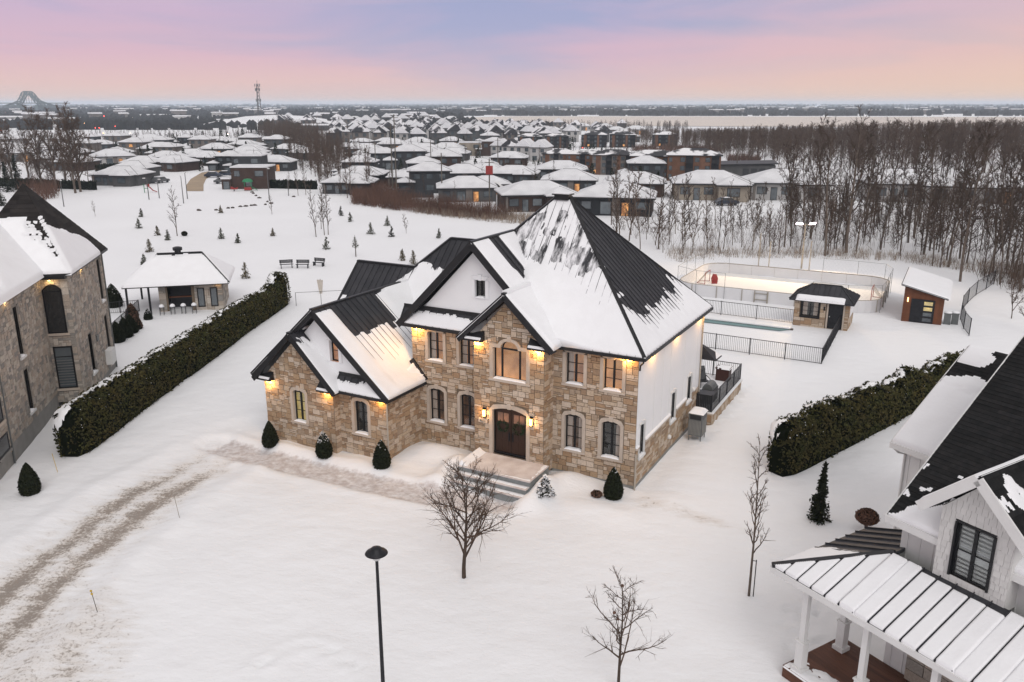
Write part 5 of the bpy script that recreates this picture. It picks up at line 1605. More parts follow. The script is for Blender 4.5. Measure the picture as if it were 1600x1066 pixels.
def hedge(name, label, cl, h0, h1, wid, seed, mat='cedar', dens=110, snow_amt=0.5, snow_side=1, bumps=0.12, dip=None, snow_holes=0.10):
    """a clipped cedar hedge along a ground polyline, snow along its top"""
    rs = np.random.RandomState(seed)
    t = thing(name, label, 'hedge', (cl[0][0], cl[0][1], 0))
    ox, oy = cl[0]
    seg = [math.hypot(b[0] - a[0], b[1] - a[1]) for a, b in zip(cl, cl[1:])]; L = sum(seg)

    def pos(r_):
        r_ = np.clip(r_, 0, L); x = np.zeros_like(r_); y = np.zeros_like(r_); nx = np.zeros_like(r_); ny = np.zeros_like(r_); acc = 0
        for (x0, y0), (x1, y1), l_ in zip(cl, cl[1:], seg):
            k = (r_ >= acc - 1e-9) & (r_ <= acc + l_ + 1e-9); f = (r_ - acc) / l_
            x = np.where(k, x0 + (x1 - x0) * f, x); y = np.where(k, y0 + (y1 - y0) * f, y)
            nx = np.where(k, (y1 - y0) / l_, nx); ny = np.where(k, -(x1 - x0) / l_, ny); acc += l_
        return x, y, nx, ny

    def top(r_):
        h = h0 + (h1 - h0) * r_ / L + bumps * (fbm(r_ * 0.9, r_ * 0 + 3, seed) - 0.5) * 2 + bumps * 0.8 * (vnoise(r_ / 0.75, r_ * 0, seed + 2) - 0.5)
        if dip is not None: h = h + dip(r_)
        return h
    V = []; Q = []; n0 = 0
    # side faces, top face and two rounded ends
    for kind, area in (('front', L * h0), ('back', L * h0), ('top', L * wid)):
        n = int(area * dens); r_ = rs.uniform(0, L, n); x, y, nx, ny = pos(r_); H_ = top(r_)
        if kind == 'top':
            w = rs.uniform(-0.5, 0.5, n); off = w * wid; z = H_ - 0.5 * wid * np.abs(w) ** 2.5 * 2 + rs.normal(0, 0.05, n); nn = np.stack([nx * w, ny * w, np.ones(n)], 1)
        else:
            sg = 1 if kind == 'front' else -1
            z = rs.uniform(0, 1, n) ** 0.9 * H_
            f = z / H_; off = sg * wid / 2 * (1 - 0.28 * f ** 3) * (0.86 + 0.2 * np.minimum(1, f * 4)) + rs.normal(0, 0.05, n) + 0.07 * (fbm(r_ * 1.3, z * 1.3, seed + 9) - 0.5)
            nn = np.stack([nx * sg, ny * sg, np.full(n, 0.35)], 1)
        ends = np.minimum(r_, L - r_); rd = np.clip(ends / (wid * 0.55), 0.02, 1); off = off * np.sqrt(rd * (2 - rd))
        z = np.where(rd < 1, np.minimum(z, H_ * (0.55 + 0.45 * rd)), z)
        P = np.stack([x + nx * off - ox, y + ny * off - oy, z + gz(cl[0][0], cl[0][1]) * 0], 1)
        v, q = leaf_soup(P, nn, 0.085, rs); V.append(v); Q.append(q + n0); n0 += len(v)
    link('foliage', fast_mesh('foliage', np.concatenate(V), np.concatenate(Q)), mat, t)
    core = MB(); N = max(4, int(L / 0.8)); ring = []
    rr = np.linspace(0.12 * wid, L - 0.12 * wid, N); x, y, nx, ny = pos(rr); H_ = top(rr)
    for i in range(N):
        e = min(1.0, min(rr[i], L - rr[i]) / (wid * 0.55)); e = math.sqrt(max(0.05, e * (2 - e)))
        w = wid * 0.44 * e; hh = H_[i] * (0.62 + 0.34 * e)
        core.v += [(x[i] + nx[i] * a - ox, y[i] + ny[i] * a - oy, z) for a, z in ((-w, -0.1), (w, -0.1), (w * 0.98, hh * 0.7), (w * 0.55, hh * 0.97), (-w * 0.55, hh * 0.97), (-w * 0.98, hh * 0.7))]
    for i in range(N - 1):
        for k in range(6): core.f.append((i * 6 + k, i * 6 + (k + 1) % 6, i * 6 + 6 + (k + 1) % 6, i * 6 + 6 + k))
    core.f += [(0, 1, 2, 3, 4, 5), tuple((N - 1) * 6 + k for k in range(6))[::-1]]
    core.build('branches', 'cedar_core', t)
    if snow_amt:
        nr, nw = int(L / 0.12), 10
        r_ = np.linspace(0.05, L - 0.05, nr); x, y, nx, ny = pos(r_); H_ = top(r_)
        ends = np.minimum(r_, L - r_); rd = np.clip(ends / (wid * 0.55), 0.02, 1); rd = np.sqrt(rd * (2 - rd))
        w = np.linspace(-0.12, 0.60, nw)
        RR, WW = np.meshgrid(r_, w, indexing='ij')
        th = 0.12 * (0.3 + fbm(RR * 1.1, WW * 2.5, seed + 4)) * sstep(-0.12, 0.12, WW + 0.35 * (fbm(RR * 1.6, WW * 0 + 1, seed + 6) - 0.5)) * sstep(0.62, 0.45, WW)
        th = th - snow_holes * sstep(0.52, 0.62, fbm(RR * 2.6, WW * 6, seed + 14))
        zz = (H_ * (0.55 + 0.45 * rd) * (rd < 1) + H_ * (rd >= 1))[:, None] - 0.5 * wid * np.abs(WW) ** 2.5 * 2 + th - 0.03
        off = snow_side * WW * wid * rd[:, None]
        P = np.stack([x[:, None] + nx[:, None] * off - ox, y[:, None] + ny[:, None] * off - oy, zz + 0.04 * rs.normal(0, 1, zz.shape) * (th > 0)], -1).reshape(-1, 3)
        ii = np.arange(nr * nw).reshape(nr, nw); qd = np.stack([ii[:-1, :-1], ii[1:, :-1], ii[1:, 1:], ii[:-1, 1:]], -1)[(th[:-1, :-1] > 0.015)]
        us, inv = np.unique(qd, return_inverse=True)
        me = fast_mesh('snow', P[us], inv.reshape(qd.shape), True)
        o = link('snow', me, 'snow', t); o['kind'] = 'stuff'
        n2 = int(L * 3.0); r2 = rs.uniform(0, L, n2); x, y, nx, ny = pos(r2); H2 = top(r2); z2 = rs.uniform(0.35, 1, n2) ** 0.5 * H2; off = -snow_side * wid / 2 * (1 - 0.28 * (z2 / H2) ** 3) * 1.03
        P2 = np.stack([x + nx * off - ox, y + ny * off - oy, z2], 1); v2, q2 = leaf_soup(P2, np.stack([-nx * snow_side, -ny * snow_side, nx * 0 + 1], 1), 0.03, rs, 0.8, 0.8)
        o = link('snow_specks', fast_mesh('snow_specks', v2, q2), 'snow', t); o['kind'] = 'stuff'
    return t


hl = [at(112, 735), at(150, 690), at(235, 622), at(330, 552), at(410, 497), at(456, 468)]
hl = [(-23.5, 40.2), (-23.3, 43.5), (-23.0, 50.0), (-22.6, 58.0), (-22.1, 68.0), (-21.6, 76.2)]
hedge('cedar_hedge', 'long clipped dark green cedar hedge with snow along its back, left of the stone house', hl, 2.55, 2.3, 1.7, 3, snow_amt=0.55, snow_side=-1, bumps=0.10, dip=lambda r_: 0.75 * sstep(33.6, 35.0, r_) - 0.35 * np.exp(-((r_ - 31.2) / 1.6) ** 2))
hr = [(13.2, 38.2), (16.5, 41.0), (22.0, 45.6), (28.0, 50.8), (32.6, 54.6)]
hedge('cedar_hedge', 'uneven cedar hedge powdered with snow between the white house and the back yard', hr, 2.75, 2.0, 1.5, 8, snow_amt=0.5, snow_side=-1, bumps=0.32, snow_holes=0.22, dip=lambda r_: -0.55 * np.exp(-((r_ - 16.5) / 1.2) ** 2) - 0.3 * np.exp(-((r_ - 11.0) / 0.8) ** 2) + 0.35 * np.exp(-((r_ - 13.8) / 0.9) ** 2))


def cone_shrub(name, label, p, h, r_, seed, mat='cedar_dark', snow_top=0.0, prof=None, cat='shrub', group=None, dens=1900):
    rs = np.random.RandomState(seed); t = thing(name, label, cat, p, 0, group)
    n = int(dens * h * r_ * 2); f = rs.uniform(0, 1, n)
    prof = prof or (lambda q: np.clip(1 - (np.clip(q - 0.20, 0, 1) / 0.80) ** 1.45, 0, 1) ** 0.80 * (0.82 + 0.18 * np.minimum(1, q / 0.2)))
    a = rs.uniform(0, 2 * math.pi, n); rad = r_ * prof(f) * (0.93 + 0.10 * rs.normal(0, 1, n) * 0.5)
    P = np.stack([rad * np.cos(a), rad * np.sin(a), f * h], 1)
    v, q = leaf_soup(P, np.stack([np.cos(a), np.sin(a), 0.3 + 0 * a], 1), 0.05, rs)
    link('foliage', fast_mesh('foliage', v, q), mat, t)
    fz = np.linspace(0, 0.97, 9)
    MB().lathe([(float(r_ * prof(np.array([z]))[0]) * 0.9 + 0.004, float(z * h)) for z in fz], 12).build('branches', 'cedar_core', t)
    if snow_top:
        n = int(160 * snow_top); f = 1 - rs.uniform(0, 1, n) ** 1.6 * 0.42; a = rs.uniform(0, 2 * math.pi, n); rad = r_ * prof(f) * 0.98
        v, q = leaf_soup(np.stack([rad * np.cos(a), rad * np.sin(a), f * h + 0.02], 1), np.tile([[0, 0, 1.0]], (n, 1)), 0.045, rs, 0.8, 0.8)
        o = link('snow', fast_mesh('snow', v, q), 'snow', t); o['kind'] = 'stuff'
    return t


cone_shrub('cone_shrub', 'dark clipped cone shrub alone on the snow by the grey house', gp(48, 770), 1.55, 0.50, 1)
cone_shrub('cone_shrub', 'dark clipped cone shrub at the far left corner of the stone wing', gp(423, 697), 1.42, 0.46, 2)
cone_shrub('cone_shrub', 'snow-capped clipped cone shrub between the two wing windows', gp(507, 716), 1.40, 0.46, 3, snow_top=1.0)
cone_shrub('cone_shrub', 'dark clipped cone shrub by the downpipe at the wing corner', gp(597, 733), 1.45, 0.48, 4, snow_top=0.12)
cone_shrub('cone_shrub', 'dark clipped cone shrub at the right front corner of the stone house', gp(958, 779), 1.52, 0.48, 5, snow_top=0.15)
ball = lambda q: np.sqrt(np.clip(1 - (2 * q - 1) ** 2, 0, 1))
cone_shrub('dry_bush', 'tiny dry brown bush poking out of the snow near the house corner', gp(932, 779), 0.28, 0.28, 7, mat='brush_red', prof=ball)
rd_ = cone_shrub('round_bush', 'round russet bush on a short stem beside the white house', gp(1353, 824), 0.95, 0.50, 9, mat='brush_red', prof=lambda q: np.where(q < 0.3, 0.06, np.sqrt(np.clip(1 - (2 * (q - 0.3) / 0.7 - 1) ** 2, 0, 1))), dens=2600)


def spruce_small(name, label, p, h, r_, seed, mat='cedar_dark', layers=9, cat='conifer', group=None, stem=0.0, dens=1.0, snow_=0.0, leaf=1.0):
    """a conifer built of drooping sprays on a stem"""
    rs = np.random.RandomState(seed); t = thing(name, label, cat, p, rs.uniform(0, 6), group)
    MB().tube([(0, 0, -0.2), (0.02, 0, h * 0.5), (0, 0, h)], [0.05 + h * 0.008, 0.04 + h * 0.004, 0.01], 5).build('trunk', 'bark', t)
    P = []; Nn = []
    for k in range(layers):
        f = (k + 0.5) / layers; z = stem + (h - stem) * f; rr = r_ * (1 - f) ** 0.8 * rs.uniform(0.75, 1.15)
        for b_ in range(int(9 - 4 * f)):
            a = rs.uniform(0, 2 * math.pi); m = int(26 * dens * (1 - 0.5 * f)); q = rs.uniform(0.1, 1, m)
            x = np.cos(a) * rr * q + rs.normal(0, 0.06 * r_, m); y = np.sin(a) * rr * q + rs.normal(0, 0.06 * r_, m)
            zz = z - 0.22 * rr * q ** 2 + 0.10 * rr * q + rs.normal(0, 0.055 * h, m)
            P.append(np.stack([x, y, zz], 1)); Nn.append(np.tile([[np.cos(a) * 0.4, np.sin(a) * 0.4, 0.8]], (m, 1)))
    P = np.concatenate(P); v, q = leaf_soup(P, np.concatenate(Nn), 0.075 * leaf * max(0.8, h / 2.4), rs, 0.5, 0.4)
    link('crown', fast_mesh('crown', v, q), mat, t)
    if snow_:
        k = rs.choice(len(P), int(len(P) * 0.06 * snow_)); v, q = leaf_soup(P[k] + [0, 0, 0.05], np.tile([[0, 0, 1.0]], (len(k), 1)), 0.07, rs, 0.8, 0.7)
        o = link('snow', fast_mesh('snow', v, q), 'snow', t); o['kind'] = 'stuff'
    return t


spruce_small('low_evergreen', 'small low evergreen heaped with snow beside the front steps', gp(852, 784), 0.85, 0.55, 6, layers=6, cat='shrub', dens=1.3, snow_=9)
spruce_small('weeping_spruce', 'narrow dark weeping spruce standing on the snow beside the right hedge', gp(1280, 812), 2.75, 0.50, 12, layers=13, dens=1.6)


# ------------------------------------------------------------------ bare trees
def grow(rs, H_, r0, clear, n1, len1, up, n2, n3, wob=0.02, lean=(0, 0), multi=1, elev=(0.5, 1.0), tip=0.004, twig_r=0.006, sub=0.45):
    """segments (p0,p1,r0,r1,order) of a leafless tree"""
    trunk = []; seg = []
    for mstem in range(multi):
        base = np.array([0, 0, 0.0]) + (rs.normal(0, 0.12, 3) * [1, 1, 0] if multi > 1 else 0)
        p = base.copy(); N = 9; d = np.array([lean[0], lean[1], 1.0]) + (rs.normal(0, 0.16, 3) * [1, 1, 0] if multi > 1 else 0); pts = [p.copy()]
        hh = H_ * (rs.uniform(0.8, 1.0) if mstem else 1.0)
        for i in range(N):
            d = d / np.linalg.norm(d); p = p + d * hh / N; d = d + rs.normal(0, wob, 3) * [1, 1, 0.3] + [0, 0, 0.03]; pts.append(p.copy())
        pts = np.array(pts); rad = r0 * (1 - np.linspace(0, 1, N + 1)) ** 0.85 + tip
        trunk.append((pts, rad))
        for b in range(n1):
            f = clear + (1 - clear) * ((b + rs.uniform(0, 1)) / n1) ** 0.9; f = min(f, 0.98); i = f * N; k = int(i); q0 = pts[k] + (pts[k + 1] - pts[k]) * (i - k); rr = rad[k] * 0.55
            a = b * 2.4 + rs.uniform(-0.6, 0.6); e = rs.uniform(*elev); l_ = len1 * H_ * (1.05 - 0.72 * f) * rs.uniform(0.7, 1.2)
            dr = np.array([math.cos(a) * math.cos(e), math.sin(a) * math.cos(e), math.sin(e)]); q = q0.copy(); M_ = 5; bp_ = [q.copy()]
            for j in range(M_):
                q = q + dr * l_ / M_; dr = dr + [0, 0, up] + rs.normal(0, 0.12, 3); dr /= np.linalg.norm(dr); bp_.append(q.copy())
            bp_ = np.array(bp_); br = rr * (1 - np.linspace(0, 1, M_ + 1)) ** 0.8 + tip
            seg.append((bp_, br, 1))
            for c in range(n2):
                g = rs.uniform(0.2, 1.0); i2 = min(g * M_, M_ - 1e-3); k2 = int(i2); s0 = bp_[k2] + (bp_[k2 + 1] - bp_[k2]) * (i2 - k2); dv = bp_[k2 + 1] - bp_[k2]; dv = dv / np.linalg.norm(dv)
                dv = dv + rs.normal(0, 0.55, 3) + [0, 0, up]; dv /= np.linalg.norm(dv); l2 = l_ * sub * (1.1 - 0.6 * g) * rs.uniform(0.6, 1.3)
                m_ = s0 + dv * l2 * 0.5; dv2 = dv + rs.normal(0, 0.25, 3) + [0, 0, up]; dv2 /= np.linalg.norm(dv2); e_ = m_ + dv2 * l2 * 0.5
                seg.append((np.array([s0, m_, e_]), np.array([br[k2] * 0.5 + tip * 0.5, br[k2] * 0.3 + tip * 0.5, tip * 0.6]), 2))
                for w in range(n3):
                    g2 = rs.uniform(0.15, 1.0); s1 = s0 + (m_ - s0) * min(1, g2 * 2) if g2 < 0.5 else m_ + (e_ - m_) * (g2 * 2 - 1)
                    dw = dv2 + rs.normal(0, 0.6, 3) + [0, 0, up * 0.6]; dw /= np.linalg.norm(dw)
                    seg.append((np.array([s1, s1 + dw * l2 * rs.uniform(0.25, 0.6)]), np.array([twig_r, twig_r * 0.5]), 3))
    return trunk, seg


def limbs_mesh(name, segs, sides, flat_from=3):
    """tubes for limbs, flat slivers for twigs"""
    V = []; Q = []; T = []; n0 = 0
    for pts, rad, order in segs:
        if order >= flat_from:
            p0, p1 = pts[0], pts[-1]; d = p1 - p0; x = np.cross(d, [0.3, 0.9, 0.2]); x /= np.linalg.norm(x) + 1e-9
            V += [p0 - x * rad[0], p0 + x * rad[0], p1 + x * rad[-1], p1 - x * rad[-1]]; Q.append((n0, n0 + 1, n0 + 2, n0 + 3)); n0 += 4
            continue
        n = sides[min(order, len(sides) - 1)]
        for i, p in enumerate(pts):
            d = pts[min(i + 1, len(pts) - 1)] - pts[max(i - 1, 0)]; d = d / (np.linalg.norm(d) + 1e-9)
            r_ = np.array([0.31, 0.17, 0.93]); r_ = r_ if abs(d @ r_) < 0.95 else np.array([1.0, 0, 0]); x = np.cross(d, r_); x /= np.linalg.norm(x); y = np.cross(d, x)
            for k in range(n):
                a = 2 * math.pi * k / n; V.append(p + rad[i] * (math.cos(a) * x + math.sin(a) * y))
        for i in range(len(pts) - 1):
            for k in range(n):
                a = n0 + i * n + k; b = n0 + i * n + (k + 1) % n; Q.append((a, b, b + n, a + n))
        n0 += len(pts) * n
    return fast_mesh(name, np.array(V), np.array(Q))


def bare_tree(name, label, p, rz, trunk, seg, group=None, bark='bark', twig='twig', cat='tree', scale=1.0):
    t = thing(name, label, cat, p, rz, group)
    if scale != 1.0: t.scale = (scale,) * 3
    tm = trunk if not isinstance(trunk, list) else limbs_mesh('trunk', [(a, b, 0) for a, b in trunk], (7, 5, 4))
    cm = seg if not isinstance(seg, list) else limbs_mesh('crown', seg, (6, 4, 3))
    link('trunk', tm, bark, t); link('crown', cm, twig, t)
    return t


rs = np.random.RandomState(14)
tr, sg = grow(rs, 4.4, 0.08, 0.16, 22, 0.74, 0.07, 15, 5, 0.05, elev=(0.45, 1.0), tip=0.006, twig_r=0.0065, sub=0.42)
bare_tree('bare_tree', 'spreading leafless young tree on the lawn before the front steps', gp(725, 904), 0.4, tr, sg)
rs = np.random.RandomState(5)
tr, sg = grow(rs, 3.9, 0.05, 0.22, 17, 0.55, 0.05, 10, 3, 0.03, elev=(0.45, 0.9), tip=0.005, twig_r=0.0065, sub=0.45)
bt = bare_tree('bare_tree', 'small leafless tree at the bottom edge left of the white porch', gp(966, 1078), 1.0, tr, sg)
for q in ((0.1, 0.05, 3.72), (-0.75, -0.1, 3.3), (-0.25, 0.0, 2.75)):
    MB().lathe([(0.01, 0), (0.05, 0.03), (0.04, 0.08), (0.005, 0.1)], 6, q).build('dead_leaf', 'brush_red', bt)
rs = np.random.RandomState(9)
tr, sg = grow(rs, 6.3, 0.045, 0.26, 20, 0.24, 0.16, 8, 2, 0.012, elev=(0.9, 1.2), tip=0.006, twig_r=0.0065, sub=0.4)
p_ = gp(1170, 931)
bare_tree('bare_tree', 'slender upright leafless sapling tied to a stake on the right lawn', p_, 0.2, tr, sg, bark='bark_grey')
tag(MB().tube([(0, 0, -0.2), (0, 0, 1.55)], 0.02, 6).bar((0, 0, 1.5), (-0.16, 0.02, 1.52), 0.02).build('tree_stake', 'metal_black', None, p_ + Vector((0.16, -0.03, 0))), 'thin metal stake beside the slender sapling', 'stake')

# ------------------------------------------------------------------ street lamp, driveway stakes
lp = thing('street_lamp', 'black street lamp with a mushroom cap in the foreground', 'street lamp', (-3.93, 21.30, 0))
MB().tube([(0, 0, -0.2), (0, 0, 0.9), (0, 0, 5.25)], [0.085, 0.062, 0.045], 10).build('pole', 'metal_black', lp)
MB().lathe([(0.05, 5.25), (0.10, 5.28), (0.16, 5.44), (0.17, 5.47)], 16).build('lens', 'lens_clear', lp, smooth=True)
MB().lathe([(0.30, 5.46), (0.335, 5.485), (0.30, 5.53), (0.16, 5.615), (0.15, 5.65), (0.07, 5.68), (0.02, 5.685)], 22).build('cap', 'metal_black', lp, smooth=True)
for px, py, h, lab, mt, disc in ((153, 962, 0.95, 'thin driveway marker with two round reflectors', 'pole_wood', True), (281, 813, 1.15, 'thin pale driveway marker rod on the lawn edge', 'pole_pale', False), (90, 738, 1.05, 'yellow marker rod at the near end of the left hedge', 'yellow_paint', False), (323, 553, 1.1, 'yellow marker rod against the middle of the left hedge', 'yellow_paint', False)):
    t = thing('snow_stake', lab, 'stake', gp(px, py))
    t.rotation_euler = (R(3), R(-5), 0)
    MB().tube([(0, 0, -0.1), (0, 0, h)], 0.013, 5).build('rod', mt, t)
    if disc:
        for z in (h - 0.04, h - 0.17): MB().lathe([(0.045, -0.008), (0.045, 0.008)], 10).build('reflector', 'yellow_paint', t, (0, -0.01, z), (math.pi / 2, 0, 0))

# ------------------------------------------------------------------ beside and behind the house
def hthing(name, label, cat, u, v, z=0.0, group=None, rz=0.0):
    p = hw(u, v, z); return thing(name, label, cat, p, -TH + rz, group)


ac = hthing('heat_pump', 'grey heat pump with louvres and a cap of snow by the side wall', 'heat pump', 0.42, 7.35)
MB().box(0, 0.78, 0, 0.9, 0.30, 1.60).build('cabinet', 'metal_grey', ac)
for i in range(9): MB().box(0.05 + i * 0.077, 0.085 + i * 0.077, -0.012, 0.0, 0.36, 1.20).build('louvre', 'concrete', ac)
for i in range(9): MB().box(0.78, 0.792, 0.06 + i * 0.09, 0.10 + i * 0.09, 0.36, 1.20).build('louvre', 'concrete', ac)
MB().box(0.08, 0.70, -0.008, 0.0, 1.26, 1.52).build('grille', 'plastic_dark', ac); MB().box(0.78, 0.788, 0.1, 0.8, 1.26, 1.52).build('grille', 'plastic_dark', ac)
for x, y in ((0.06, 0.06), (0.72, 0.06), (0.06, 0.84), (0.72, 0.84)): MB().box(x - 0.02, x + 0.02, y - 0.02, y + 0.02, -0.1, 0.30).build('leg', 'metal_grey', ac)
snow_on(Face([(-0.04, -0.04, 1.60), (0.82, -0.04, 1.60), (0.82, 0.94, 1.602), (-0.04, 0.94, 1.602)]), ac, lambda s, t, S, T: 0.17 * np.sqrt(np.clip(1 - (2 * S - 1) ** 4, 0, 1)) * np.sqrt(np.clip(1 - (2 * T - 1) ** 4, 0, 1)), 0.06, base=0.0, taper=0.15)

te = hthing('terrace', 'raised stone terrace with black railing behind the stone house', 'terrace', 0, 0)
TZ = 0.72
B_ = Building.__new__(Building); B_.root = te; B_.rng = random.Random(2); B_.stones = []
B_.wall((-4.5, 10.7), (1.0, 10.7), -0.3, TZ - 0.08, stone='stone_tan', mod=0.12); B_.wall((1.0, 10.05), (1.0, 17.1), -0.3, TZ - 0.08, stone='stone_tan', mod=0.12)
B_.wall((-0.0, 10.05), (1.0, 10.05), -0.3, TZ - 0.08, stone='stone_tan', mod=0.12)
B_.lay_stones(150)
MB().box(-4.5, 1.08, 10.0, 17.15, TZ - 0.08, TZ).build('slab', 'trim_stone', te)
MB().box(0.72, 1.10, 10.02, 17.16, TZ, TZ + 0.07).build('snow', 'snow', te)
snow_on(Face([(-4.5, 10.6, TZ), (0.7, 10.6, TZ), (0.7, 17.1, TZ + 0.001), (-4.5, 17.1, TZ + 0.001)]), te, lambda s, t, S, T: 0.09 * fbm(s, t, 4), 0.15, base=0.0)


def railing(parent, a, b, z0, h, gap=0.12, post_gap=1.8, glass=False, mat='metal_black'):
    a, b = Vector(a), Vector(b); L = (b - a).length; d = (b - a) / L
    MB().bar(a + Vector((0, 0, z0 + h)), b + Vector((0, 0, z0 + h)), 0.05, 0.04).build('top_rail', mat, parent)
    MB().bar(a + Vector((0, 0, z0 + 0.10)), b + Vector((0, 0, z0 + 0.10)), 0.035, 0.03).build('bottom_rail', mat, parent)
    n = max(1, round(L / post_gap))
    for i in range(n + 1):
        p = a + d * L * i / n; MB().box(p.x - 0.03, p.x + 0.03, p.y - 0.03, p.y + 0.03, z0 - 0.05, z0 + h + 0.05).build('post', mat, parent)
    m = int(L / gap)
    bm_ = MB().box(-0.009, 0.009, -0.009, 0.009, 0, h - 0.1); me = bm_.mesh('baluster'); me.materials.append(MATS[mat])
    for i in range(1, m):
        p = a + d * L * i / m; link('baluster', me, None, parent, (p.x, p.y, z0 + 0.1))


railing(te, (0.95, 10.15, 0), (0.95, 17.0, 0), TZ, 1.08); railing(te, (0.95, 17.0, 0), (-4.4, 17.0, 0), TZ, 1.08)
for i in range(10):
    x = -0.08 + i * 0.103; MB().box(x, x + 0.095, 10.12, 10.14, TZ + 0.03, TZ + 1.05).build('screen_board', 'plastic_dark', te)
MB().box(-0.1, 0.95, 10.1, 10.9, TZ + 1.05, TZ + 1.09).build('screen_top', 'plastic_dark', te)
gr_ = hthing('grill', 'covered barbecue grill with a rounded hood on the terrace', 'grill', 0.25, 12.1, TZ)
MB().box(-0.35, 0.35, -0.7, 0.7, 0.05, 0.85).build('cabinet', 'plastic_dark', gr_)
MB().prism([(0.32 * math.cos(a), -0.5, 0.86 + 0.36 * math.sin(a)) for a in np.linspace(0, math.pi, 9)], (0, 1.0, 0)).build('hood', 'metal_grey', gr_)
MB().box(0.33, 0.37, -0.4, 0.4, 0.98, 1.02).build('handle', 'metal_grey', gr_)
MB().box(-0.33, 0.33, -1.05, -0.72, 0.82, 0.86).build('side_shelf', 'metal_grey', gr_)
ch = hthing('lounge_chair', 'dark reclining garden chair on the snowy terrace', 'chair', -0.75, 14.6, TZ, rz=R(35))
MB().bar((-0.05, -0.3, 0.42), (-0.05, 0.35, 0.36), 0.62, 0.05).build('seat', 'plastic_dark', ch)
MB().bar((-0.05, 0.33, 0.38), (-0.05, 0.85, 1.12), 0.62, 0.05).build('backrest', 'plastic_dark', ch)
for sx in (-0.36, 0.26):
    MB().tube([(sx, -0.45, 0.0), (sx, -0.4, 0.35), (sx, -0.3, 0.6), (sx, 0.45, 0.62), (sx, 0.6, 0.3), (sx, 0.5, 0.0)], 0.025, 6).build('armrest_frame', 'plastic_dark', ch)
ch2 = hthing('lounge_chair', 'second dark garden chair close to the house wall', 'chair', -1.6, 14.0, TZ, rz=R(-40))
for o in list(ch.children):
    c = o.copy(); COL.objects.link(c); c.parent = ch2
bx_ = hthing('storage_box', 'brown square cabinet topped with snow at the terrace corner', 'box', 0.0, 16.4, TZ)
MB().box(-0.42, 0.42, -0.36, 0.36, 0.0, 0.85).build('body', 'plastic_brown', bx_); MB().box(-0.46, 0.46, -0.40, 0.40, 0.85, 0.93).build('lid', 'plastic_brown', bx_)
snow_on(Face([(-0.44, -0.38, 0.93), (0.44, -0.38, 0.93), (0.44, 0.38, 0.931), (-0.44, 0.38, 0.931)]), bx_, lambda s, t, S, T: 0.07 * (fbm(s * 3, t * 3, 2) - 0.30), 0.05, base=0.0)


# ------------------------------------------------------------------ pool, pool fence, pool house
po_ = hthing('swimming_pool', 'strip of blue-green pool wall showing above the snow', 'pool', 0, 0)
MB().add([(-7.5, 34.0, 0.06), (1.0, 34.0, 0.06), (0.3, 33.2, 0.06), (-7.5, 33.0, 0.06)], [(0, 1, 2, 3)]).build('cover', 'pool_tile', po_)
MB().box(-7.6, 1.2, 34.0, 34.35, -0.1, 0.10).build('coping', 'rock', po_)
MB().prism([(-7.6, 33.98, 0.10), (1.0, 33.98, 0.10), (1.0, 34.5, 0.10), (-7.6, 34.5, 0.10)], (0, 0, 0.10)).build('snow', 'snow', po_)
pf1 = hthing('pool_fence', 'black iron fence run between the pool and the rink', 'fence', 0, 0); railing(pf1, (-8.5, 36.5, 0), (0.8, 36.3, 0), 0.0, 1.22, 0.14, 2.7)
fb = [(at(1100, 547) - HO), (at(1283, 570) - HO), (at(1318, 516) - HO)]
fb = [Vector((q.dot(RU), q.dot(RV), 0)) for q in fb]
pf2 = hthing('pool_fence', 'black iron fence run along the near side of the pool yard', 'fence', 0, 0); railing(pf2, (-5.5, fb[0].y + 0.6, 0), fb[1], 0.0, 1.22, 0.14, 2.6)
pf3 = hthing('pool_fence', 'short black fence run from the yard corner to the pool house', 'fence', 0, 0); railing(pf3, fb[1], (4.55, 35.9, 0), 0.0, 1.22, 0.14, 2.4)
PH = Building('pool_house', 'little stone pool house with a dark metal hip roof and black door', 'pool house', hw(0.85, 35.95), -TH, 17)
PH.wall((0, 0), (4.3, 0), 0.0, 2.25, [(0.62, 1.95, 0.92, 2.16), (2.72, 3.88, 0.05, 2.2)], stone='stone_tan', mod=0.15)
PH.wall((4.3, 0), (4.3, 0.7), 0.0, 2.25, stone='stone_tan', mod=0.15); PH.wall((4.3, 0.7), (4.3, 3.2), 0.9, 2.25, mat='siding_white'); PH.wall((4.3, 0.7), (4.3, 3.2), 0.0, 0.9, stone='stone_tan', mod=0.15)
PH.wall((4.3, 3.2), (0, 3.2), 0, 2.25, mat='siding_white'); PH.wall((0, 3.2), (0, 0), 0, 2.25, mat='siding_white')
PH.window((0, 0), (4.3, 0), 1.285, 0.92, 1.33, 1.24, 0, cols=2, rows=3, trim='frame_black', tw=0.10, key=False, room='room_dark', curtain=(-1, 1), snow=False, depth=0.06)
dr_ = MB().box(2.72, 3.88, 0.04, 0.10, 0.05, 2.2).build('door', 'metal_black', PH.root)
for z0_, z1_ in ((0.25, 1.0), (1.15, 2.05)):
    for x in (2.85, 3.36): MB().box(x, x + 0.38, 0.025, 0.04, z0_, z1_).build('door_panel', 'metal_black', dr_)
MB().lathe([(0.03, 0), (0.035, 0.05)], 8).build('handle', 'paint_white', dr_, (2.85, 0.04, 1.05), (math.pi / 2, 0, 0))
for x in (2.6, 3.88): MB().box(x, x + 0.12, -0.05, 0.1, 0.0, 2.25).build('door_jamb', 'trim_stone', PH.root)
MB().box(2.34, 2.46, -0.12, 0.0, 1.55, 1.85).build('wall_lantern', 'metal_black', PH.root)
e_ = [(-0.4, -0.45, 2.34), (4.7, -0.45, 2.34), (4.7, 3.6, 2.34), (-0.4, 3.6, 2.34)]; r0_, r1_ = (1.05, 1.55, 3.36), (3.35, 1.55, 3.36)
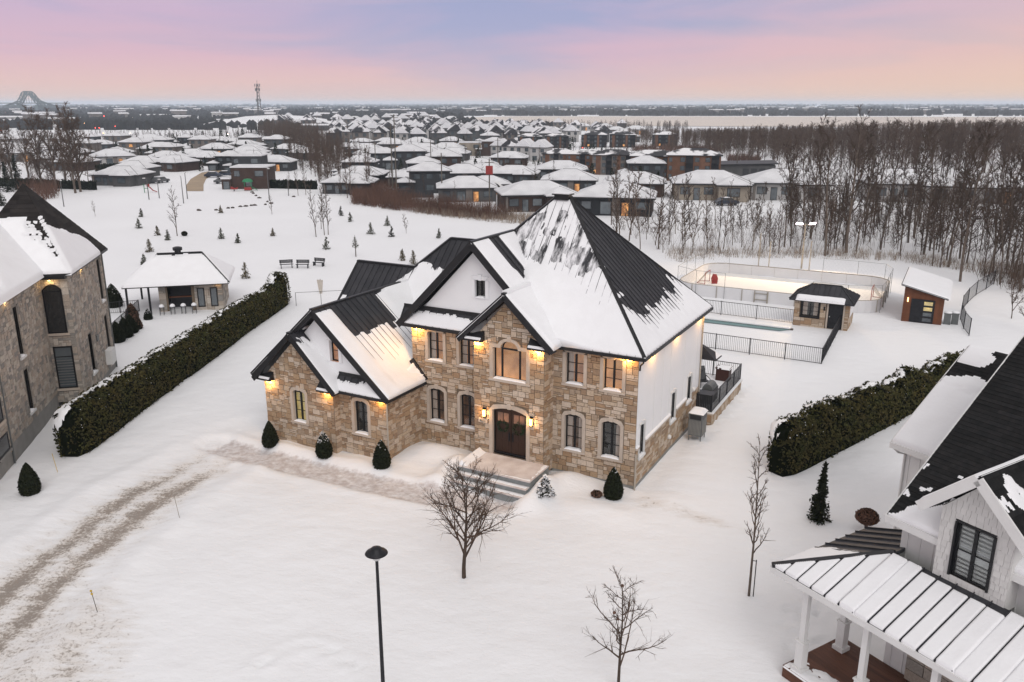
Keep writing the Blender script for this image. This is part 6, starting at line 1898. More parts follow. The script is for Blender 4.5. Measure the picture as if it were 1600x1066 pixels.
pro = MB().add([*e_, r0_, r1_, *[(x, y, z - 0.12) for x, y, z in e_]], [(0, 1, 5, 4), (1, 2, 5), (2, 3, 4, 5), (3, 0, 4), (6, 9, 8, 7), (0, 6, 7, 1), (1, 7, 8, 2), (2, 8, 9, 3), (3, 9, 6, 0)]).build('roof', 'roof_metal', PH.root)
fph = Face([e_[0], e_[1], r1_, r0_])
roof_panels(fph, pro); roof_panels(Face([e_[1], e_[2], r1_]), pro); roof_panels(Face([e_[3], e_[0], r0_]), pro)
snow_on(fph, pro, lambda s, t, S, T: 0.14 * sstep(0.70, 0.76, T + 0.02 * (fbm(s * 2, t, 3) - 0.5)) * sstep(0.10, 0.14, S) * sstep(0.86, 0.82, S) - 0.01, 0.06)
for a, b in ((e_[1], r1_), (e_[0], r0_), (r0_, r1_)): MB().bar(Vector(a) + Vector((0, 0, 0.04)), Vector(b) + Vector((0, 0, 0.04)), 0.13, 0.07).build('hip_cap', 'trim_black', pro)
PH.lay_stones(200)

# ------------------------------------------------------------------ the rink
U0, U1, V0, V1, RC = -11.8, 6.85, 42.9, 55.3, 2.3
rk = hthing('ice_rink', 'backyard ice rink with white boards lit by a lamp pole', 'rink', 0, 0)


def rrect(u0, u1, v0, v1, r_, n=8):
    pts_ = []
    for cx_, cy_, a0 in ((u1 - r_, v0 + r_, -90), (u1 - r_, v1 - r_, 0), (u0 + r_, v1 - r_, 90), (u0 + r_, v0 + r_, 180)):
        for k in range(n + 1): a = R(a0 + 90 * k / n); pts_.append((cx_ + r_ * math.cos(a), cy_ + r_ * math.sin(a)))
    return pts_


loop = rrect(U0, U1, V0, V1, RC); BH = 1.12
MB().add([(x, y, 0.06) for x, y in loop], [tuple(range(len(loop)))]).build('ice', 'ice', rk)
# boards as separate panels round the rink
acc = [0.0]
for (a, b), (c, d_) in zip(loop, loop[1:] + loop[:1]): acc.append(acc[-1] + math.hypot(c - a, d_ - b))
tot = acc[-1]


def on_loop(s_):
    s_ = s_ % tot
    for i in range(len(loop)):
        if acc[i] <= s_ <= acc[i + 1] + 1e-9:
            f = (s_ - acc[i]) / max(1e-9, acc[i + 1] - acc[i]); a, b = loop[i], loop[(i + 1) % len(loop)]; return (a[0] + (b[0] - a[0]) * f, a[1] + (b[1] - a[1]) * f)


nb = int(round(tot / 2.44))
cu_, cv_ = (U0 + U1) / 2, (V0 + V1) / 2
for i in range(nb):
    b = MB(); ss = np.linspace(tot * i / nb + 0.012, tot * (i + 1) / nb - 0.012, 5); pp = [on_loop(q) for q in ss]
    for p, q in zip(pp, pp[1:]):
        dx, dy = q[0] - p[0], q[1] - p[1]; l_ = math.hypot(dx, dy); nx_, ny_ = dy / l_ * 0.04, -dx / l_ * 0.04
        b.prism([(p[0], p[1], 0), (q[0], q[1], 0), (q[0] + nx_, q[1] + ny_, 0), (p[0] + nx_, p[1] + ny_, 0)], (0, 0, BH))
    b.build('board', 'board_white', rk)
    p, q = on_loop(tot * i / nb), on_loop(tot * i / nb + 0.02)
    dx, dy = q[0] - p[0], q[1] - p[1]; l_ = math.hypot(dx, dy); nx_, ny_ = dy / l_, -dx / l_
    MB().box(p[0] + nx_ * 0.08 - 0.03, p[0] + nx_ * 0.08 + 0.03, p[1] + ny_ * 0.08 - 0.03, p[1] + ny_ * 0.08 + 0.03, 0, BH - 0.02).build('board_post', 'pole_pale', rk)
cap_ = MB().tube([(*on_loop(q), BH + 0.01) for q in np.linspace(0, tot, 70)], 0.04, 4).build('cap_rail', 'pole_pale', rk)
MB().box(-3.95, -2.75, 42.74, 42.80, 0.25, 0.31).box(-3.95, -2.75, 42.74, 42.80, 0.85, 0.91).box(-3.98, -3.90, 42.72, 42.82, 0.0, 1.1).box(-2.80, -2.72, 42.72, 42.82, 0.0, 1.1).build('gate', 'pole_pale', rk)


def rink_fence(label, pts_, h=2.5):
    t = hthing('rink_fence', label, 'fence', 0, 0)
    for p in pts_: MB().tube([(*p, -0.1), (*p, h)], 0.018, 6).build('post', 'metal_grey', t)
    for p, q in zip(pts_, pts_[1:]):
        MB().tube([(*p, h), (*q, h)], 0.014, 5).build('top_rail', 'metal_grey', t)
        w = MB(); L = math.hypot(q[0] - p[0], q[1] - p[1]); n = int(L / 0.35)
        for i in range(n):
            a, b = i / n, min(1.0, (i + 3.0) / n)
            for za, zb in ((BH, h), (h, BH)):
                w.bar((p[0] + (q[0] - p[0]) * a, p[1] + (q[1] - p[1]) * a, za), (p[0] + (q[0] - p[0]) * b, p[1] + (q[1] - p[1]) * b, za + (zb - za) * (b - a) * n / 3.0), 0.0022)
        o = w.build('wire_mesh', 'metal_grey', t); o['kind'] = 'stuff'


rink_fence('wire fence round the right end of the rink', [(1.2, 42.75), (4.2, 42.72), (6.9, 43.9), (7.02, 46.0), (7.02, 48.3), (7.02, 50.6), (7.02, 53.0), (6.2, 55.2), (3.6, 55.5), (0.2, 55.55)])
rink_fence('wire fence round the left end of the rink', [(-6.8, 42.75), (-9.6, 42.78), (-11.9, 44.3), (-11.95, 47.4), (-11.95, 50.5), (-11.9, 53.6), (-9.6, 55.5)])


def goal(u, v, rz, label):
    t = hthing('hockey_goal', label, 'goal', u, v, 0.06, 'hockey goals on the rink', rz)
    for sy in (-0.9, 0.9): MB().tube([(0, sy, 0), (0, sy, 1.2)], 0.035, 6).build('post', 'red_paint', t)
    MB().tube([(0, -0.9, 1.2), (0, 0.9, 1.2)], 0.035, 6).build('crossbar', 'red_paint', t)
    MB().tube([(0, -0.9, 0.03), (-0.9, -0.6, 0.03), (-0.9, 0.6, 0.03), (0, 0.9, 0.03)], 0.025, 5).build('base_frame', 'red_paint', t)
    w = MB()
    for i in range(13):
        y = -0.9 + 1.8 * i / 12; w.bar((0, y, 1.18), (-0.9, y * 0.67, 0.05), 0.012)
    for i in range(1, 7):
        f = i / 7; w.bar((-0.9 * f, -0.9 + 0.3 * f, 1.18 - 1.13 * f), (-0.9 * f, 0.9 - 0.3 * f, 1.18 - 1.13 * f), 0.012)
    o = w.build('net', 'net', t); o['kind'] = 'stuff'
    return t


goal(-10.2, 49.1, 0.0, 'red-framed hockey goal at the left end of the rink'); goal(5.7, 49.4, math.pi, 'red-framed hockey goal at the right end of the rink')
# a red sled leaning by the left goal
sl = hthing('sled', 'red plastic sled standing on the ice by the left goal', 'sled', -9.4, 49.0, 0.06, rz=0.5)
MB().prism([(-0.28, -0.05, 0.0), (0.28, -0.05, 0.0), (0.36, 0.05, 0.5), (0.22, 0.1, 0.95), (-0.16, 0.1, 1.0), (-0.34, 0.05, 0.55)], (0, 0.14, 0)).build('body', 'red_paint', sl); MB().box(-0.2, 0.2, -0.09, -0.05, 0.25, 0.32).build('handle', 'red_paint', sl)
pl = at(1252, 420)
fp = thing('floodlight_pole', 'tall pole with two lit floodlights beyond the rink', 'light pole', (pl.x, pl.y, 0))
MB().tube([(0, 0, -0.2), (0, 0, 5.15)], [0.10, 0.06], 8).build('pole', 'pole_pale', fp)
MB().bar((-0.75, 0, 5.0), (0.75, 0, 5.0), 0.07).build('crossarm', 'pole_pale', fp)
for sx in (-0.72, 0.72):
    h_ = MB().box(-0.40, 0.40, -0.16, 0.16, -0.05, 0.05).build('lamp_head', 'metal_grey', fp, (sx, -0.05, 5.12), (R(-28), R(8 if sx < 0 else -8), 0))
    MB().box(-0.36, 0.36, -0.162, -0.158, -0.04, 0.05).box(-0.36, 0.36, -0.13, 0.13, -0.062, -0.052).build('lamp_lens', 'lamp_white', h_)
    tgt = hw(-6.5 if sx < 0 else 1.5, 48.5) - Vector((pl.x + sx, pl.y - 0.25, 5.0))
    lamp('rink_light', fp, (sx, -0.25, 5.0), 3800, (1.0, 0.72, 0.44), 0.18, 'SPOT', R(140), tgt.to_track_quat('-Z', 'Y').to_euler())
for px, py, h, lab in ((1185, 415, 3.7, 'left'), (1201, 417, 2.9, 'middle'), (1264, 422, 3.2, 'right')):
    p = at(px, py); tag(MB().tube([(0, 0, -0.2), (0, 0, h)], 0.06, 7).lathe([(0.07, h), (0.05, h + 0.06)], 7).build('bare_pole', 'pole_pale', None, (p.x, p.y, 0)), 'thin bare wooden pole, %s of the three beyond the rink' % {'left': 'leftmost', 'middle': 'middle', 'right': 'rightmost'}[lab], 'pole', 'poles behind the rink')
# the shed
SH = Building('garden_shed', 'brown wooden shed with a snowy slanted roof and black door', 'shed', hw(8.8, 41.8), -TH, 3)
def sh_board(p0, p1, zt0, zt1):
    ang, L = SH.wallframe(p0, p1); w = SH.wall(p0, p1, -0.1, 3.2, poly=[(0, -0.1), (L, -0.1), (L, zt1), (0, zt0)], mat='shed_wood')
    k = 0.0
    while k < L - 0.05:
        a, b = zt0 + (zt1 - zt0) * k / L, zt0 + (zt1 - zt0) * (k + 0.19) / L
        MB().prism([(k + 0.005, -0.02, 0), (k + 0.19, -0.02, 0), (k + 0.19, -0.02, b), (k + 0.005, -0.02, a)], (0, 0.019, 0)).build('cladding_board', 'shed_wood', w); k += 0.195
sh_board((0, 0), (3.05, 0), 3.1, 2.3); SH.wall((3.05, 0), (3.05, 7.8), -0.1, 2.3, mat='siding_white'); SH.wall((0, 7.8), (0, 0), -0.1, 3.1, mat='shed_wood'); SH.wall((3.05, 7.8), (0, 7.8), -0.1, 2.3, mat='shed_wood')
sdr = MB().box(0.62, 2.45, -0.055, -0.021, 0.02, 2.05).build('door', 'metal_black', SH.root)
for i in range(4): MB().box(1.62, 2.28, -0.066, -0.056, 0.16 + i * 0.47, 0.16 + i * 0.47 + 0.30).build('door_light', ('glass_pale', 'glass_pale', 'room_gold', 'room_gold')[i], sdr)
MB().box(0.30, 0.38, -0.10, -0.021, 1.75, 2.1).build('wall_lantern', 'lamp_down', SH.root)
fsh = Face([(-0.3, -0.35, 3.30), (3.4, -0.35, 2.35), (3.4, 8.1, 2.35), (-0.3, 8.1, 3.30)])
sro = MB().prism(fsh.p, (0, 0, -0.14)).build('roof', 'trim_black', SH.root)
snow_on(fsh, sro, lambda s, t, S, T: 0.10 + 0.03 * fbm(s * 0.6, t * 0.6, 2), 0.2, base=0.0, taper=0.1)
for i, (px, lab) in enumerate(((1479, 'left'), (1491, 'right'))):
    p = at(px, 506); t = thing('bin', 'green-grey bin with a snow cap, %s of two beside the shed' % lab, 'bin', p, -TH, 'bins beside the shed')
    MB().prism([(-0.27, -0.3, 0), (0.27, -0.3, 0), (0.27, 0.3, 0), (-0.27, 0.3, 0)], (0, 0, 0.9)).build('body', 'metal_grey', t); MB().box(-0.30, 0.30, -0.34, 0.33, 0.9, 0.96).build('lid', 'metal_grey', t)
    MB().lathe([(0.34, 0.96), (0.30, 1.04), (0.15, 1.1), (0.02, 1.12)], 10).build('snow', 'snow', t, smooth=True)
# boundary fence on the right
frp = [(36.9, 64.2), (37.6, 66.4), (38.9, 69.4), (40.6, 72.4), (42.6, 75.2), (45.0, 78.2), (47.4, 80.8), (50, 84)]
bf = thing('boundary_fence', 'dark wire boundary fence zigzagging behind the shed', 'fence', (frp[0][0], frp[0][1], 0))
for i, (x, y) in enumerate(frp):
    z = gz(x, y); MB().tube([(x - frp[0][0], y - frp[0][1], z - 0.2), (x - frp[0][0], y - frp[0][1], z + 1.5)], 0.04, 6).build('post', 'metal_black', bf)
for a, b in zip(frp, frp[1:]):
    for hz in (0.1, 1.42): MB().bar((a[0] - frp[0][0], a[1] - frp[0][1], gz(*a) + hz), (b[0] - frp[0][0], b[1] - frp[0][1], gz(*b) + hz), 0.035).build('rail', 'metal_black', bf)
    w = MB()
    for k in range(12):
        f = k / 12; x = a[0] + (b[0] - a[0]) * f - frp[0][0]; y = a[1] + (b[1] - a[1]) * f - frp[0][1]; z = gz(*a) + (gz(*b) - gz(*a)) * f
        w.box(x - 0.008, x + 0.008, y - 0.008, y + 0.008, z + 0.1, z + 1.42)
    o = w.build('infill', 'metal_black', bf); o['kind'] = 'stuff'
# ------------------------------------------------------------------ the park behind: young conifers, benches, lamps
rb_ = random.Random(99)
CON = [(221, 339, 1.25, 'spruce'), (217, 357, 1.35, 'spruce'), (246, 368, 1.25, 'pine_rust'), (262.6, 375.5, 1.3, 'spruce'), (234, 394, 1.5, 'pine_rust'), (225.5, 413, 1.1, 'spruce'), (346, 374, 1.4, 'spruce'), (372, 380, 1.2, 'spruce'),
       (345, 333, 1.15, 'pine_rust'), (426.6, 369, 1.05, 'pine_rust'), (532.6, 337, 1.4, 'cedar_dark'), (547.5, 346, 1.3, 'spruce'), (579.6, 366, 1.5, 'spruce'), (605.5, 353, 1.35, 'spruce'), (612, 370, 1.3, 'cedar_dark'),
       (510.4, 390, 1.5, 'spruce'), (628.6, 407, 1.2, 'pine_rust'), (646, 413, 1.45, 'pine_rust'), (384, 435, 1.55, 'pine_rust'), (686, 372, 1.1, 'spruce')]
CONL = ['leftmost of the top pair of young spruces left of the bare park tree', 'young spruce just below the leftmost one in the park', 'brownish young pine left of the bare park tree', 'young spruce at the foot of the bare park tree, left side',
        'brown young pine above the pavilion roof', 'small young spruce behind the left slope of the pavilion roof', 'pale young spruce in the open left middle of the park', 'pale young spruce right of its twin in the park middle',
        'lone small pine far back near the line of stones', 'small sparse pine between the park trees', 'dark young spruce by the red brush edge, farthest back', 'young spruce just below the dark one at the brush edge', 'young spruce below the thicket edge, middle of the park',
        'bushy young spruce nearest the thicket on the right', 'dark young spruce below the bushy one at right', 'young spruce in front of the bare tree clump', 'sparse yellowish pine just behind the stone house roof', 'bushy rust pine just behind the stone house roof', 'rust-coloured young pine behind the far end of the left hedge', 'young spruce showing over the gable of the stone house']
for i, ((px, py, h, mt), lb) in enumerate(zip(CON, CONL)):
    p = at(px, py); spruce_small('young_conifer', lb, p, h * 1.1, 0.44 * h, 200 + i, mat=mt, layers=6, dens=0.7, group='young conifers in the park', snow_=4.0, leaf=1.45)
p = at(556, 402); spruce_small('young_conifer', 'tall-stemmed young pine standing alone on a thin trunk in the park', p, 2.5, 0.55, 260, mat='spruce', layers=5, dens=0.5, stem=1.2)
cone_shrub('round_bush', 'dark round bush at the foot of the bare park tree', at(288.5, 369), 0.7, 0.45, 61, prof=ball, dens=500)
VAR = []
for k, (H_, r0, cl_, n1, l1, up, n2, n3, el_, sb) in enumerate(((15.5, 0.135, 0.28, 18, 0.30, 0.08, 9, 6, (0.6, 1.1), 0.45), (14.0, 0.11, 0.34, 17, 0.24, 0.12, 9, 6, (0.8, 1.2), 0.45), (16.5, 0.155, 0.22, 19, 0.34, 0.06, 9, 6, (0.5, 1.0), 0.45),
                                                            (12.0, 0.085, 0.30, 16, 0.22, 0.12, 8, 6, (0.8, 1.2), 0.45), (8.0, 0.055, 0.15, 16, 0.24, 0.12, 7, 5, (0.8, 1.2), 0.45), (6.0, 0.045, 0.12, 16, 0.30, 0.10, 7, 5, (0.7, 1.1), 0.45), (17.0, 0.20, 0.14, 17, 0.36, 0.08, 9, 6, (0.7, 1.1), 0.45), (16.5, 0.26, 0.10, 22, 0.42, 0.07, 11, 7, (0.7, 1.15), 0.42))):
    rs = np.random.RandomState(300 + k)
    tr, sg = grow(rs, H_, r0, cl_, n1, l1, up, n2, n3, 0.035, elev=el_, tip=0.016 if k < 7 else 0.03, twig_r=0.034 if k == 7 else (0.021 if H_ > 10 else 0.013), sub=sb, lean=(rs.uniform(-0.06, 0.06), rs.uniform(-0.06, 0.06)))
    VAR.append((limbs_mesh('trunk', [(a, b, 0) for a, b in tr], (6, 4, 3)), limbs_mesh('crown', sg, (5, 3, 3), 2 if H_ < 9 else 3), H_))


def put_tree(k, p, label, group=None, h=None, bark='bark_grey', twig='twig_grey', name='bare_tree'):
    tm, cm, H_ = VAR[k]
    t = thing(name, label, 'tree', p, rb_.uniform(0, 6.28), group)
    s = (h or H_) / H_; t.scale = (s * rb_.uniform(0.9, 1.1), s * rb_.uniform(0.9, 1.1), s)
    a = link('trunk', tm, bark, t); b = link('crown', cm, twig, t)
    for o, m in ((a, bark), (b, twig)):
        o.material_slots[0].link = 'OBJECT'; o.material_slots[0].material = MATS[m]
    return t


put_tree(5, at(277, 369), 'lone leafless tree in the left part of the park', h=6.8)
for (px, py, h), lb in zip(((494, 371, 7.2), (507, 368, 6.6), (513, 367, 6.9), (502, 358, 6.2)), ('front left tree of the bare clump in the park', 'middle tree of the bare clump in the park', 'right tree of the bare clump in the park', 'rear tree of the bare clump in the park')):
    put_tree(4, at(px, py), lb, h=h)
for (px, py, h), lb in zip(((425, 335, 3.2), (635, 365, 2.8), (149, 338, 2.6), (451, 305, 5.0), (466, 306, 6.0), (478, 305, 6.5)), ('thin sapling near the stones in the park', 'thin sapling alone below the thicket', 'thin sapling in the left of the park', 'slim tree, leftmost of three at the back of the park', 'slim tree, middle of three at the back of the park', 'slim tree, right of three at the back of the park')):
    put_tree(5 if h < 4 else 4, at(px, py), lb, h=h)
for i, (px, py, rz) in enumerate(((448, 419, 0.35), (473, 419, 0.0), (498, 416, -0.4))):
    t = thing('park_bench', '%s of three dark benches in the snow beyond the left hedge' % ('leftmost', 'middle one', 'rightmost')[i], 'bench', at(px, py), rz, 'park benches')
    for k in range(3): MB().box(-0.75, 0.75, -0.2 + k * 0.13, -0.1 + k * 0.13, 0.42, 0.46).build('seat_slat', 'metal_black', t)
    for k in range(3): MB().box(-0.75, 0.75, 0.22 + k * 0.02, 0.25 + k * 0.02, 0.55 + k * 0.13, 0.66 + k * 0.13).build('back_slat', 'metal_black', t)
    for sx in (-0.6, 0.6): MB().box(sx - 0.03, sx + 0.03, -0.2, 0.25, 0.0, 0.42).box(sx - 0.03, sx + 0.03, 0.2, 0.27, 0.42, 0.9).build('leg', 'metal_black', t)


def lamppost(px, py, h, label, arm=0.6, mat='pole_grey', lit=False):
    t = thing('lamp_post', label, 'lamp post', at(px, py), rb_.uniform(0, 6))
    MB().tube([(0, 0, -0.1), (0, 0, h)], [0.09, 0.06], 6).build('pole', mat, t)
    MB().tube([(0, 0, h), (arm, 0, h + 0.15)], 0.04, 5).build('arm', mat, t)
    MB().box(arm - 0.05, arm + 0.45, -0.13, 0.13, h + 0.08, h + 0.2).build('lamp_head', 'lamp_white' if lit else 'paint_white', t)


for px, py, h, lb in ((100, 323, 4.6, 'white-headed lamp post right of the dark peaked roof'), (233, 312, 4.0, 'thin lamp post beside the red slide'), (249, 310, 3.6, 'short lamp post right of the red slide'), (287, 318, 4.9, 'lamp post behind the lone park tree, left one'), (293, 311, 5.0, 'lamp post behind the lone park tree, right one'), (421, 314, 6.0, 'tall lamp post right of the green playground roof'), (451, 306, 3.2, 'thin post left of the slim park trees')):
    lamppost(px, py, h, lb, 0.3)
for px, py, h, lb in ((614, 302, 14, 'tall wooden utility pole by the red brush, left one'), (620, 305, 16, 'tallest utility pole by the red brush'), (765, 331, 9, 'utility pole carrying a red box near the left ridge of the house roof'), (691, 313, 9, 'slim pole before the grey bungalow with lit porch'), (778, 268, 9, 'slim pole in front of the middle bungalows'), (674, 275, 9, 'slim pole before the brown two-storey house'), (588, 280, 9, 'slim pole left of the bungalows'), (1124, 280, 9, 'utility pole right of the brick apartment block'), (1150, 278, 8, 'utility pole by the long garage')):
    p = at(px, py); t = thing('utility_pole', lb, 'pole', p)
    MB().tube([(0, 0, -0.2), (0, 0, h)], [0.14, 0.09], 6).build('pole', 'pole_wood', t); MB().bar((-0.8, 0, h - 0.6), (0.8, 0, h - 0.6), 0.09).build('crossarm', 'pole_wood', t)
    if px == 765: MB().box(-0.6, 0.6, -0.5, 0.5, h - 2.6, h - 1.2).build('red_box', 'red_paint', t)
# playground
pg = thing('slide', 'small red slide with a green frame at the back of the park', 'slide', at(234, 301), 0.3); pg.scale = (0.62,) * 3
MB().prism([(-0.3, -0.2, 1.9), (0.3, -0.2, 1.9), (1.2, -0.2, 0.8), (2.4, -0.2, 0.25), (2.4, -0.2, 0.05), (1.0, -0.2, 0.6), (0.1, -0.2, 1.6)], (0, 0.6, 0)).build('chute', 'red_paint', pg)
for x, y in ((-1.6, -0.5), (-0.5, -0.5), (-1.6, 0.5), (-0.5, 0.5)): MB().tube([(x, y, 0), (x, y, 2.9)], 0.06, 6).build('post', 'green_paint', pg)
MB().box(-1.7, -0.3, -0.6, 0.6, 1.4, 1.5).build('deck', 'green_paint', pg); MB().prism([(-0.7, -0.4, 2.0), (0.2, -0.4, 2.0), (0.2, -0.4, 2.9), (-0.7, -0.4, 2.9)], (0, 0.1, 0)).build('panel', 'red_paint', pg)
pg = thing('play_tower', 'playground tower with a round green roof', 'playground', at(388, 298), 0.2); pg.scale = (0.75,) * 3
for x, y in ((-0.9, -0.7), (0.9, -0.7), (-0.9, 0.7), (0.9, 0.7)): MB().tube([(x, y, 0), (x, y, 2.6)], 0.07, 6).build('post', 'green_paint', pg)
MB().lathe([(1.5, 2.5), (1.4, 2.9), (0.9, 3.3), (0.1, 3.45)], 14).build('roof', 'green_paint', pg); MB().box(-1.0, 1.0, -0.8, 0.8, 1.1, 1.22).build('deck', 'deck_wood', pg); MB().box(-1.0, 1.0, -0.85, -0.8, 0.2, 1.0).build('panel', 'red_paint', pg)
MB().prism([(0.9, -0.3, 1.2), (2.6, -0.3, 0.15), (2.6, -0.3, 0.05), (0.9, -0.3, 1.0)], (0, 0.6, 0)).build('chute', 'green_paint', pg)
pg = thing('spring_rider', 'low red spring seat left of the play tower', 'play seat', at(366, 299))
MB().lathe([(0.1, 0), (0.12, 0.2), (0.1, 0.4)], 8).build('spring', 'metal_black', pg); MB().prism([(-0.7, -0.2, 0.4), (0.7, -0.2, 0.4), (0.9, -0.2, 0.9), (0.2, -0.2, 0.65), (-0.6, -0.2, 1.0)], (0, 0.4, 0)).build('seat', 'red_paint', pg)
RK = [(338, 329), (357, 326), (364, 325.5), (376, 323.5), (384, 323), (392.5, 322), (398, 321.5), (415, 320.5), (424, 318.5), (418, 316), (405, 310), (400, 306.5), (396, 303), (394, 301), (459, 308), (311, 329.5)]
for i, (px, py) in enumerate(RK):
    r_ = np.random.RandomState(i); s = r_.uniform(0.18, 0.34); b = MB().lathe([(s * 0.8, 0), (s, 0.1), (s * 0.7, 0.22), (s * 0.2, 0.27)], 7)
    b.v = [(x * 1.4 + r_.normal(0, 0.05), y + r_.normal(0, 0.05), z + r_.normal(0, 0.03)) for x, y, z in b.v]
    tag(b.build('boulder', 'rock', None, at(px, py)), 'dark boulder in the line of stones across the snowy park', 'boulder', 'line of boulders in the park')
t = thing('low_fence', 'low wire fence between the left hedge end and the stone house', 'fence', at(463, 478))
p0 = at(463, 478); p1 = at(541, 474)
for f in (0, 0.5, 1): q = (p1 - p0) * f; MB().tube([q, q + Vector((0, 0, 1.25))], 0.025, 5).build('post', 'pole_grey', t)
MB().tube([Vector((0, 0, 1.25)), (p1 - p0) + Vector((0, 0, 1.25))], 0.02, 5).build('top_rail', 'pole_grey', t)
t = thing('wrapped_shrub', 'narrow shrub wrapped in pale cloth by the low fence', 'shrub', at(501, 459))
MB().prism([(-0.10, -0.08, 0), (0.14, -0.08, 0), (0.30, -0.08, 1.35), (-0.28, -0.08, 1.4)], (0, 0.16, 0)).build('cloth', 'net', t); MB().tube([(0, 0, 0), (0.05, 0, 1.5)], 0.02, 5).build('stem', 'bark', t)
t = thing('garden_railing', 'black railing along the garden steps beside the grey house', 'railing', at(172, 530))
o0 = at(172, 530); q1 = at(218, 487) - o0; q2 = at(176, 492) - o0
railing(t, (0, 0, 0), (q1.x, q1.y, 0), 0, 1.05, 0.16, 2.0); railing(t, (q1.x, q1.y, 0), (q2.x - 1.0, q2.y, 0), 0, 1.05, 0.16, 2.0)
for i, (px, py, h, mt) in enumerate(((207, 500, 1.5, 'brush_red'), (214, 515, 1.3, 'brush_red'), (184, 535, 1.7, 'cedar_dark'), (196, 528, 1.7, 'cedar_dark'), (205, 521, 1.6, 'cedar_dark'), (178, 480, 2.2, 'cedar_dark'), (232, 500, 1.0, 'cedar_dark'))):
    cone_shrub('garden_shrub', ('russet shrub behind the left hedge, farther one', 'russet shrub behind the left hedge, nearer one', 'dark cedar nearest the grey house wall by the railing', 'dark cedar, middle of three by the railing', 'dark cedar, farthest of three by the railing', 'dark snow-dusted cedar beside the pavilion posts', 'small dark shrub under the pavilion corner')[i], at(px, py), h, 0.42 * h, 400 + i, mat=mt, dens=420, snow_top=0.5 if i in (5, 6) else 0.0)

# ------------------------------------------------------------------ houses of the suburb
for nm, c in (('wall_charcoal', (0.040, 0.042, 0.046)), ('wall_brown', (0.060, 0.036, 0.028)), ('wall_grey', (0.085, 0.085, 0.085)), ('wall_taupe', (0.17, 0.15, 0.135)), ('wall_white', (0.42, 0.41, 0.40)), ('wall_beige', (0.30, 0.26, 0.21)), ('wall_rust', (0.15, 0.075, 0.045)), ('wall_black', (0.018, 0.02, 0.023))):
    mk(nm, c, tuple(q * 0.75 for q in c), 0.6, 0.85)
WC = {'c': 'wall_charcoal', 'b': 'wall_brown', 'g': 'wall_grey', 't': 'wall_taupe', 'w': 'wall_white', 'e': 'wall_beige', 'r': 'wall_rust', 'k': 'wall_black'}


mk('roof_snow', (0.76, 0.765, 0.78), (0.60, 0.605, 0.62), 0.35, 0.7, 0.1, 2, detail=6)


def hip(b, x0, x1, y0, y1, z, rise, ov=0.5, th=0.28, gable=False):
    """a snow-laden hip roof as a closed solid"""
    x0, x1, y0, y1 = x0 - ov, x1 + ov, y0 - ov, y1 + ov
    w, d_ = x1 - x0, y1 - y0
    if w >= d_: r0, r1 = (x0 + d_ / 2 * 0.95, (y0 + y1) / 2, z + rise), (x1 - d_ / 2 * 0.95, (y0 + y1) / 2, z + rise)
    else: r0, r1 = ((x0 + x1) / 2, y0 + w / 2 * 0.95, z + rise), ((x0 + x1) / 2, y1 - w / 2 * 0.95, z + rise)
    if gable:
        if w >= d_: r0, r1 = (x0, (y0 + y1) / 2, z + rise), (x1, (y0 + y1) / 2, z + rise)
        else: r0, r1 = ((x0 + x1) / 2, y0, z + rise), ((x0 + x1) / 2, y1, z + rise)
    lo = [(x0, y0, z), (x1, y0, z), (x1, y1, z), (x0, y1, z)]; up_ = [(x, y, z + th) for x, y, _ in lo]
    r0, r1 = (r0[0], r0[1], r0[2] + th), (r1[0], r1[1], r1[2] + th)
    n = len(b.v); b.v += lo + up_ + [r0, r1]
    top = [(4, 5, 9, 8), (5, 6, 9), (6, 7, 8, 9), (7, 4, 8)] if w >= d_ else [(4, 5, 8), (5, 6, 9, 8), (6, 7, 9), (7, 4, 8, 9)]
    b.f += [tuple(i + n for i in f) for f in top + [(0, 3, 2, 1), (0, 1, 5, 4), (1, 2, 6, 5), (2, 3, 7, 6), (3, 0, 4, 7)]]
    return r0, r1, up_


def win_child(root, x0, x1, z0, z1, y, mat='glass_pale', name='window'):
    o = MB().box(x0, x1, y - 0.05, y + 0.02, z0, z1).build(name, 'frame_black', root)
    g = MB().box(x0 + 0.08, x1 - 0.08, y - 0.062, y - 0.05, z0 + 0.08, z1 - 0.08).build('pane', mat, o)
    return o


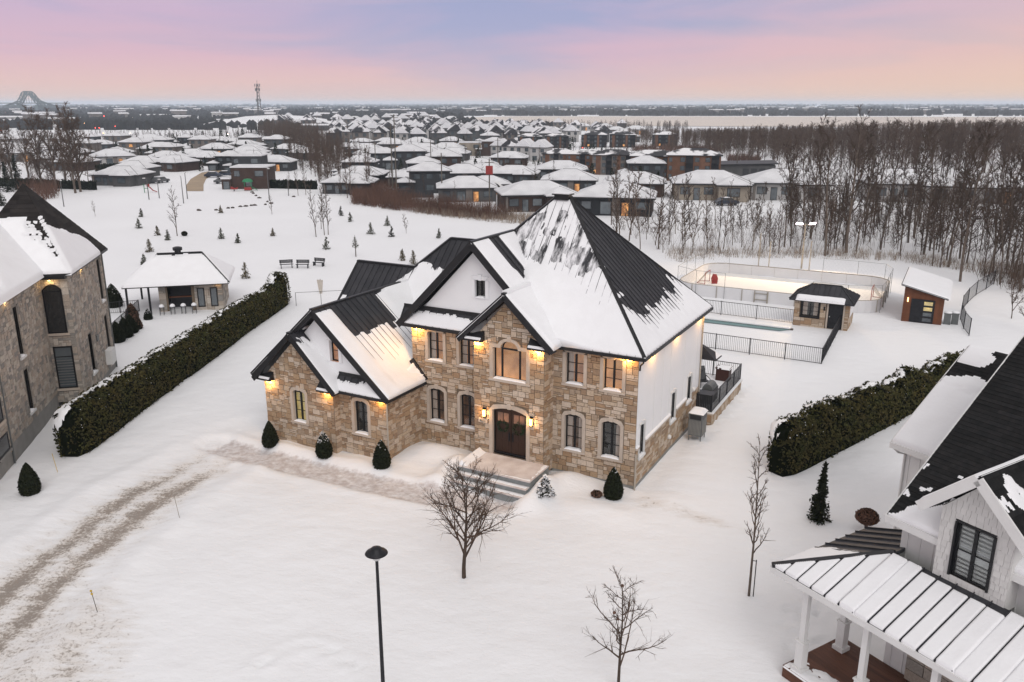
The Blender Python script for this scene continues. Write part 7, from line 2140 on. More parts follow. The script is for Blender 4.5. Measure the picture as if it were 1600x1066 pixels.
def proto(kind):
    root = thing('bungalow' if kind in 'AB' else 'house', '', 'house')
    w_ = MB(); r_ = MB(); ridges = []; fas = MB()
    if kind == 'A':      # bungalow with a projecting wing
        w_.box(-6.5, 6.5, -4.5, 4.5, -0.3, 2.9); w_.box(0.8, 5.8, -7.0, -4.5, -0.3, 2.9)
        ridges.append(hip(r_, -6.5, 6.5, -4.5, 4.5, 2.85, 1.9)); ridges.append(hip(r_, 0.8, 5.8, -7.2, -2.0, 2.86, 1.2))
        wins = [(-5.6, -3.9, 1.0, 2.3, -4.5), (-1.5, 0.2, 1.0, 2.3, -4.5), (2.2, 4.4, 0.9, 2.4, -7.0), (-3.3, -2.2, 0.0, 2.2, -4.5)]
    elif kind == 'B':    # plain bungalow
        w_.box(-6.0, 6.0, -4.6, 4.6, -0.3, 2.9); ridges.append(hip(r_, -6.0, 6.0, -4.6, 4.6, 2.85, 2.0))
        wins = [(-5.2, -3.6, 1.0, 2.3, -4.6), (-2.2, -0.4, 0.2, 2.3, -4.6), (1.2, 2.4, 0.0, 2.2, -4.6), (3.4, 5.2, 1.0, 2.3, -4.6)]
    elif kind == 'C':    # two storeys, garage wing
        w_.box(-5.0, 5.0, -4.2, 4.2, -0.3, 5.4); w_.box(-7.6, -4.0, -5.6, 0.0, -0.3, 2.8)
        ridges.append(hip(r_, -5.0, 5.0, -4.2, 4.2, 5.35, 1.8)); ridges.append(hip(r_, -7.6, -4.0, -5.6, 0.0, 2.76, 0.9))
        wins = [(-3.9, -2.3, 3.5, 4.8, -4.2), (-0.8, 0.8, 3.5, 4.8, -4.2), (2.3, 3.9, 3.5, 4.8, -4.2), (-0.9, 1.0, 0.6, 2.2, -4.2), (2.3, 4.0, 0.6, 2.2, -4.2), (-7.2, -4.6, 0.0, 2.1, -5.6)]
    elif kind == 'D':    # flat roofed modern house
        w_.box(-5.0, 5.0, -4.5, 4.5, -0.3, 5.8); w_.box(-7.5, -5.0, -5.5, 2.5, -0.3, 2.8)
        r_.box(-5.2, 5.2, -4.7, 4.7, 5.8, 6.15); r_.box(-7.7, -5.0, -5.7, 2.6, 2.8, 3.1)
        wins = [(-4.2, -2.6, 3.4, 5.0, -4.5), (1.4, 3.8, 3.4, 5.0, -4.5), (-7.1, -5.4, 0.0, 2.2, -5.5), (-1.2, 0.6, 0.4, 2.4, -4.5)]
    elif kind == 'E':    # three storey block of flats
        w_.box(-8.5, 8.5, -5.5, 5.5, -0.3, 8.3)
        ridges.append(hip(r_, -8.5, 8.5, -5.5, 5.5, 8.25, 1.9, 0.5, 0.22))
        wins = [(x, x + 1.5, z, z + 1.5, -5.5) for z in (0.7, 3.4, 6.1) for x in (-8.0, -4.4, 0.2, 3.6)]
    elif kind == 'F':    # gabled town house
        w_.box(-3.2, 3.2, -4.5, 4.5, -0.3, 5.4); w_.prism([(-3.2, -4.5, 5.4), (3.2, -4.5, 5.4), (0, -4.5, 7.9)], (0, 9.0, 0))
        ridges.append(hip(r_, -3.2, 3.2, -4.5, 4.5, 5.35, 2.7, 0.35, 0.2, True))
        wins = [(-2.4, -1.0, 3.5, 4.8, -4.5), (0.8, 2.2, 3.5, 4.8, -4.5), (-2.4, -0.6, 0.5, 2.2, -4.5), (0.9, 1.9, 0.0, 2.1, -4.5)]
    w_.build('wall', 'wall_grey', root)
    ro = r_.build('roof', 'roof_snow', root)
    for rr in ridges:
        a, b_, up_ = rr
        MB().bar(a, b_, 0.16, 0.06).build('ridge', 'shingle_brown', ro)
        m = MB(); q = [(x, y, z - 0.30) for x, y, z in up_]
        for i in range(4): m.bar(q[i], q[(i + 1) % 4], 0.12, 0.22)
        m.build('fascia', 'trim_black', ro)
        if kind in 'ABC':
            MB().bar(up_[1], b_ if up_[1][0] > 0 else a, 0.09, 0.05).build('hip_line', 'shingle_brown', ro)
    if kind in 'ABC':
        for x, y in ((-1.6, 1.2), (2.4, -0.9)):
            zt = {'A': 4.5, 'B': 4.6, 'C': 6.9}[kind]; MB().box(x - 0.16, x + 0.16, y - 0.16, y + 0.16, zt - 1.6, zt).build('roof_pipe', 'metal_black', ro)
    for i, (a, b_, c, d_, y) in enumerate(wins):
        win_child(root, a, b_, c, d_, y)
    if kind == 'E':
        for x in (-2.6, 5.6):
            MB().box(x - 0.1, x + 2.3, -5.62, -5.5, 0, 8.2).build('recess_shade', 'wall_black', root)  # black slab paints in the shade of the recess behind the balconies
            for z in (3.1, 5.8): MB().box(x - 0.15, x + 2.35, -6.8, -5.6, z, z + 0.16).box(x - 0.15, x + 2.35, -6.82, -6.76, z + 0.16, z + 1.1).build('balcony', 'trim_black', root)
        MB().box(-7.0, -5.0, -5.58, -5.5, 0, 8.2).build('brick_bay', 'wall_rust', root); MB().box(2.0, 3.4, -5.58, -5.5, 0, 8.2).build('brick_bay', 'wall_rust', root)
    if kind in 'AB':
        MB().box(-6.2 if kind == 'A' else -0.3, -5.8 if kind == 'A' else 1.0, -4.7, -4.5, 0, 2.9).build('pilaster', 'wall_taupe', root)
    return root


PROTO = {k: proto(k) for k in 'ABCDEF'}
USED = set()


def house(kind, px, py, col, rz=0.0, label='', group=None, sc=1.0, lit=0, p=None):
    if kind in USED: t = copy_tree(PROTO[kind])
    else: USED.add(kind); t = PROTO[kind]
    q = p if p is not None else at(px, py)
    t.location = (q.x, q.y, 0); t.rotation_euler = (0, 0, rz); t.scale = (sc, sc, sc)
    t['label'] = label; t['category'] = 'house' if kind != 'E' else 'apartment block'
    t.name = {'A': 'bungalow', 'B': 'bungalow', 'C': 'two_storey_house', 'D': 'flat_roof_house', 'E': 'apartment_block', 'F': 'town_house'}[kind]
    if group: t['group'] = group
    k = 0
    for o in t.children:
        if o.name.startswith('wall'):
            o.material_slots[0].link = 'OBJECT'; o.material_slots[0].material = MATS[WC[col]]
        if o.name.startswith('roof') and (kind == 'E' or (kind == 'F' and rb_.random() < 0.6)):
            o.material_slots[0].link = 'OBJECT'; o.material_slots[0].material = MATS['roof_patchy']
        if o.name.startswith('window') and lit and k < 6:
            for g in o.children:
                g.material_slots[0].link = 'OBJECT'; g.material_slots[0].material = MATS['room_lit' if (lit >> k) & 1 else 'glass_pale']
            k += 1
    return t


def patchy():
    m = mk('roof_patchy', (0.03, 0.03, 0.034), (0.045, 0.045, 0.05), 1, 0.7)
    n, l = m.node_tree.nodes, m.node_tree.links; b = n['Principled BSDF']; src = b.inputs['Base Color'].links[0].from_socket
    g = n.new('ShaderNodeNewGeometry'); tx = n.new('ShaderNodeTexNoise'); tx.inputs['Scale'].default_value = 0.22; tx.inputs['Detail'].default_value = 3; l.new(g.outputs['Position'], tx.inputs['Vector'])
    mr = n.new('ShaderNodeMapRange'); mr.inputs[1].default_value = 0.46; mr.inputs[2].default_value = 0.52; l.new(tx.outputs[0], mr.inputs[0])
    mx = n.new('ShaderNodeMix'); mx.data_type = 'RGBA'; mx.inputs[7].default_value = (0.8, 0.8, 0.81, 1); l.new(mr.outputs[0], mx.inputs[0]); l.new(src, mx.inputs[6]); l.new(mx.outputs[2], b.inputs['Base Color'])


patchy()
# the mapped nearer houses: kind, px, py of the middle of the plan, wall colour, turn, label
NEAR = [
    ('B', 729, 312, 'g', 0.10, 'grey bungalow with a lit back porch, nearest above the red brush', 0.95, 4),
    ('A', 838, 326, 'b', 0.15, 'brown bungalow just left of the main roof peak', 1.05, 0),
    ('B', 962, 332, 'k', -0.20, 'black-walled bungalow with a warm-lit window right of the roof peak', 1.1, 4),
    ('B', 890, 299, 'c', -0.10, 'dark bungalow directly behind the main roof peak', 1.05, 0),
    ('A', 991, 303, 'b', -0.15, 'brown bungalow behind the black-walled one right of the peak', 1.05, 0),
    ('A', 1108, 309, 'e', -0.12, 'low bungalow with pale stone piers behind the bare trees', 1.15, 0),
    ('B', 724, 286, 'c', 0.08, 'dark bungalow behind the grey one with the lit porch', 1.0, 0),
    ('A', 804, 286, 'c', -0.12, 'dark bungalow with pale entrance beside the shelter', 0.95, 0),
    ('B', 750, 271, 'g', 0.05, 'grey bungalow behind the utility pole with the red box', 0.9, 0),
    ('A', 877, 280, 'k', -0.05, 'black bungalow in front of the brick apartment block', 1.05, 0),
    ('C', 1008, 284, 'c', -0.10, 'dark two-storey house before the right apartment block', 0.95, 0),
    ('C', 694, 272, 'b', 0.10, 'large brown two-storey house left of the bungalow cluster', 1.0, 0),
    ('A', 796, 258, 'b', -0.05, 'bungalow with brown gables in the middle distance', 0.95, 0),
    ('C', 640, 263, 'c', 0.12, 'dark house with twin garage wings by the tall poles', 1.05, 0),
    ('C', 602, 262, 'c', 0.12, 'dark house with a snowy garage left of the tall poles', 0.9, 0),
    ('A', 572, 243, 'b', 0.1, 'bungalow at the right edge of the bare wood', 1.0, 0),
    ('B', 664, 246, 'g', 0.1, 'snow-roofed bungalow behind the dark twin-garage house', 1.1, 0),
    ('A', 700, 244, 'b', 0.0, 'brown bungalow behind the large two-storey one', 1.1, 0),
    ('D', 772, 243, 'b', 0.05, 'brown flat-roofed house in the middle distance', 1.0, 0),
    ('D', 735, 243, 'e', 0.05, 'pale flat-roofed house left of the brown flat-roofed one', 0.9, 0),
    ('B', 615, 236, 'g', 0.1, 'wide snowy bungalow roof before the townhouse rows, left one', 1.1, 0),
    ('B', 655, 233, 'g', 0.1, 'wide snowy bungalow roof before the townhouse rows, right one', 1.1, 0),
    ('A', 194, 288, 'g', -0.08, 'grey bungalow with two garage doors facing the park', 0.95, 0),
    ('B', 212, 276, 'g', -0.08, 'bungalow directly behind the one with two garage doors', 0.9, 0),
    ('B', 226, 266, 'c', -0.08, 'third bungalow back in the row by the sanded street', 0.9, 0),
    ('A', 275, 266, 'b', -0.3, 'brown bungalow on the left bank of the sanded street', 0.95, 0),
    ('A', 325, 257, 'b', -0.2, 'bungalow with a dark porch at the bend of the sanded street', 0.95, 0),
    ('D', 398, 293, 'b', 0.05, 'brown flat-roofed house next to the playground', 0.9, 0),
    ('D', 392, 270, 'c', 0.05, 'second flat-roofed house behind the playground one', 0.9, 0),
    ('B', 432, 266, 'c', 0.0, 'bungalow half hidden at the left edge of the bare wood', 0.95, 0),
    ('B', 390, 251, 'c', 0.0, 'long snowy bungalow roof behind the flat-roofed houses', 1.05, 0),
    ('B', 340, 244, 'c', 0.1, 'bungalow with round snowy roof behind the street bend', 1.05, 0),
    ('C', 318, 236, 't', 0.0, 'taupe two-storey house with gables at left rear', 0.95, 0),
    ('C', 392, 232, 't', 0.1, 'taupe two-storey house left of the bare wood', 0.95, 0),
    ('C', 215, 243, 't', -0.1, 'big two-storey house with warm lit windows at left rear', 1.0, 2),
    ('B', 250, 245, 't', 0.2, 'steep snowy roof right of the house with warm lights', 1.15, 0),
    ('B', 160, 234, 'c', 0.0, 'house with a warm lit corner at far left', 0.9, 1),
    ('B', 178, 258, 'w', 0.5, 'house with slanted snowy roofs left of the bungalow row', 1.1, 0),
    ('B', 90, 262, 'w', 0.3, 'snowy roof seen through the left trees, nearer one', 1.1, 0),
    ('B', 40, 252, 'w', 0.2, 'snowy roof seen through the left trees, farther one', 1.1, 0),
    ('A', 1225, 309, 'w', -0.1, 'pale unfinished bungalow seen through the trees behind the rink', 1.2, 0),
    ('A', 1410, 312, 'w', -0.15, 'long pale bungalow seen through the trees above the shed', 1.25, 0),
    ('B', 1540, 315, 'w', -0.15, 'snowy roof seen through the dense trees at far right', 1.1, 0),
]
for k, px, py, c, rz, lb, sc, lit in NEAR: house(k, px, py, c, rz, lb, None, sc * (0.95 if py > 305 else 0.88), lit)
for i, (px, py, c, rz, sc, lb) in enumerate(((876, 266, 't', -0.20, 0.56, 'brick and dark panel apartment block, leftmost of the near row'), (917, 269, 'r', -0.20, 0.60, 'apartment block with two orange lamps, second of the near row'), (958, 272, 't', -0.20, 0.62, 'apartment block with a grey end wall, third of the near row'), (1020, 277, 'r', -0.18, 0.66, 'apartment block with a dark hip roof, fourth of the near row'), (1082, 281, 'r', -0.18, 0.74, 'apartment block with lit lamps at the right end of the near row'))):
    house('E', px, py, c, rz, lb, 'near row of apartment blocks', sc, (1, 2, 0, 4, 8)[i])
for i, (px, py, c, sc, lb) in enumerate(((828, 231, 'k', 0.58, 'black apartment block, leftmost of the far row'), (870, 231, 'k', 0.58, 'black apartment block, second of the far row'), (928, 230, 'k', 0.64, 'black apartment block, third of the far row'), (972, 230, 'k', 0.64, 'black apartment block, fourth of the far row'), (1038, 229, 'k', 0.62, 'lone black apartment block by the snowy clearing'))):
    house('E', px, py, c, -0.1, lb, 'far row of apartment blocks', sc, (1, 0, 2, 4, 2)[i])
for px, py, c, sc in ((783, 247, 'w', 0.8), (800, 248, 'w', 0.8), (822, 250, 'w', 0.85), (846, 252, 'w', 0.85)):
    house('F', px, py, c, -0.3, 'narrow white town house in the row left of the near apartment blocks', 'white town houses', sc)
# rows of town houses and small houses farther out
PLACED = [(o.location.x, o.location.y) for o in bpy.data.objects if o.type == 'EMPTY' and o.parent is None and o.get('category') in ('house', 'apartment block')]


def free(x, y, r_):
    return all((x - a) ** 2 + (y - b) ** 2 > r_ * r_ for a, b in PLACED)


def rows(px0, px1, py0, py1, step_px, kinds, cols, label, group, rz, sc, minr, jit=2.0, nrow=4):
    n = 0
    for j in range(nrow):
        y = py0 + (py1 - py0) * j / max(1, nrow - 1); x = px0 + (step_px * 0.5 if j % 2 else 0)
        while x < px1:
            q = at(x, y); q.x += rb_.uniform(-jit, jit); q.y += rb_.uniform(-jit, jit) * 2
            if free(q.x, q.y, minr):
                house(rb_.choice(kinds), 0, 0, rb_.choice(cols), rz + rb_.uniform(-0.12, 0.12), label + ', %s rank back' % ('first', 'second', 'third', 'fourth', 'fifth', 'sixth', 'seventh', 'eighth')[j], group, sc * rb_.uniform(0.9, 1.1), 0, q); PLACED.append((q.x, q.y)); n += 1
            x += step_px * (1 if y > 215 else 0.75)
    return n


n0 = rows(125, 470, 264, 228, 26, 'ABC', 'cbgtk', 'snow-roofed house in the left part of the suburb', 'houses of the left suburb', 0.0, 0.78, 11.5, nrow=6)
n0 += rows(560, 860, 300, 228, 27, 'ABC', 'cbgk', 'snow-roofed house in the middle of the suburb', 'houses of the middle suburb', 0.05, 0.78, 11.5, nrow=8)
n0 += rows(860, 1060, 300, 286, 34, 'AB', 'cbgk', 'snow-roofed house behind the roof peak', 'houses behind the roof peak', -0.1, 0.75, 12.0, nrow=2)
n1 = rows(528, 860, 226, 205, 15, 'F', 'wtcg', 'small gabled town house in the dense snowy rows left of centre', 'town houses in dense rows', 0.2, 1.0, 8.0, nrow=6)
n2 = rows(700, 1000, 222, 204, 22, 'BF', 'wtg', 'small distant snow-roofed house before the frozen river', 'houses before the river', 0.0, 1.0, 11, nrow=4)
n3 = rows(0, 300, 246, 230, 30, 'BC', 'wtg', 'small snow-roofed house among the trees at far left', 'houses among the left trees', 0.1, 1.05, 15, nrow=3)
n4 = rows(440, 720, 203, 192, 20, 'BF', 'wtg', 'tiny snow-roofed house on the plain below the horizon', 'houses on the far plain', 0.1, 1.2, 18, nrow=4)
# long low garage and shelter
t = thing('garage_row', 'long low garage building beside the right apartment blocks', 'garage', at(1160, 277), -0.12)
MB().box(-7.5, 7.5, -3, 3, -0.2, 3.2).build('wall', 'wall_grey', t); MB().prism([(-8, -3.6, 3.1), (8, -3.6, 3.5), (8, 3.4, 3.9), (-8, 3.4, 3.5)], (0, 0, 0.25)).build('roof', 'trim_black', t)
for i in range(4): MB().box(-0.5 + i * 2.0, 1.0 + i * 2.0, -3.08, -3.0, 0, 2.4).build('garage_door', 'wall_charcoal', t)
t = thing('car_shelter', 'white round-topped fabric car shelter between the bungalows', 'shelter', at(777, 303), -0.25)
arch_ = [(2.0 * math.cos(a), -3.0, 2.6 * math.sin(a)) for a in np.linspace(0, math.pi, 11)]
sh_ = MB()
for i in range(10):
    a, b = Vector(arch_[i]), Vector(arch_[i + 1]); sh_.add([a, b, b + Vector((0, 6, 0)), a + Vector((0, 6, 0))], [(0, 1, 2, 3)])
sh_.build('cover', 'paint_white', t); MB().add([(x * 0.98, 2.98, z * 0.98) for x, _, z in arch_], [tuple(range(11))]).build('rear_panel', 'plastic_dark', t)
t = thing('carport', 'small open carport roof on posts left of the main roof peak', 'carport', at(800, 322), 0.1)
MB().box(-3, 3, -2, 2, 2.6, 2.75).build('roof', 'wall_taupe', t); MB().box(-3.1, 3.1, -2.1, 2.1, 2.75, 2.9).build('snow', 'snow', t)
for x, y in ((-2.8, -1.8), (2.8, -1.8), (-2.8, 1.8), (2.8, 1.8)): MB().box(x - 0.08, x + 0.08, y - 0.08, y + 0.08, 0, 2.6).build('post', 'wall_taupe', t)
# cedar screens and fences in the suburb
for i, (a, b, h, lb) in enumerate(((at(621, 284), at(682, 279), 1.8, 'dark curved hedge behind the tall utility poles'), (at(396, 293.5), at(495, 296), 1.9, 'long dark fence hedge along the back of the park'), (at(0, 291), at(150, 297), 1.9, 'dark hedge at the left behind the park'), (at(150, 268), at(215, 264), 1.9, 'dark hedge behind the bungalow row'))):
    L = (b - a).length; t = thing('dark_hedge', lb, 'hedge', a, math.atan2(b.y - a.y, b.x - a.x)); rs = np.random.RandomState(i)
    n = int(L * 40); P = np.stack([rs.uniform(0, L, n), rs.normal(0, 0.35, n), rs.uniform(0, h, n)], 1); v, q = leaf_soup(P, np.tile([[0, -1, 0.5]], (n, 1)), 0.3, rs); link('foliage', fast_mesh('foliage', v, q), 'cedar_dark', t)
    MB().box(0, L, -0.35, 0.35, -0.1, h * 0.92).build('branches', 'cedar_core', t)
f_ = at(622, 309); g_ = at(680, 309); t = thing('privacy_fence', 'dark low privacy fence left of the grey bungalow', 'fence', f_, math.atan2(g_.y - f_.y, g_.x - f_.x)); L = (g_ - f_).length
for k in range(int(L / 1.8)): MB().box(k * 1.8, k * 1.8 + 1.74, -0.04, 0.04, 0, 1.5).build('panel', 'wall_charcoal', t); MB().box(k * 1.8 - 0.06, k * 1.8, -0.06, 0.06, 0, 1.6).build('post', 'wall_black', t)


# cars
def car(px, py, rz, mat, label):
    t = thing('parked_car', label, 'car', at(px, py), rz, 'cars parked by the sanded street')
    side = [(-2.15, 0.35), (-2.2, 0.8), (-1.75, 0.95), (-1.1, 1.42), (0.55, 1.45), (1.15, 0.98), (2.0, 0.86), (2.2, 0.6), (2.15, 0.35)]
    b = MB().prism([(x, -0.86, z) for x, z in side], (0, 1.72, 0)); b.build('body', mat, t)
    for sy in (-0.865, 0.862): MB().prism([(-1.0, sy, 1.0), (0.95, sy, 1.0), (0.48, sy, 1.36), (-1.0 + 0.05, sy, 1.36)], (0, 0.004, 0)).build('side_window', 'glass_dark', t)
    MB().prism([(1.10, -0.75, 1.01), (1.10, 0.75, 1.01), (0.62, 0.7, 1.41), (0.62, -0.7, 1.41)], (0.02, 0, 0.02)).build('windscreen', 'glass_dark', t)
    for x in (-1.35, 1.35):
        for y in (-0.88, 0.70): MB().lathe([(0.33, 0), (0.33, 0.18)], 14).build('wheel', 'plastic_dark', t, (x, y + 0.18, 0.33), (math.pi / 2, 0, 0))
    for y in (-0.6, 0.6): MB().box(2.12, 2.20, y - 0.2, y + 0.2, 0.62, 0.76).build('headlight', 'lens_clear', t)
    MB().box(-0.9, 0.45, -0.7, 0.7, 1.45, 1.50).build('snow', 'snow', t)


mk('car_blue', (0.02, 0.03, 0.05), None, 2, 0.25, spec=0.6); mk('car_grey', (0.10, 0.105, 0.11), None, 2, 0.3, spec=0.6); mk('car_white', (0.5, 0.5, 0.5), None, 2, 0.3, spec=0.6)
car(334, 277.5, 0.1, 'car_blue', 'dark blue car parked by the sanded street'); car(350, 287, 0.15, 'car_grey', 'grey car nearest the flat-roofed house'); car(353, 276, 0.15, 'car_blue', 'dark car behind the grey one by the flat-roofed house'); car(251, 286, 1.2, 'car_grey', 'snowy grey car right of the bungalow with garage doors'); car(1135, 321, 0.2, 'car_blue', 'dark car before the bungalow with pale piers')

# ------------------------------------------------------------------ woods
def tile_trees(name, label, base, pts_, mat, smin, smax, cat='trees', kind='stuff', seed=0, H0=None):
    rs = np.random.RandomState(seed); V = []; Q = []; n0 = 0
    for (x, y) in pts_:
        v, q = base[rs.randint(len(base))]; a = rs.uniform(0, 6.28); s = rs.uniform(smin, smax)
        if H0: s *= min(1.0, max(3.0, 18.0 - H0(x, y) * math.hypot(x, y)) / 14.5)
        c, d_ = math.cos(a) * s, math.sin(a) * s
        V.append(np.stack([v[:, 0] * c - v[:, 1] * d_ + x, v[:, 0] * d_ + v[:, 1] * c + y, v[:, 2] * s], 1)); Q.append(q + n0); n0 += len(v)
    o = link(name, fast_mesh(name, np.concatenate(V), np.concatenate(Q)), mat); tag(o, label, cat, None, kind); return o


def low_tree(seed, H_, n, spread, twr, clear=0.2):
    """trunk and a haze of twigs, light enough to repeat by the hundred"""
    rs = np.random.RandomState(seed); V = []; Q = []
    def sl(p0, p1, r0, r1):
        d_ = p1 - p0; x = np.cross(d_, rs.normal(0, 1, 3)); x /= np.linalg.norm(x) + 1e-9; k = len(V); V.extend([p0 - x * r0, p0 + x * r0, p1 + x * r1, p1 - x * r1]); Q.append((k, k + 1, k + 2, k + 3))
    top_ = np.array([rs.normal(0, 0.3), rs.normal(0, 0.3), H_])
    for _ in range(2): sl(np.zeros(3), top_ * 0.97, 0.12 * H_ / 12, 0.03)
    for i in range(n):
        f = clear + (1 - clear) * rs.uniform(0, 1); p = top_ * f; a = rs.uniform(0, 6.28); l_ = spread * H_ * (1.05 - f) ** 0.6 * rs.uniform(0.4, 1.0); e = rs.uniform(0.5, 1.2)
        d_ = np.array([math.cos(a) * math.cos(e), math.sin(a) * math.cos(e), math.sin(e)]); m = p + d_ * l_ * 0.6; sl(p, m, twr * 1.6, twr)
        for w in range(3):
            d2 = d_ + rs.normal(0, 0.5, 3) + [0, 0, 0.2]; d2 /= np.linalg.norm(d2); sl(p + (m - p) * rs.uniform(0.4, 1), m + d2 * l_ * rs.uniform(0.3, 0.6), twr, twr * 0.5)
    return np.array(V), np.array(Q)


def poly_pts(poly_px, n, seed, keep=None):
    P = [at(*q) for q in poly_px]; xs = [q.x for q in P]; ys = [q.y for q in P]; rs = np.random.RandomState(seed); res = []; tries = 0
    while len(res) < n and tries < n * 60:
        tries += 1; x, y = rs.uniform(min(xs), max(xs)), rs.uniform(min(ys), max(ys)); inside = False
        for i in range(len(P)):
            a, b = P[i], P[(i + 1) % len(P)]
            if (a.y > y) != (b.y > y) and x < (b.x - a.x) * (y - a.y) / (b.y - a.y) + a.x: inside = not inside
        if inside and (keep is None or keep(x, y)): res.append((x, y))
    return res


LT_ = [low_tree(500 + i, 14.5, 66, 0.38, 0.038, 0.10) for i in range(6)]
LS_ = [low_tree(520 + i, 8.0, 46, 0.28, 0.022, 0.08) for i in range(5)]
away = lambda r_: (lambda x, y: all((x - a) ** 2 + (y - b) ** 2 > r_ * r_ for a, b in PLACED))
kx = lambda x, y: 0.0265 - 0.0095 * min(1.0, max(0.0, (x / y * 1290 - 300) / 380))
gt = poly_pts([(120, 268), (470, 268), (560, 300), (640, 318), (1050, 320), (1120, 290), (1000, 232), (700, 205), (440, 205), (100, 226)], 850, 61, away(6))
tile_trees('garden_trees', 'small bare garden trees between the houses of the suburb', LS_, gt, 'twig_grey', 0.35, 0.8, seed=61)
ge = poly_pts([(120, 268), (470, 268), (560, 290), (640, 310), (1050, 315), (1000, 232), (700, 208), (440, 208), (100, 226)], 330, 62, away(6))
EV_ = []
for i in range(3):
    r9 = np.random.RandomState(i + 40); m9 = 90; f9 = r9.uniform(0, 1, m9); a9 = r9.uniform(0, 6.28, m9); q9 = 1.0 * (1 - f9) ** 0.8; EV_.append(leaf_soup(np.stack([q9 * np.cos(a9), q9 * np.sin(a9), f9 * 4.2], 1), np.stack([np.cos(a9), np.sin(a9), 0.3 + 0 * a9], 1), 0.36, r9))
tile_trees('garden_evergreens', 'small dark evergreens between the houses of the suburb', EV_, ge, 'cedar_dark', 0.4, 1.1, seed=62)
uw = poly_pts([(1180, 398), (1420, 402), (1660, 440), (1750, 380), (1650, 322), (1400, 326), (1240, 334)], 260, 63, away(8))
tile_trees('underwood', 'thin brown saplings among the tall trees behind the shed', LS_, uw, 'twig', 0.5, 1.0, seed=63)
# the big wood at right, behind the houses
w1 = poly_pts([(1120, 252), (1180, 262), (1300, 278), (1450, 290), (1800, 296), (2100, 268), (1900, 212), (1500, 210), (1250, 211), (1060, 212), (980, 218), (1060, 236), (1150, 258)], 1750, 1, away(9))
tile_trees('wood', 'dense leafless wood filling the right background', LT_, w1, 'twig', 0.80, 1.08, seed=1, H0=kx)
w1c = poly_pts([(960, 222), (1060, 246), (1200, 252), (1300, 240), (1280, 212), (980, 212)], 420, 71, away(9))
tile_trees('wood', 'leafless wood behind the far apartment blocks', LT_, w1c, 'twig', 0.8, 1.0, seed=71, H0=kx)
w1b = poly_pts([(1080, 240), (1300, 268), (1900, 285), (2200, 250), (1700, 206), (1240, 208), (960, 214)], 1100, 31, away(9))
tile_trees('underwood', 'brown undergrowth along the edge of the right wood', LS_, w1b, 'twig', 0.6, 1.0, seed=8, H0=lambda x, y: 0.02)
w2 = poly_pts([(500, 300), (548, 318), (590, 300), (560, 262), (530, 238), (490, 215), (440, 205), (400, 208), (430, 232), (470, 268)], 620, 2, away(6))
tile_trees('wood', 'strip of leafless brown wood between the park and the bungalows', LS_, w2, 'twig', 0.8, 1.2, seed=2)
w3 = poly_pts([(-700, 240), (-80, 232), (440, 222), (460, 203), (-80, 208), (-700, 212)], 1000, 3, away(8))
tile_trees('wood', 'dark belt of leafless trees across the left background', LT_, w3, 'twig_grey', 0.8, 1.05, seed=3, H0=lambda x, y: 0.030)
w4 = poly_pts([(690, 206), (760, 205), (1060, 208), (1080, 201.5), (700, 200)], 260, 4, away(10))
tile_trees('wood', 'belt of bare trees on the near bank of the frozen river', LT_, w4, 'twig_grey', 0.25, 0.5, seed=4)
w5 = poly_pts([(-60, 296), (135, 298), (150, 268), (110, 244), (-80, 246)], 110, 5, away(7))
tile_trees('thicket', 'brown thicket at the foot of the left trees', LS_, w5, 'twig', 0.55, 0.95, seed=5)


def brush(name, label, poly, n, seed, h, mat, r_=0.025, fan=0.25):
    P = poly_pts(poly, n, seed); rs = np.random.RandomState(seed); P = np.array(P); m = 5
    B_ = np.repeat(np.concatenate([P, np.zeros((len(P), 1))], 1), m, 0) + rs.normal(0, 0.25, (len(P) * m, 3)) * [1, 1, 0]
    d_ = rs.normal(0, fan, B_.shape); d_[:, 2] = 1; hh = h * rs.uniform(0.4, 1.1, (len(B_), 1)) * (0.55 + 0.9 * fbm(B_[:, :1] / 6, B_[:, 1:2] / 6, seed)); T_ = B_ + d_ * hh
    x = np.cross(d_, rs.normal(0, 1, d_.shape)); x /= np.linalg.norm(x, axis=1, keepdims=True)
    V = np.stack([B_ - x * r_, B_ + x * r_, T_ + x * r_ * 0.4, T_ - x * r_ * 0.4], 1).reshape(-1, 3)
    o = link(name, fast_mesh(name, V, np.arange(len(V)).reshape(-1, 4)), mat); tag(o, label, 'brush', None, 'stuff')


brush('thicket', 'red-brown thicket along the upper edge of the park', [(548, 319), (600, 327), (680, 336), (745, 342), (790, 344), (800, 338), (740, 332), (660, 322), (590, 303), (555, 300)], 1700, 1, 2.3, 'brush_red', 0.026)
brush('thicket', 'pale reddish scrub between the wood and the tall poles', [(560, 300), (600, 306), (640, 312), (650, 300), (610, 285), (570, 280)], 700, 2, 1.7, 'brush_red', 0.025)
brush('reeds', 'tan reeds below the suburb gardens', [(640, 333), (760, 347), (800, 350), (850, 352), (860, 342), (780, 334), (690, 322)], 900, 3, 1.1, 'reed', 0.02)
brush('reeds', 'tan reeds and weeds along the far side of the rink', [(1040, 402), (1060, 412), (1120, 404), (1250, 404), (1400, 408), (1600, 440), (1650, 420), (1400, 398), (1200, 392), (1050, 390)], 800, 4, 0.9, 'reed', 0.016)
brush('thicket', 'reddish scrub strip behind the far apartment blocks', [(985, 236), (1120, 240), (1130, 232), (1000, 231)], 700, 5, 2.0, 'brush_red', 0.06)
brush('thicket', 'rusty brush patch right of the utility pole', [(1135, 252), (1180, 256), (1190, 249), (1140, 247)], 300, 6, 2.0, 'brush_red', 0.05)
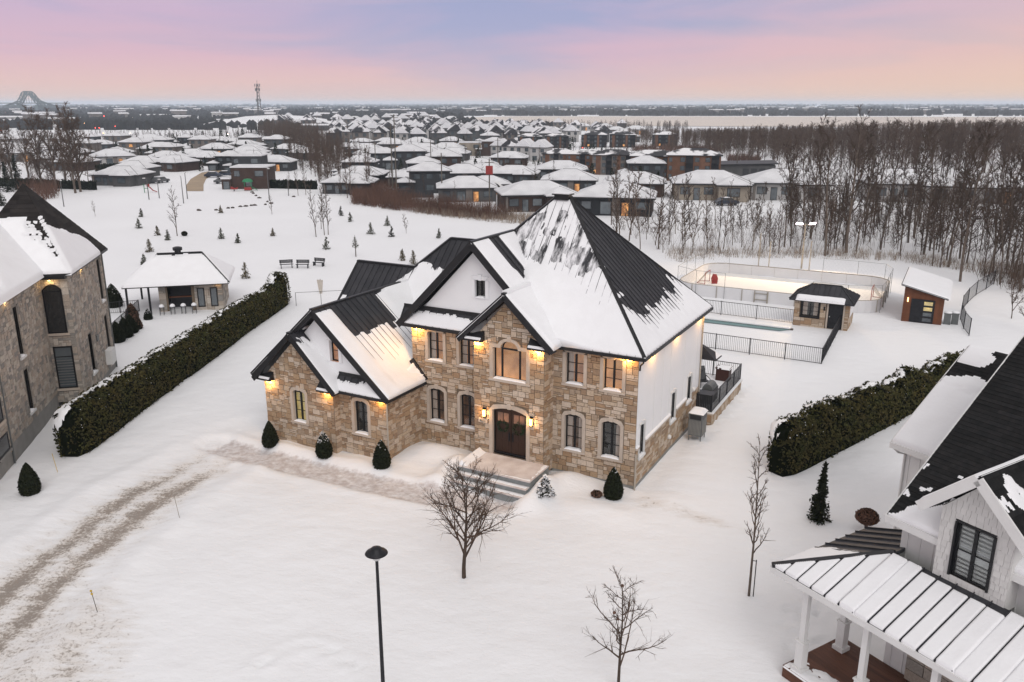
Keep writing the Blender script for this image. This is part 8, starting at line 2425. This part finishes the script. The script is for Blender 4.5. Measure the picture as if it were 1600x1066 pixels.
brush('thicket', 'undergrowth of saplings between the rink and the far houses', [(1060, 398), (1250, 398), (1420, 402), (1640, 430), (1700, 350), (1400, 335), (1100, 345), (960, 350), (1000, 385)], 650, 7, 2.4, 'twig', 0.016, 0.30)
brush('thicket', 'orange-brown brush mound behind the dark peaked roof', [(30, 318), (92, 312), (92, 298), (60, 290), (30, 300)], 260, 8, 2.6, 'brush_red', 0.03)
# single trees that can be told apart: behind the rink and up the right edge
rt = np.random.RandomState(77)
spots = []
for px in np.linspace(955, 1690, 46):
    for k in range(2):
        x = px + rt.uniform(-9, 9); y = (402 if px < 1420 else 412 + (px - 1420) * 0.16) - rt.uniform(0, 1) ** 1.2 * (62 if px > 1180 else 52)
        q = at(x, y)
        if not free(q.x, q.y, 8): continue
        spots.append((x, y))
grp_a, grp_b = 'tall bare trees behind the rink and shed', 'slim bare trees between the rink and the bungalows'
for x, y in spots:
    row = 'front' if y > (392 if x < 1420 else 400) else ('middle' if y > (368 if x < 1420 else 378) else 'rear')
    if x < 1215:
        wh = 'right of the main roof' if x < 1040 else ('left of the rink' if x < 1100 else 'behind the left half of the rink')
        put_tree(rt.choice([4, 4, 5, 3]), at(x, y), 'slim leafless tree in the %s rank %s' % (row, wh), grp_b, h=rt.uniform(5.5, 9.5), twig='twig' if rt.rand() < 0.5 else 'twig_grey', bark='bark_pale' if rt.rand() < 0.25 else 'bark_grey')
    else:
        wh = 'behind the floodlight pole' if x < 1290 else ('behind the right half of the rink' if x < 1380 else ('above the brown shed' if x < 1480 else ('above the boundary fence' if x < 1560 else 'at the right edge of the picture')))
        put_tree(rt.choice([0, 1, 2, 3, 3, 1, 4]), at(x, y), 'tall leafless tree in the %s rank %s' % (row, wh), grp_a, h=rt.uniform(10.0, 16.0) if rt.rand() < 0.75 else rt.uniform(5.5, 9))
for i, (px, py) in enumerate(((1545, 432), (1562, 446), (1580, 440), (1592, 462), (1604, 452), (1618, 470), (1572, 428), (1598, 436), (1622, 446), (1640, 480))):
    put_tree((1, 3, 4, 0, 3, 2, 4, 1, 0, 3)[i], at(px, py), 'bare tree on the bank beyond the boundary fence, number %s going right' % ('one two three four five six seven eight nine ten'.split()[i]), 'bare trees on the right bank', h=(9, 11, 7, 13, 10, 13, 8, 12, 13, 11)[i])
brush('thicket', 'brown brush on the bank at the right edge above the white house', [(1520, 432), (1580, 462), (1660, 498), (1720, 450), (1600, 424)], 420, 9, 2.2, 'twig', 0.016, 0.25)
put_tree(3, at(955, 352), 'slender bare tree standing right of the main roof', h=10.5, twig='twig'); put_tree(4, at(1055, 366), 'white-barked birch right of the main roof slope', h=8.0, bark='bark_pale', twig='twig', name='birch_tree')
put_tree(6, at(1322, 395), 'largest bare tree rising behind the shed', h=16.6); put_tree(2, at(1500, 440), 'forked bare tree at the right edge above the boundary fence', h=15.5)
put_tree(5, at(1580, 500), 'low bare shrub tree beside the white house ridge', h=5.0, twig='twig'); put_tree(5, at(1602, 520), 'second low bare shrub tree beside the white house ridge', h=5.0, twig='twig')
for i, (px, py, k, h) in enumerate(((66, 296, 7, 15.5), (88, 297, 7, 15), (118, 302, 7, 16), (126, 300, 7, 15), (104, 290, 7, 14), (20, 285, 7, 13), (-10, 290, 7, 14), (45, 278, 7, 12), (138, 285, 3, 11), (8, 270, 2, 13))):
    put_tree(k, at(px, py), ('leaning big bare tree at the left, second from the roof peak', 'big bare tree left of the tallest pair at left', 'tallest bare tree over the left hedge line', 'bare tree just right of the tallest one at left', 'bare tree behind the tallest pair at left', 'bare tree near the left edge behind the dark peak', 'bare tree at the very left edge', 'small bare tree between the left edge and the big leaning one', 'thin bare tree right of the tallest pair at left', 'rear bare tree at the left edge')[i], h=h, bark='bark_grey', twig='twig')
for i, (px, py, h) in enumerate(((12, 300, 6.0), (28, 296, 7.0), (2, 322, 4.0))): spruce_small('dark_spruce', ('dark spruce left of the peaked roof, middle one', 'dark spruce left of the peaked roof, tallest', 'dark spruce left of the peaked roof, lowest')[i], at(px, py), h, h * 0.28, 700 + i, mat='cedar_dark', layers=10, dens=1.0)

# ------------------------------------------------------------------ far off: towns, woods, the bridge and a mast
def far_belt(name, label, px0, px1, py, h, depth, seed, mat):
    """a distant wood as many small crowns standing on the plain"""
    rs = np.random.RandomState(seed); V = []; Q = []; a, b = at(px0, py), at(px1, py); L = (b - a).length; n = min(1500, int(L / (h * 0.5))); wk_ = max(1.0, L / n / (h * 0.55))
    for i in range(n):
        f = (i + rs.uniform(0, 1)) / n; c = a + (b - a) * f; x, y = c.x + rs.normal(0, 4), c.y + rs.uniform(-0.5, 0.5) * depth; hh = h * 1.3 * rs.uniform(0.6, 1.1) * (0.5 + 0.9 * float(fbm(np.array([f * 14.0]), np.array([seed * 1.0]), seed)[0])); w = h * rs.uniform(0.35, 0.7) * wk_
        if float(fbm(np.array([f * 40.0]), np.array([seed * 3.0]), seed + 5, 3)[0]) < 0.33: continue
        k = len(V); V += [(x + w * math.cos(t_), y + w * math.sin(t_), z * hh) for z in (0.0, 0.7) for t_ in (0, 1.57, 3.14, 4.71)] + [(x + rs.normal(0, w * 0.3), y, hh)]
        Q += [(k + j, k + (j + 1) % 4, k + 4 + (j + 1) % 4, k + 4 + j) for j in range(4)] + [(k + 4 + j, k + 4 + (j + 1) % 4, k + 8, k + 8) for j in range(4)]
    me = bpy.data.meshes.new(name); me.from_pydata(V, [], [tuple(dict.fromkeys(q)) for q in Q]); o = link(name, me, mat); tag(o, label, 'woods', None, 'stuff')


mk('far_wood', (0.045, 0.043, 0.042), (0.035, 0.036, 0.036), 0.01, 0.95, spec=0.0)
BELT = [(-900, 470, 203, 5), (-900, 900, 200, 5), (-900, 800, 197, 5), (-900, 740, 194.5, 5), (-900, 730, 192, 5.5), (-900, 725, 189.5, 5.5), (-900, 720, 187, 6), (-900, 710, 185, 6), (-900, 700, 183, 6.5)]
BELT += [(-900, 2000, y, h) for y, h in ((181.2, 7), (179.6, 7), (178, 7.5), (176.5, 8), (175, 8), (173.6, 8.5), (172.2, 9), (171, 10), (169.8, 10), (168.7, 11), (167.7, 12), (166.8, 13), (166.0, 14), (165.3, 16))]
for i, (a, b, y, h) in enumerate(BELT):
    far_belt('far_woods', 'hazy belt of far woods, strip %s of the plain counted from the near side' % ('one two three four five six seven eight nine ten eleven twelve thirteen fourteen fifteen sixteen seventeen eighteen nineteen twenty twenty-one twenty-two twenty-three'.split()[i]), a, b, y, h, 10 + 0.25 * (18 * FPX / (y - 162.5)) / (y - 162.5), 800 + i, 'far_wood')
# scattered far buildings
fb_ = np.random.RandomState(5); V = MB(); S_ = MB()
for i in range(300):
    px = fb_.uniform(-100, 1700); py = 168 + abs(fb_.normal(0, 1)) * 11
    if py > 203 or (px > 690 and py > 180): continue
    q = at(px, py); w = fb_.uniform(7, 16) * (1 + (200 - py) / 60); d_ = w * 0.6; h = fb_.uniform(4, 7) * (1 + (200 - py) / 60); a = fb_.uniform(0, 3); M = Matrix.Translation(q) @ Matrix.Rotation(a, 4, 'Z')
    V.box(-w / 2, w / 2, -d_ / 2, d_ / 2, 0, h, M); S_.prism([M @ Vector(p) for p in ((-w / 2 - 1, -d_ / 2 - 1, h), (w / 2 + 1, -d_ / 2 - 1, h), (w / 2 + 1, d_ / 2 + 1, h), (-w / 2 - 1, d_ / 2 + 1, h))], (0, 0, 1.4))
tag(V.build('far_town', 'wall_taupe'), 'walls of the far town scattered below the horizon', 'town', None, 'stuff'); tag(S_.build('far_town_roofs', 'snow'), 'snowy roofs of the far town below the horizon', 'town', None, 'stuff')
for px, py, w, d_, h, c, lb in ((245, 186, 60, 30, 8, 'w', 'long white warehouse on the far left plain'), (285, 190, 26, 24, 9, 'w', 'pale hall right of the long white warehouse'), (340, 188, 16, 16, 14, 'w', 'white block building left of the mast'), (212, 183, 30, 20, 7, 'w', 'low white building at far left'), (360, 194, 60, 20, 6, 'g', 'low grey building before the mast'), (425, 190, 45, 18, 7, 'c', 'dark flat building on the snowy mound by the mast'), (560, 205, 60, 22, 6, 'e', 'long flat building left of the townhouse rows'), (500, 204, 40, 20, 6, 'g', 'low grey building right of the bare wood'), (15, 190, 70, 30, 8, 'w', 'pale hall at the far left edge'), (100, 192, 50, 30, 7, 'e', 'beige hall at far left under the bridge')):
    w *= 0.55; d_ *= 0.55; h *= 0.6
    q = at(px, py); t = thing('far_building', lb, 'building', q, fb_.uniform(-0.2, 0.2)); MB().box(-w / 2, w / 2, -d_ / 2, d_ / 2, -0.3, h).build('wall', WC[c], t); MB().box(-w / 2 - 0.5, w / 2 + 0.5, -d_ / 2 - 0.5, d_ / 2 + 0.5, h, h + 0.9).build('roof', 'snow', t)
    n = int(w / 6)
    for i in range(n): MB().box(-w / 2 + 1.5 + i * 6, -w / 2 + 4.5 + i * 6, -d_ / 2 - 0.1, -d_ / 2, h * 0.35, h * 0.7).build('window', 'glass_dark', t)
mo = at(433, 197); tag(MB().lathe([(70, -0.5), (50, 4), (25, 8), (4, 9)], 20).build('snow_mound', 'snow', None, (mo.x, mo.y, 0), smooth=True), 'broad snowy mound at the foot of the mast', 'mound')
# mast
q = at(407, 197); ms = thing('radio_mast', 'lattice radio mast rising over the left background', 'mast', q); mh = 34.0
for k in range(3):
    a0 = k * 2.094
    MB().tube([(2.3 * math.cos(a0), 2.3 * math.sin(a0), 0), (0.8 * math.cos(a0), 0.8 * math.sin(a0), mh)], [0.32, 0.22], 5).build('leg', 'pole_grey', ms)
br = MB()
for i in range(12):
    z0_, z1_ = mh * i / 12, mh * (i + 1) / 12; r0_ = 2.3 - 1.5 * i / 12; r1_ = 2.3 - 1.5 * (i + 1) / 12
    for k in range(3): a0, a1 = k * 2.094, (k + 1) * 2.094; br.bar((r0_ * math.cos(a0), r0_ * math.sin(a0), z0_), (r1_ * math.cos(a1), r1_ * math.sin(a1), z1_), 0.16)
br.build('bracing', 'pole_grey', ms)
for z, r_ in ((33, 2.0), (29.5, 2.0), (21, 1.8)):
    for k in range(4): a0 = k * 1.57 + z; MB().box(-0.3, 0.3, -0.18, 0.18, -1.2, 1.2).build('antenna', 'metal_grey', ms, (r_ * math.cos(a0), r_ * math.sin(a0), z), (0, 0, a0))
MB().tube([(0, 0, mh), (0, 0, mh + 3)], 0.15, 5).build('spike', 'pole_grey', ms)
# the great truss bridge on the horizon
D_ = 1720.0; bx0 = (46 - CX) / FPX * 0.961 * D_; bb = thing('truss_bridge', 'hazy steel truss bridge with a tall central arch on the left horizon', 'bridge', (bx0, D_, 0), 0.0)
mk('bridge_steel', (0.13, 0.16, 0.165), None, 0.01, 0.9)  # paler steel: part of the distance haze is put into the colour
mppx = D_ / FPX * 0.961
zz = lambda y: CAM_H + (162.5 - y) * D_ * 0.924 / FPX
topc = [(-38, 165.5), (-30, 163), (-22, 160.5), (-16, 158), (-11.5, 152), (-8, 145.5), (-4, 143.2), (0, 143), (4, 143.2), (8, 146.5), (11.5, 152.5), (16, 157.5), (22, 160), (30, 162.5), (38, 165.5)]
botc = [(-38, 168), (-30, 167), (-22, 166), (-16, 164.5), (-11.5, 161), (-8, 155), (-4, 149), (0, 147.5), (4, 149), (8, 155), (11.5, 161), (16, 164.5), (22, 166), (30, 167), (38, 168)]
for sy in (-5, 5):
    tb = MB()
    for lst in (topc, botc):
        for a, b in zip(lst, lst[1:]): tb.bar((a[0] * mppx, sy, zz(a[1])), (b[0] * mppx, sy, zz(b[1])), 1.6)
    for i, (a, b) in enumerate(zip(topc, botc)):
        tb.bar((a[0] * mppx, sy, zz(a[1])), (b[0] * mppx, sy, zz(b[1])), 1.2)
        if i: tb.bar((topc[i - 1][0] * mppx, sy, zz(topc[i - 1][1])), (b[0] * mppx, sy, zz(b[1])), 1.1)
    tb.build('truss', 'bridge_steel', bb)
MB().box(-60 * mppx, 60 * mppx, -9, 9, zz(161.5) - 0.6, zz(161.5) + 1).build('deck', 'bridge_steel', bb)
for x in (-14, 14): MB().box(x * mppx - 2.5, x * mppx + 2.5, -9, 9, -1, zz(164)).build('pier', 'bridge_steel', bb)
hg = MB()
for i in range(2, 13):
    x = topc[i][0]; hg.bar((x * mppx, -9, zz(botc[i][1])), (x * mppx, -9, zz(161.5)), 0.6)
hg.build('hangers', 'bridge_steel', bb)
# a few lit lamps out on the plain
mk('far_amber', (1, 0.6, 0.3), None, 1, 0.5, emit=(1.0, 0.55, 0.22), es=10); mk('far_red', (1, 0.1, 0.1), None, 1, 0.5, emit=(1.0, 0.08, 0.06), es=8); mk('far_white', (1, 0.9, 0.8), None, 1, 0.5, emit=(1.0, 0.85, 0.7), es=9)
for i, (px, py, m) in enumerate(((122, 195, 'far_amber'), (133, 194, 'far_amber'), (95, 190, 'far_amber'), (163, 180, 'far_red'), (150, 202, 'far_red'), (156, 202, 'far_red'), (181, 199, 'far_red'), (163, 212, 'far_amber'), (205, 212, 'far_white'), (178, 217, 'far_amber'), (96, 218, 'far_amber'), (129, 218, 'far_amber'), (208, 184, 'far_white'), (357, 214, 'far_white'), (566, 212, 'far_amber'), (570, 212, 'far_amber'), (545, 212, 'far_red'), (240, 176, 'far_white'), (11, 176, 'far_red'), (3, 206, 'far_red'), (943, 175, 'far_white'), (823, 239, 'far_red'), (910, 239, 'far_red'))):
    q = at(px, py + 6); h = 6.0 if py > 185 else 10.0; s = q.y / 1290 * 0.55
    t = thing('far_lamp', 'tiny %s light on the far plain' % {'far_amber': 'amber', 'far_red': 'red', 'far_white': 'white'}[m], 'lamp', q, 0, 'far %s lights' % m[4:])
    zt = CAM_H + (q.y * 1.04) * (162.5 - py) / FPX
    zt = max(3.0, zt); MB().tube([(0, 0, 0), (0, 0, zt)], 0.1 + s * 0.1, 5).build('pole', 'pole_grey', t); MB().lathe([(s * 0.5, 0), (s, s), (s * 0.5, s * 2)], 8, (0, 0, zt)).build('lamp_head', m, t)

# ------------------------------------------------------------------ haze over the plain
hz = MB().box(-11000, 11000, -300, 11500, -2.0, 46.0).build('haze', None)
hm = bpy.data.materials.new('haze'); hm.use_nodes = True; hn = hm.node_tree.nodes; hn.clear(); ho = hn.new('ShaderNodeOutputMaterial'); pv = hn.new('ShaderNodeVolumePrincipled')
pv.inputs['Color'].default_value = (0.74, 0.85, 0.96, 1); pv.inputs['Density'].default_value = 0.00018; pv.inputs['Anisotropy'].default_value = 0.0
hm.node_tree.links.new(pv.outputs[0], ho.inputs['Volume']); hz.data.materials.append(hm); hz['kind'] = 'stuff'; hz['label'] = 'pale evening haze over the plain'
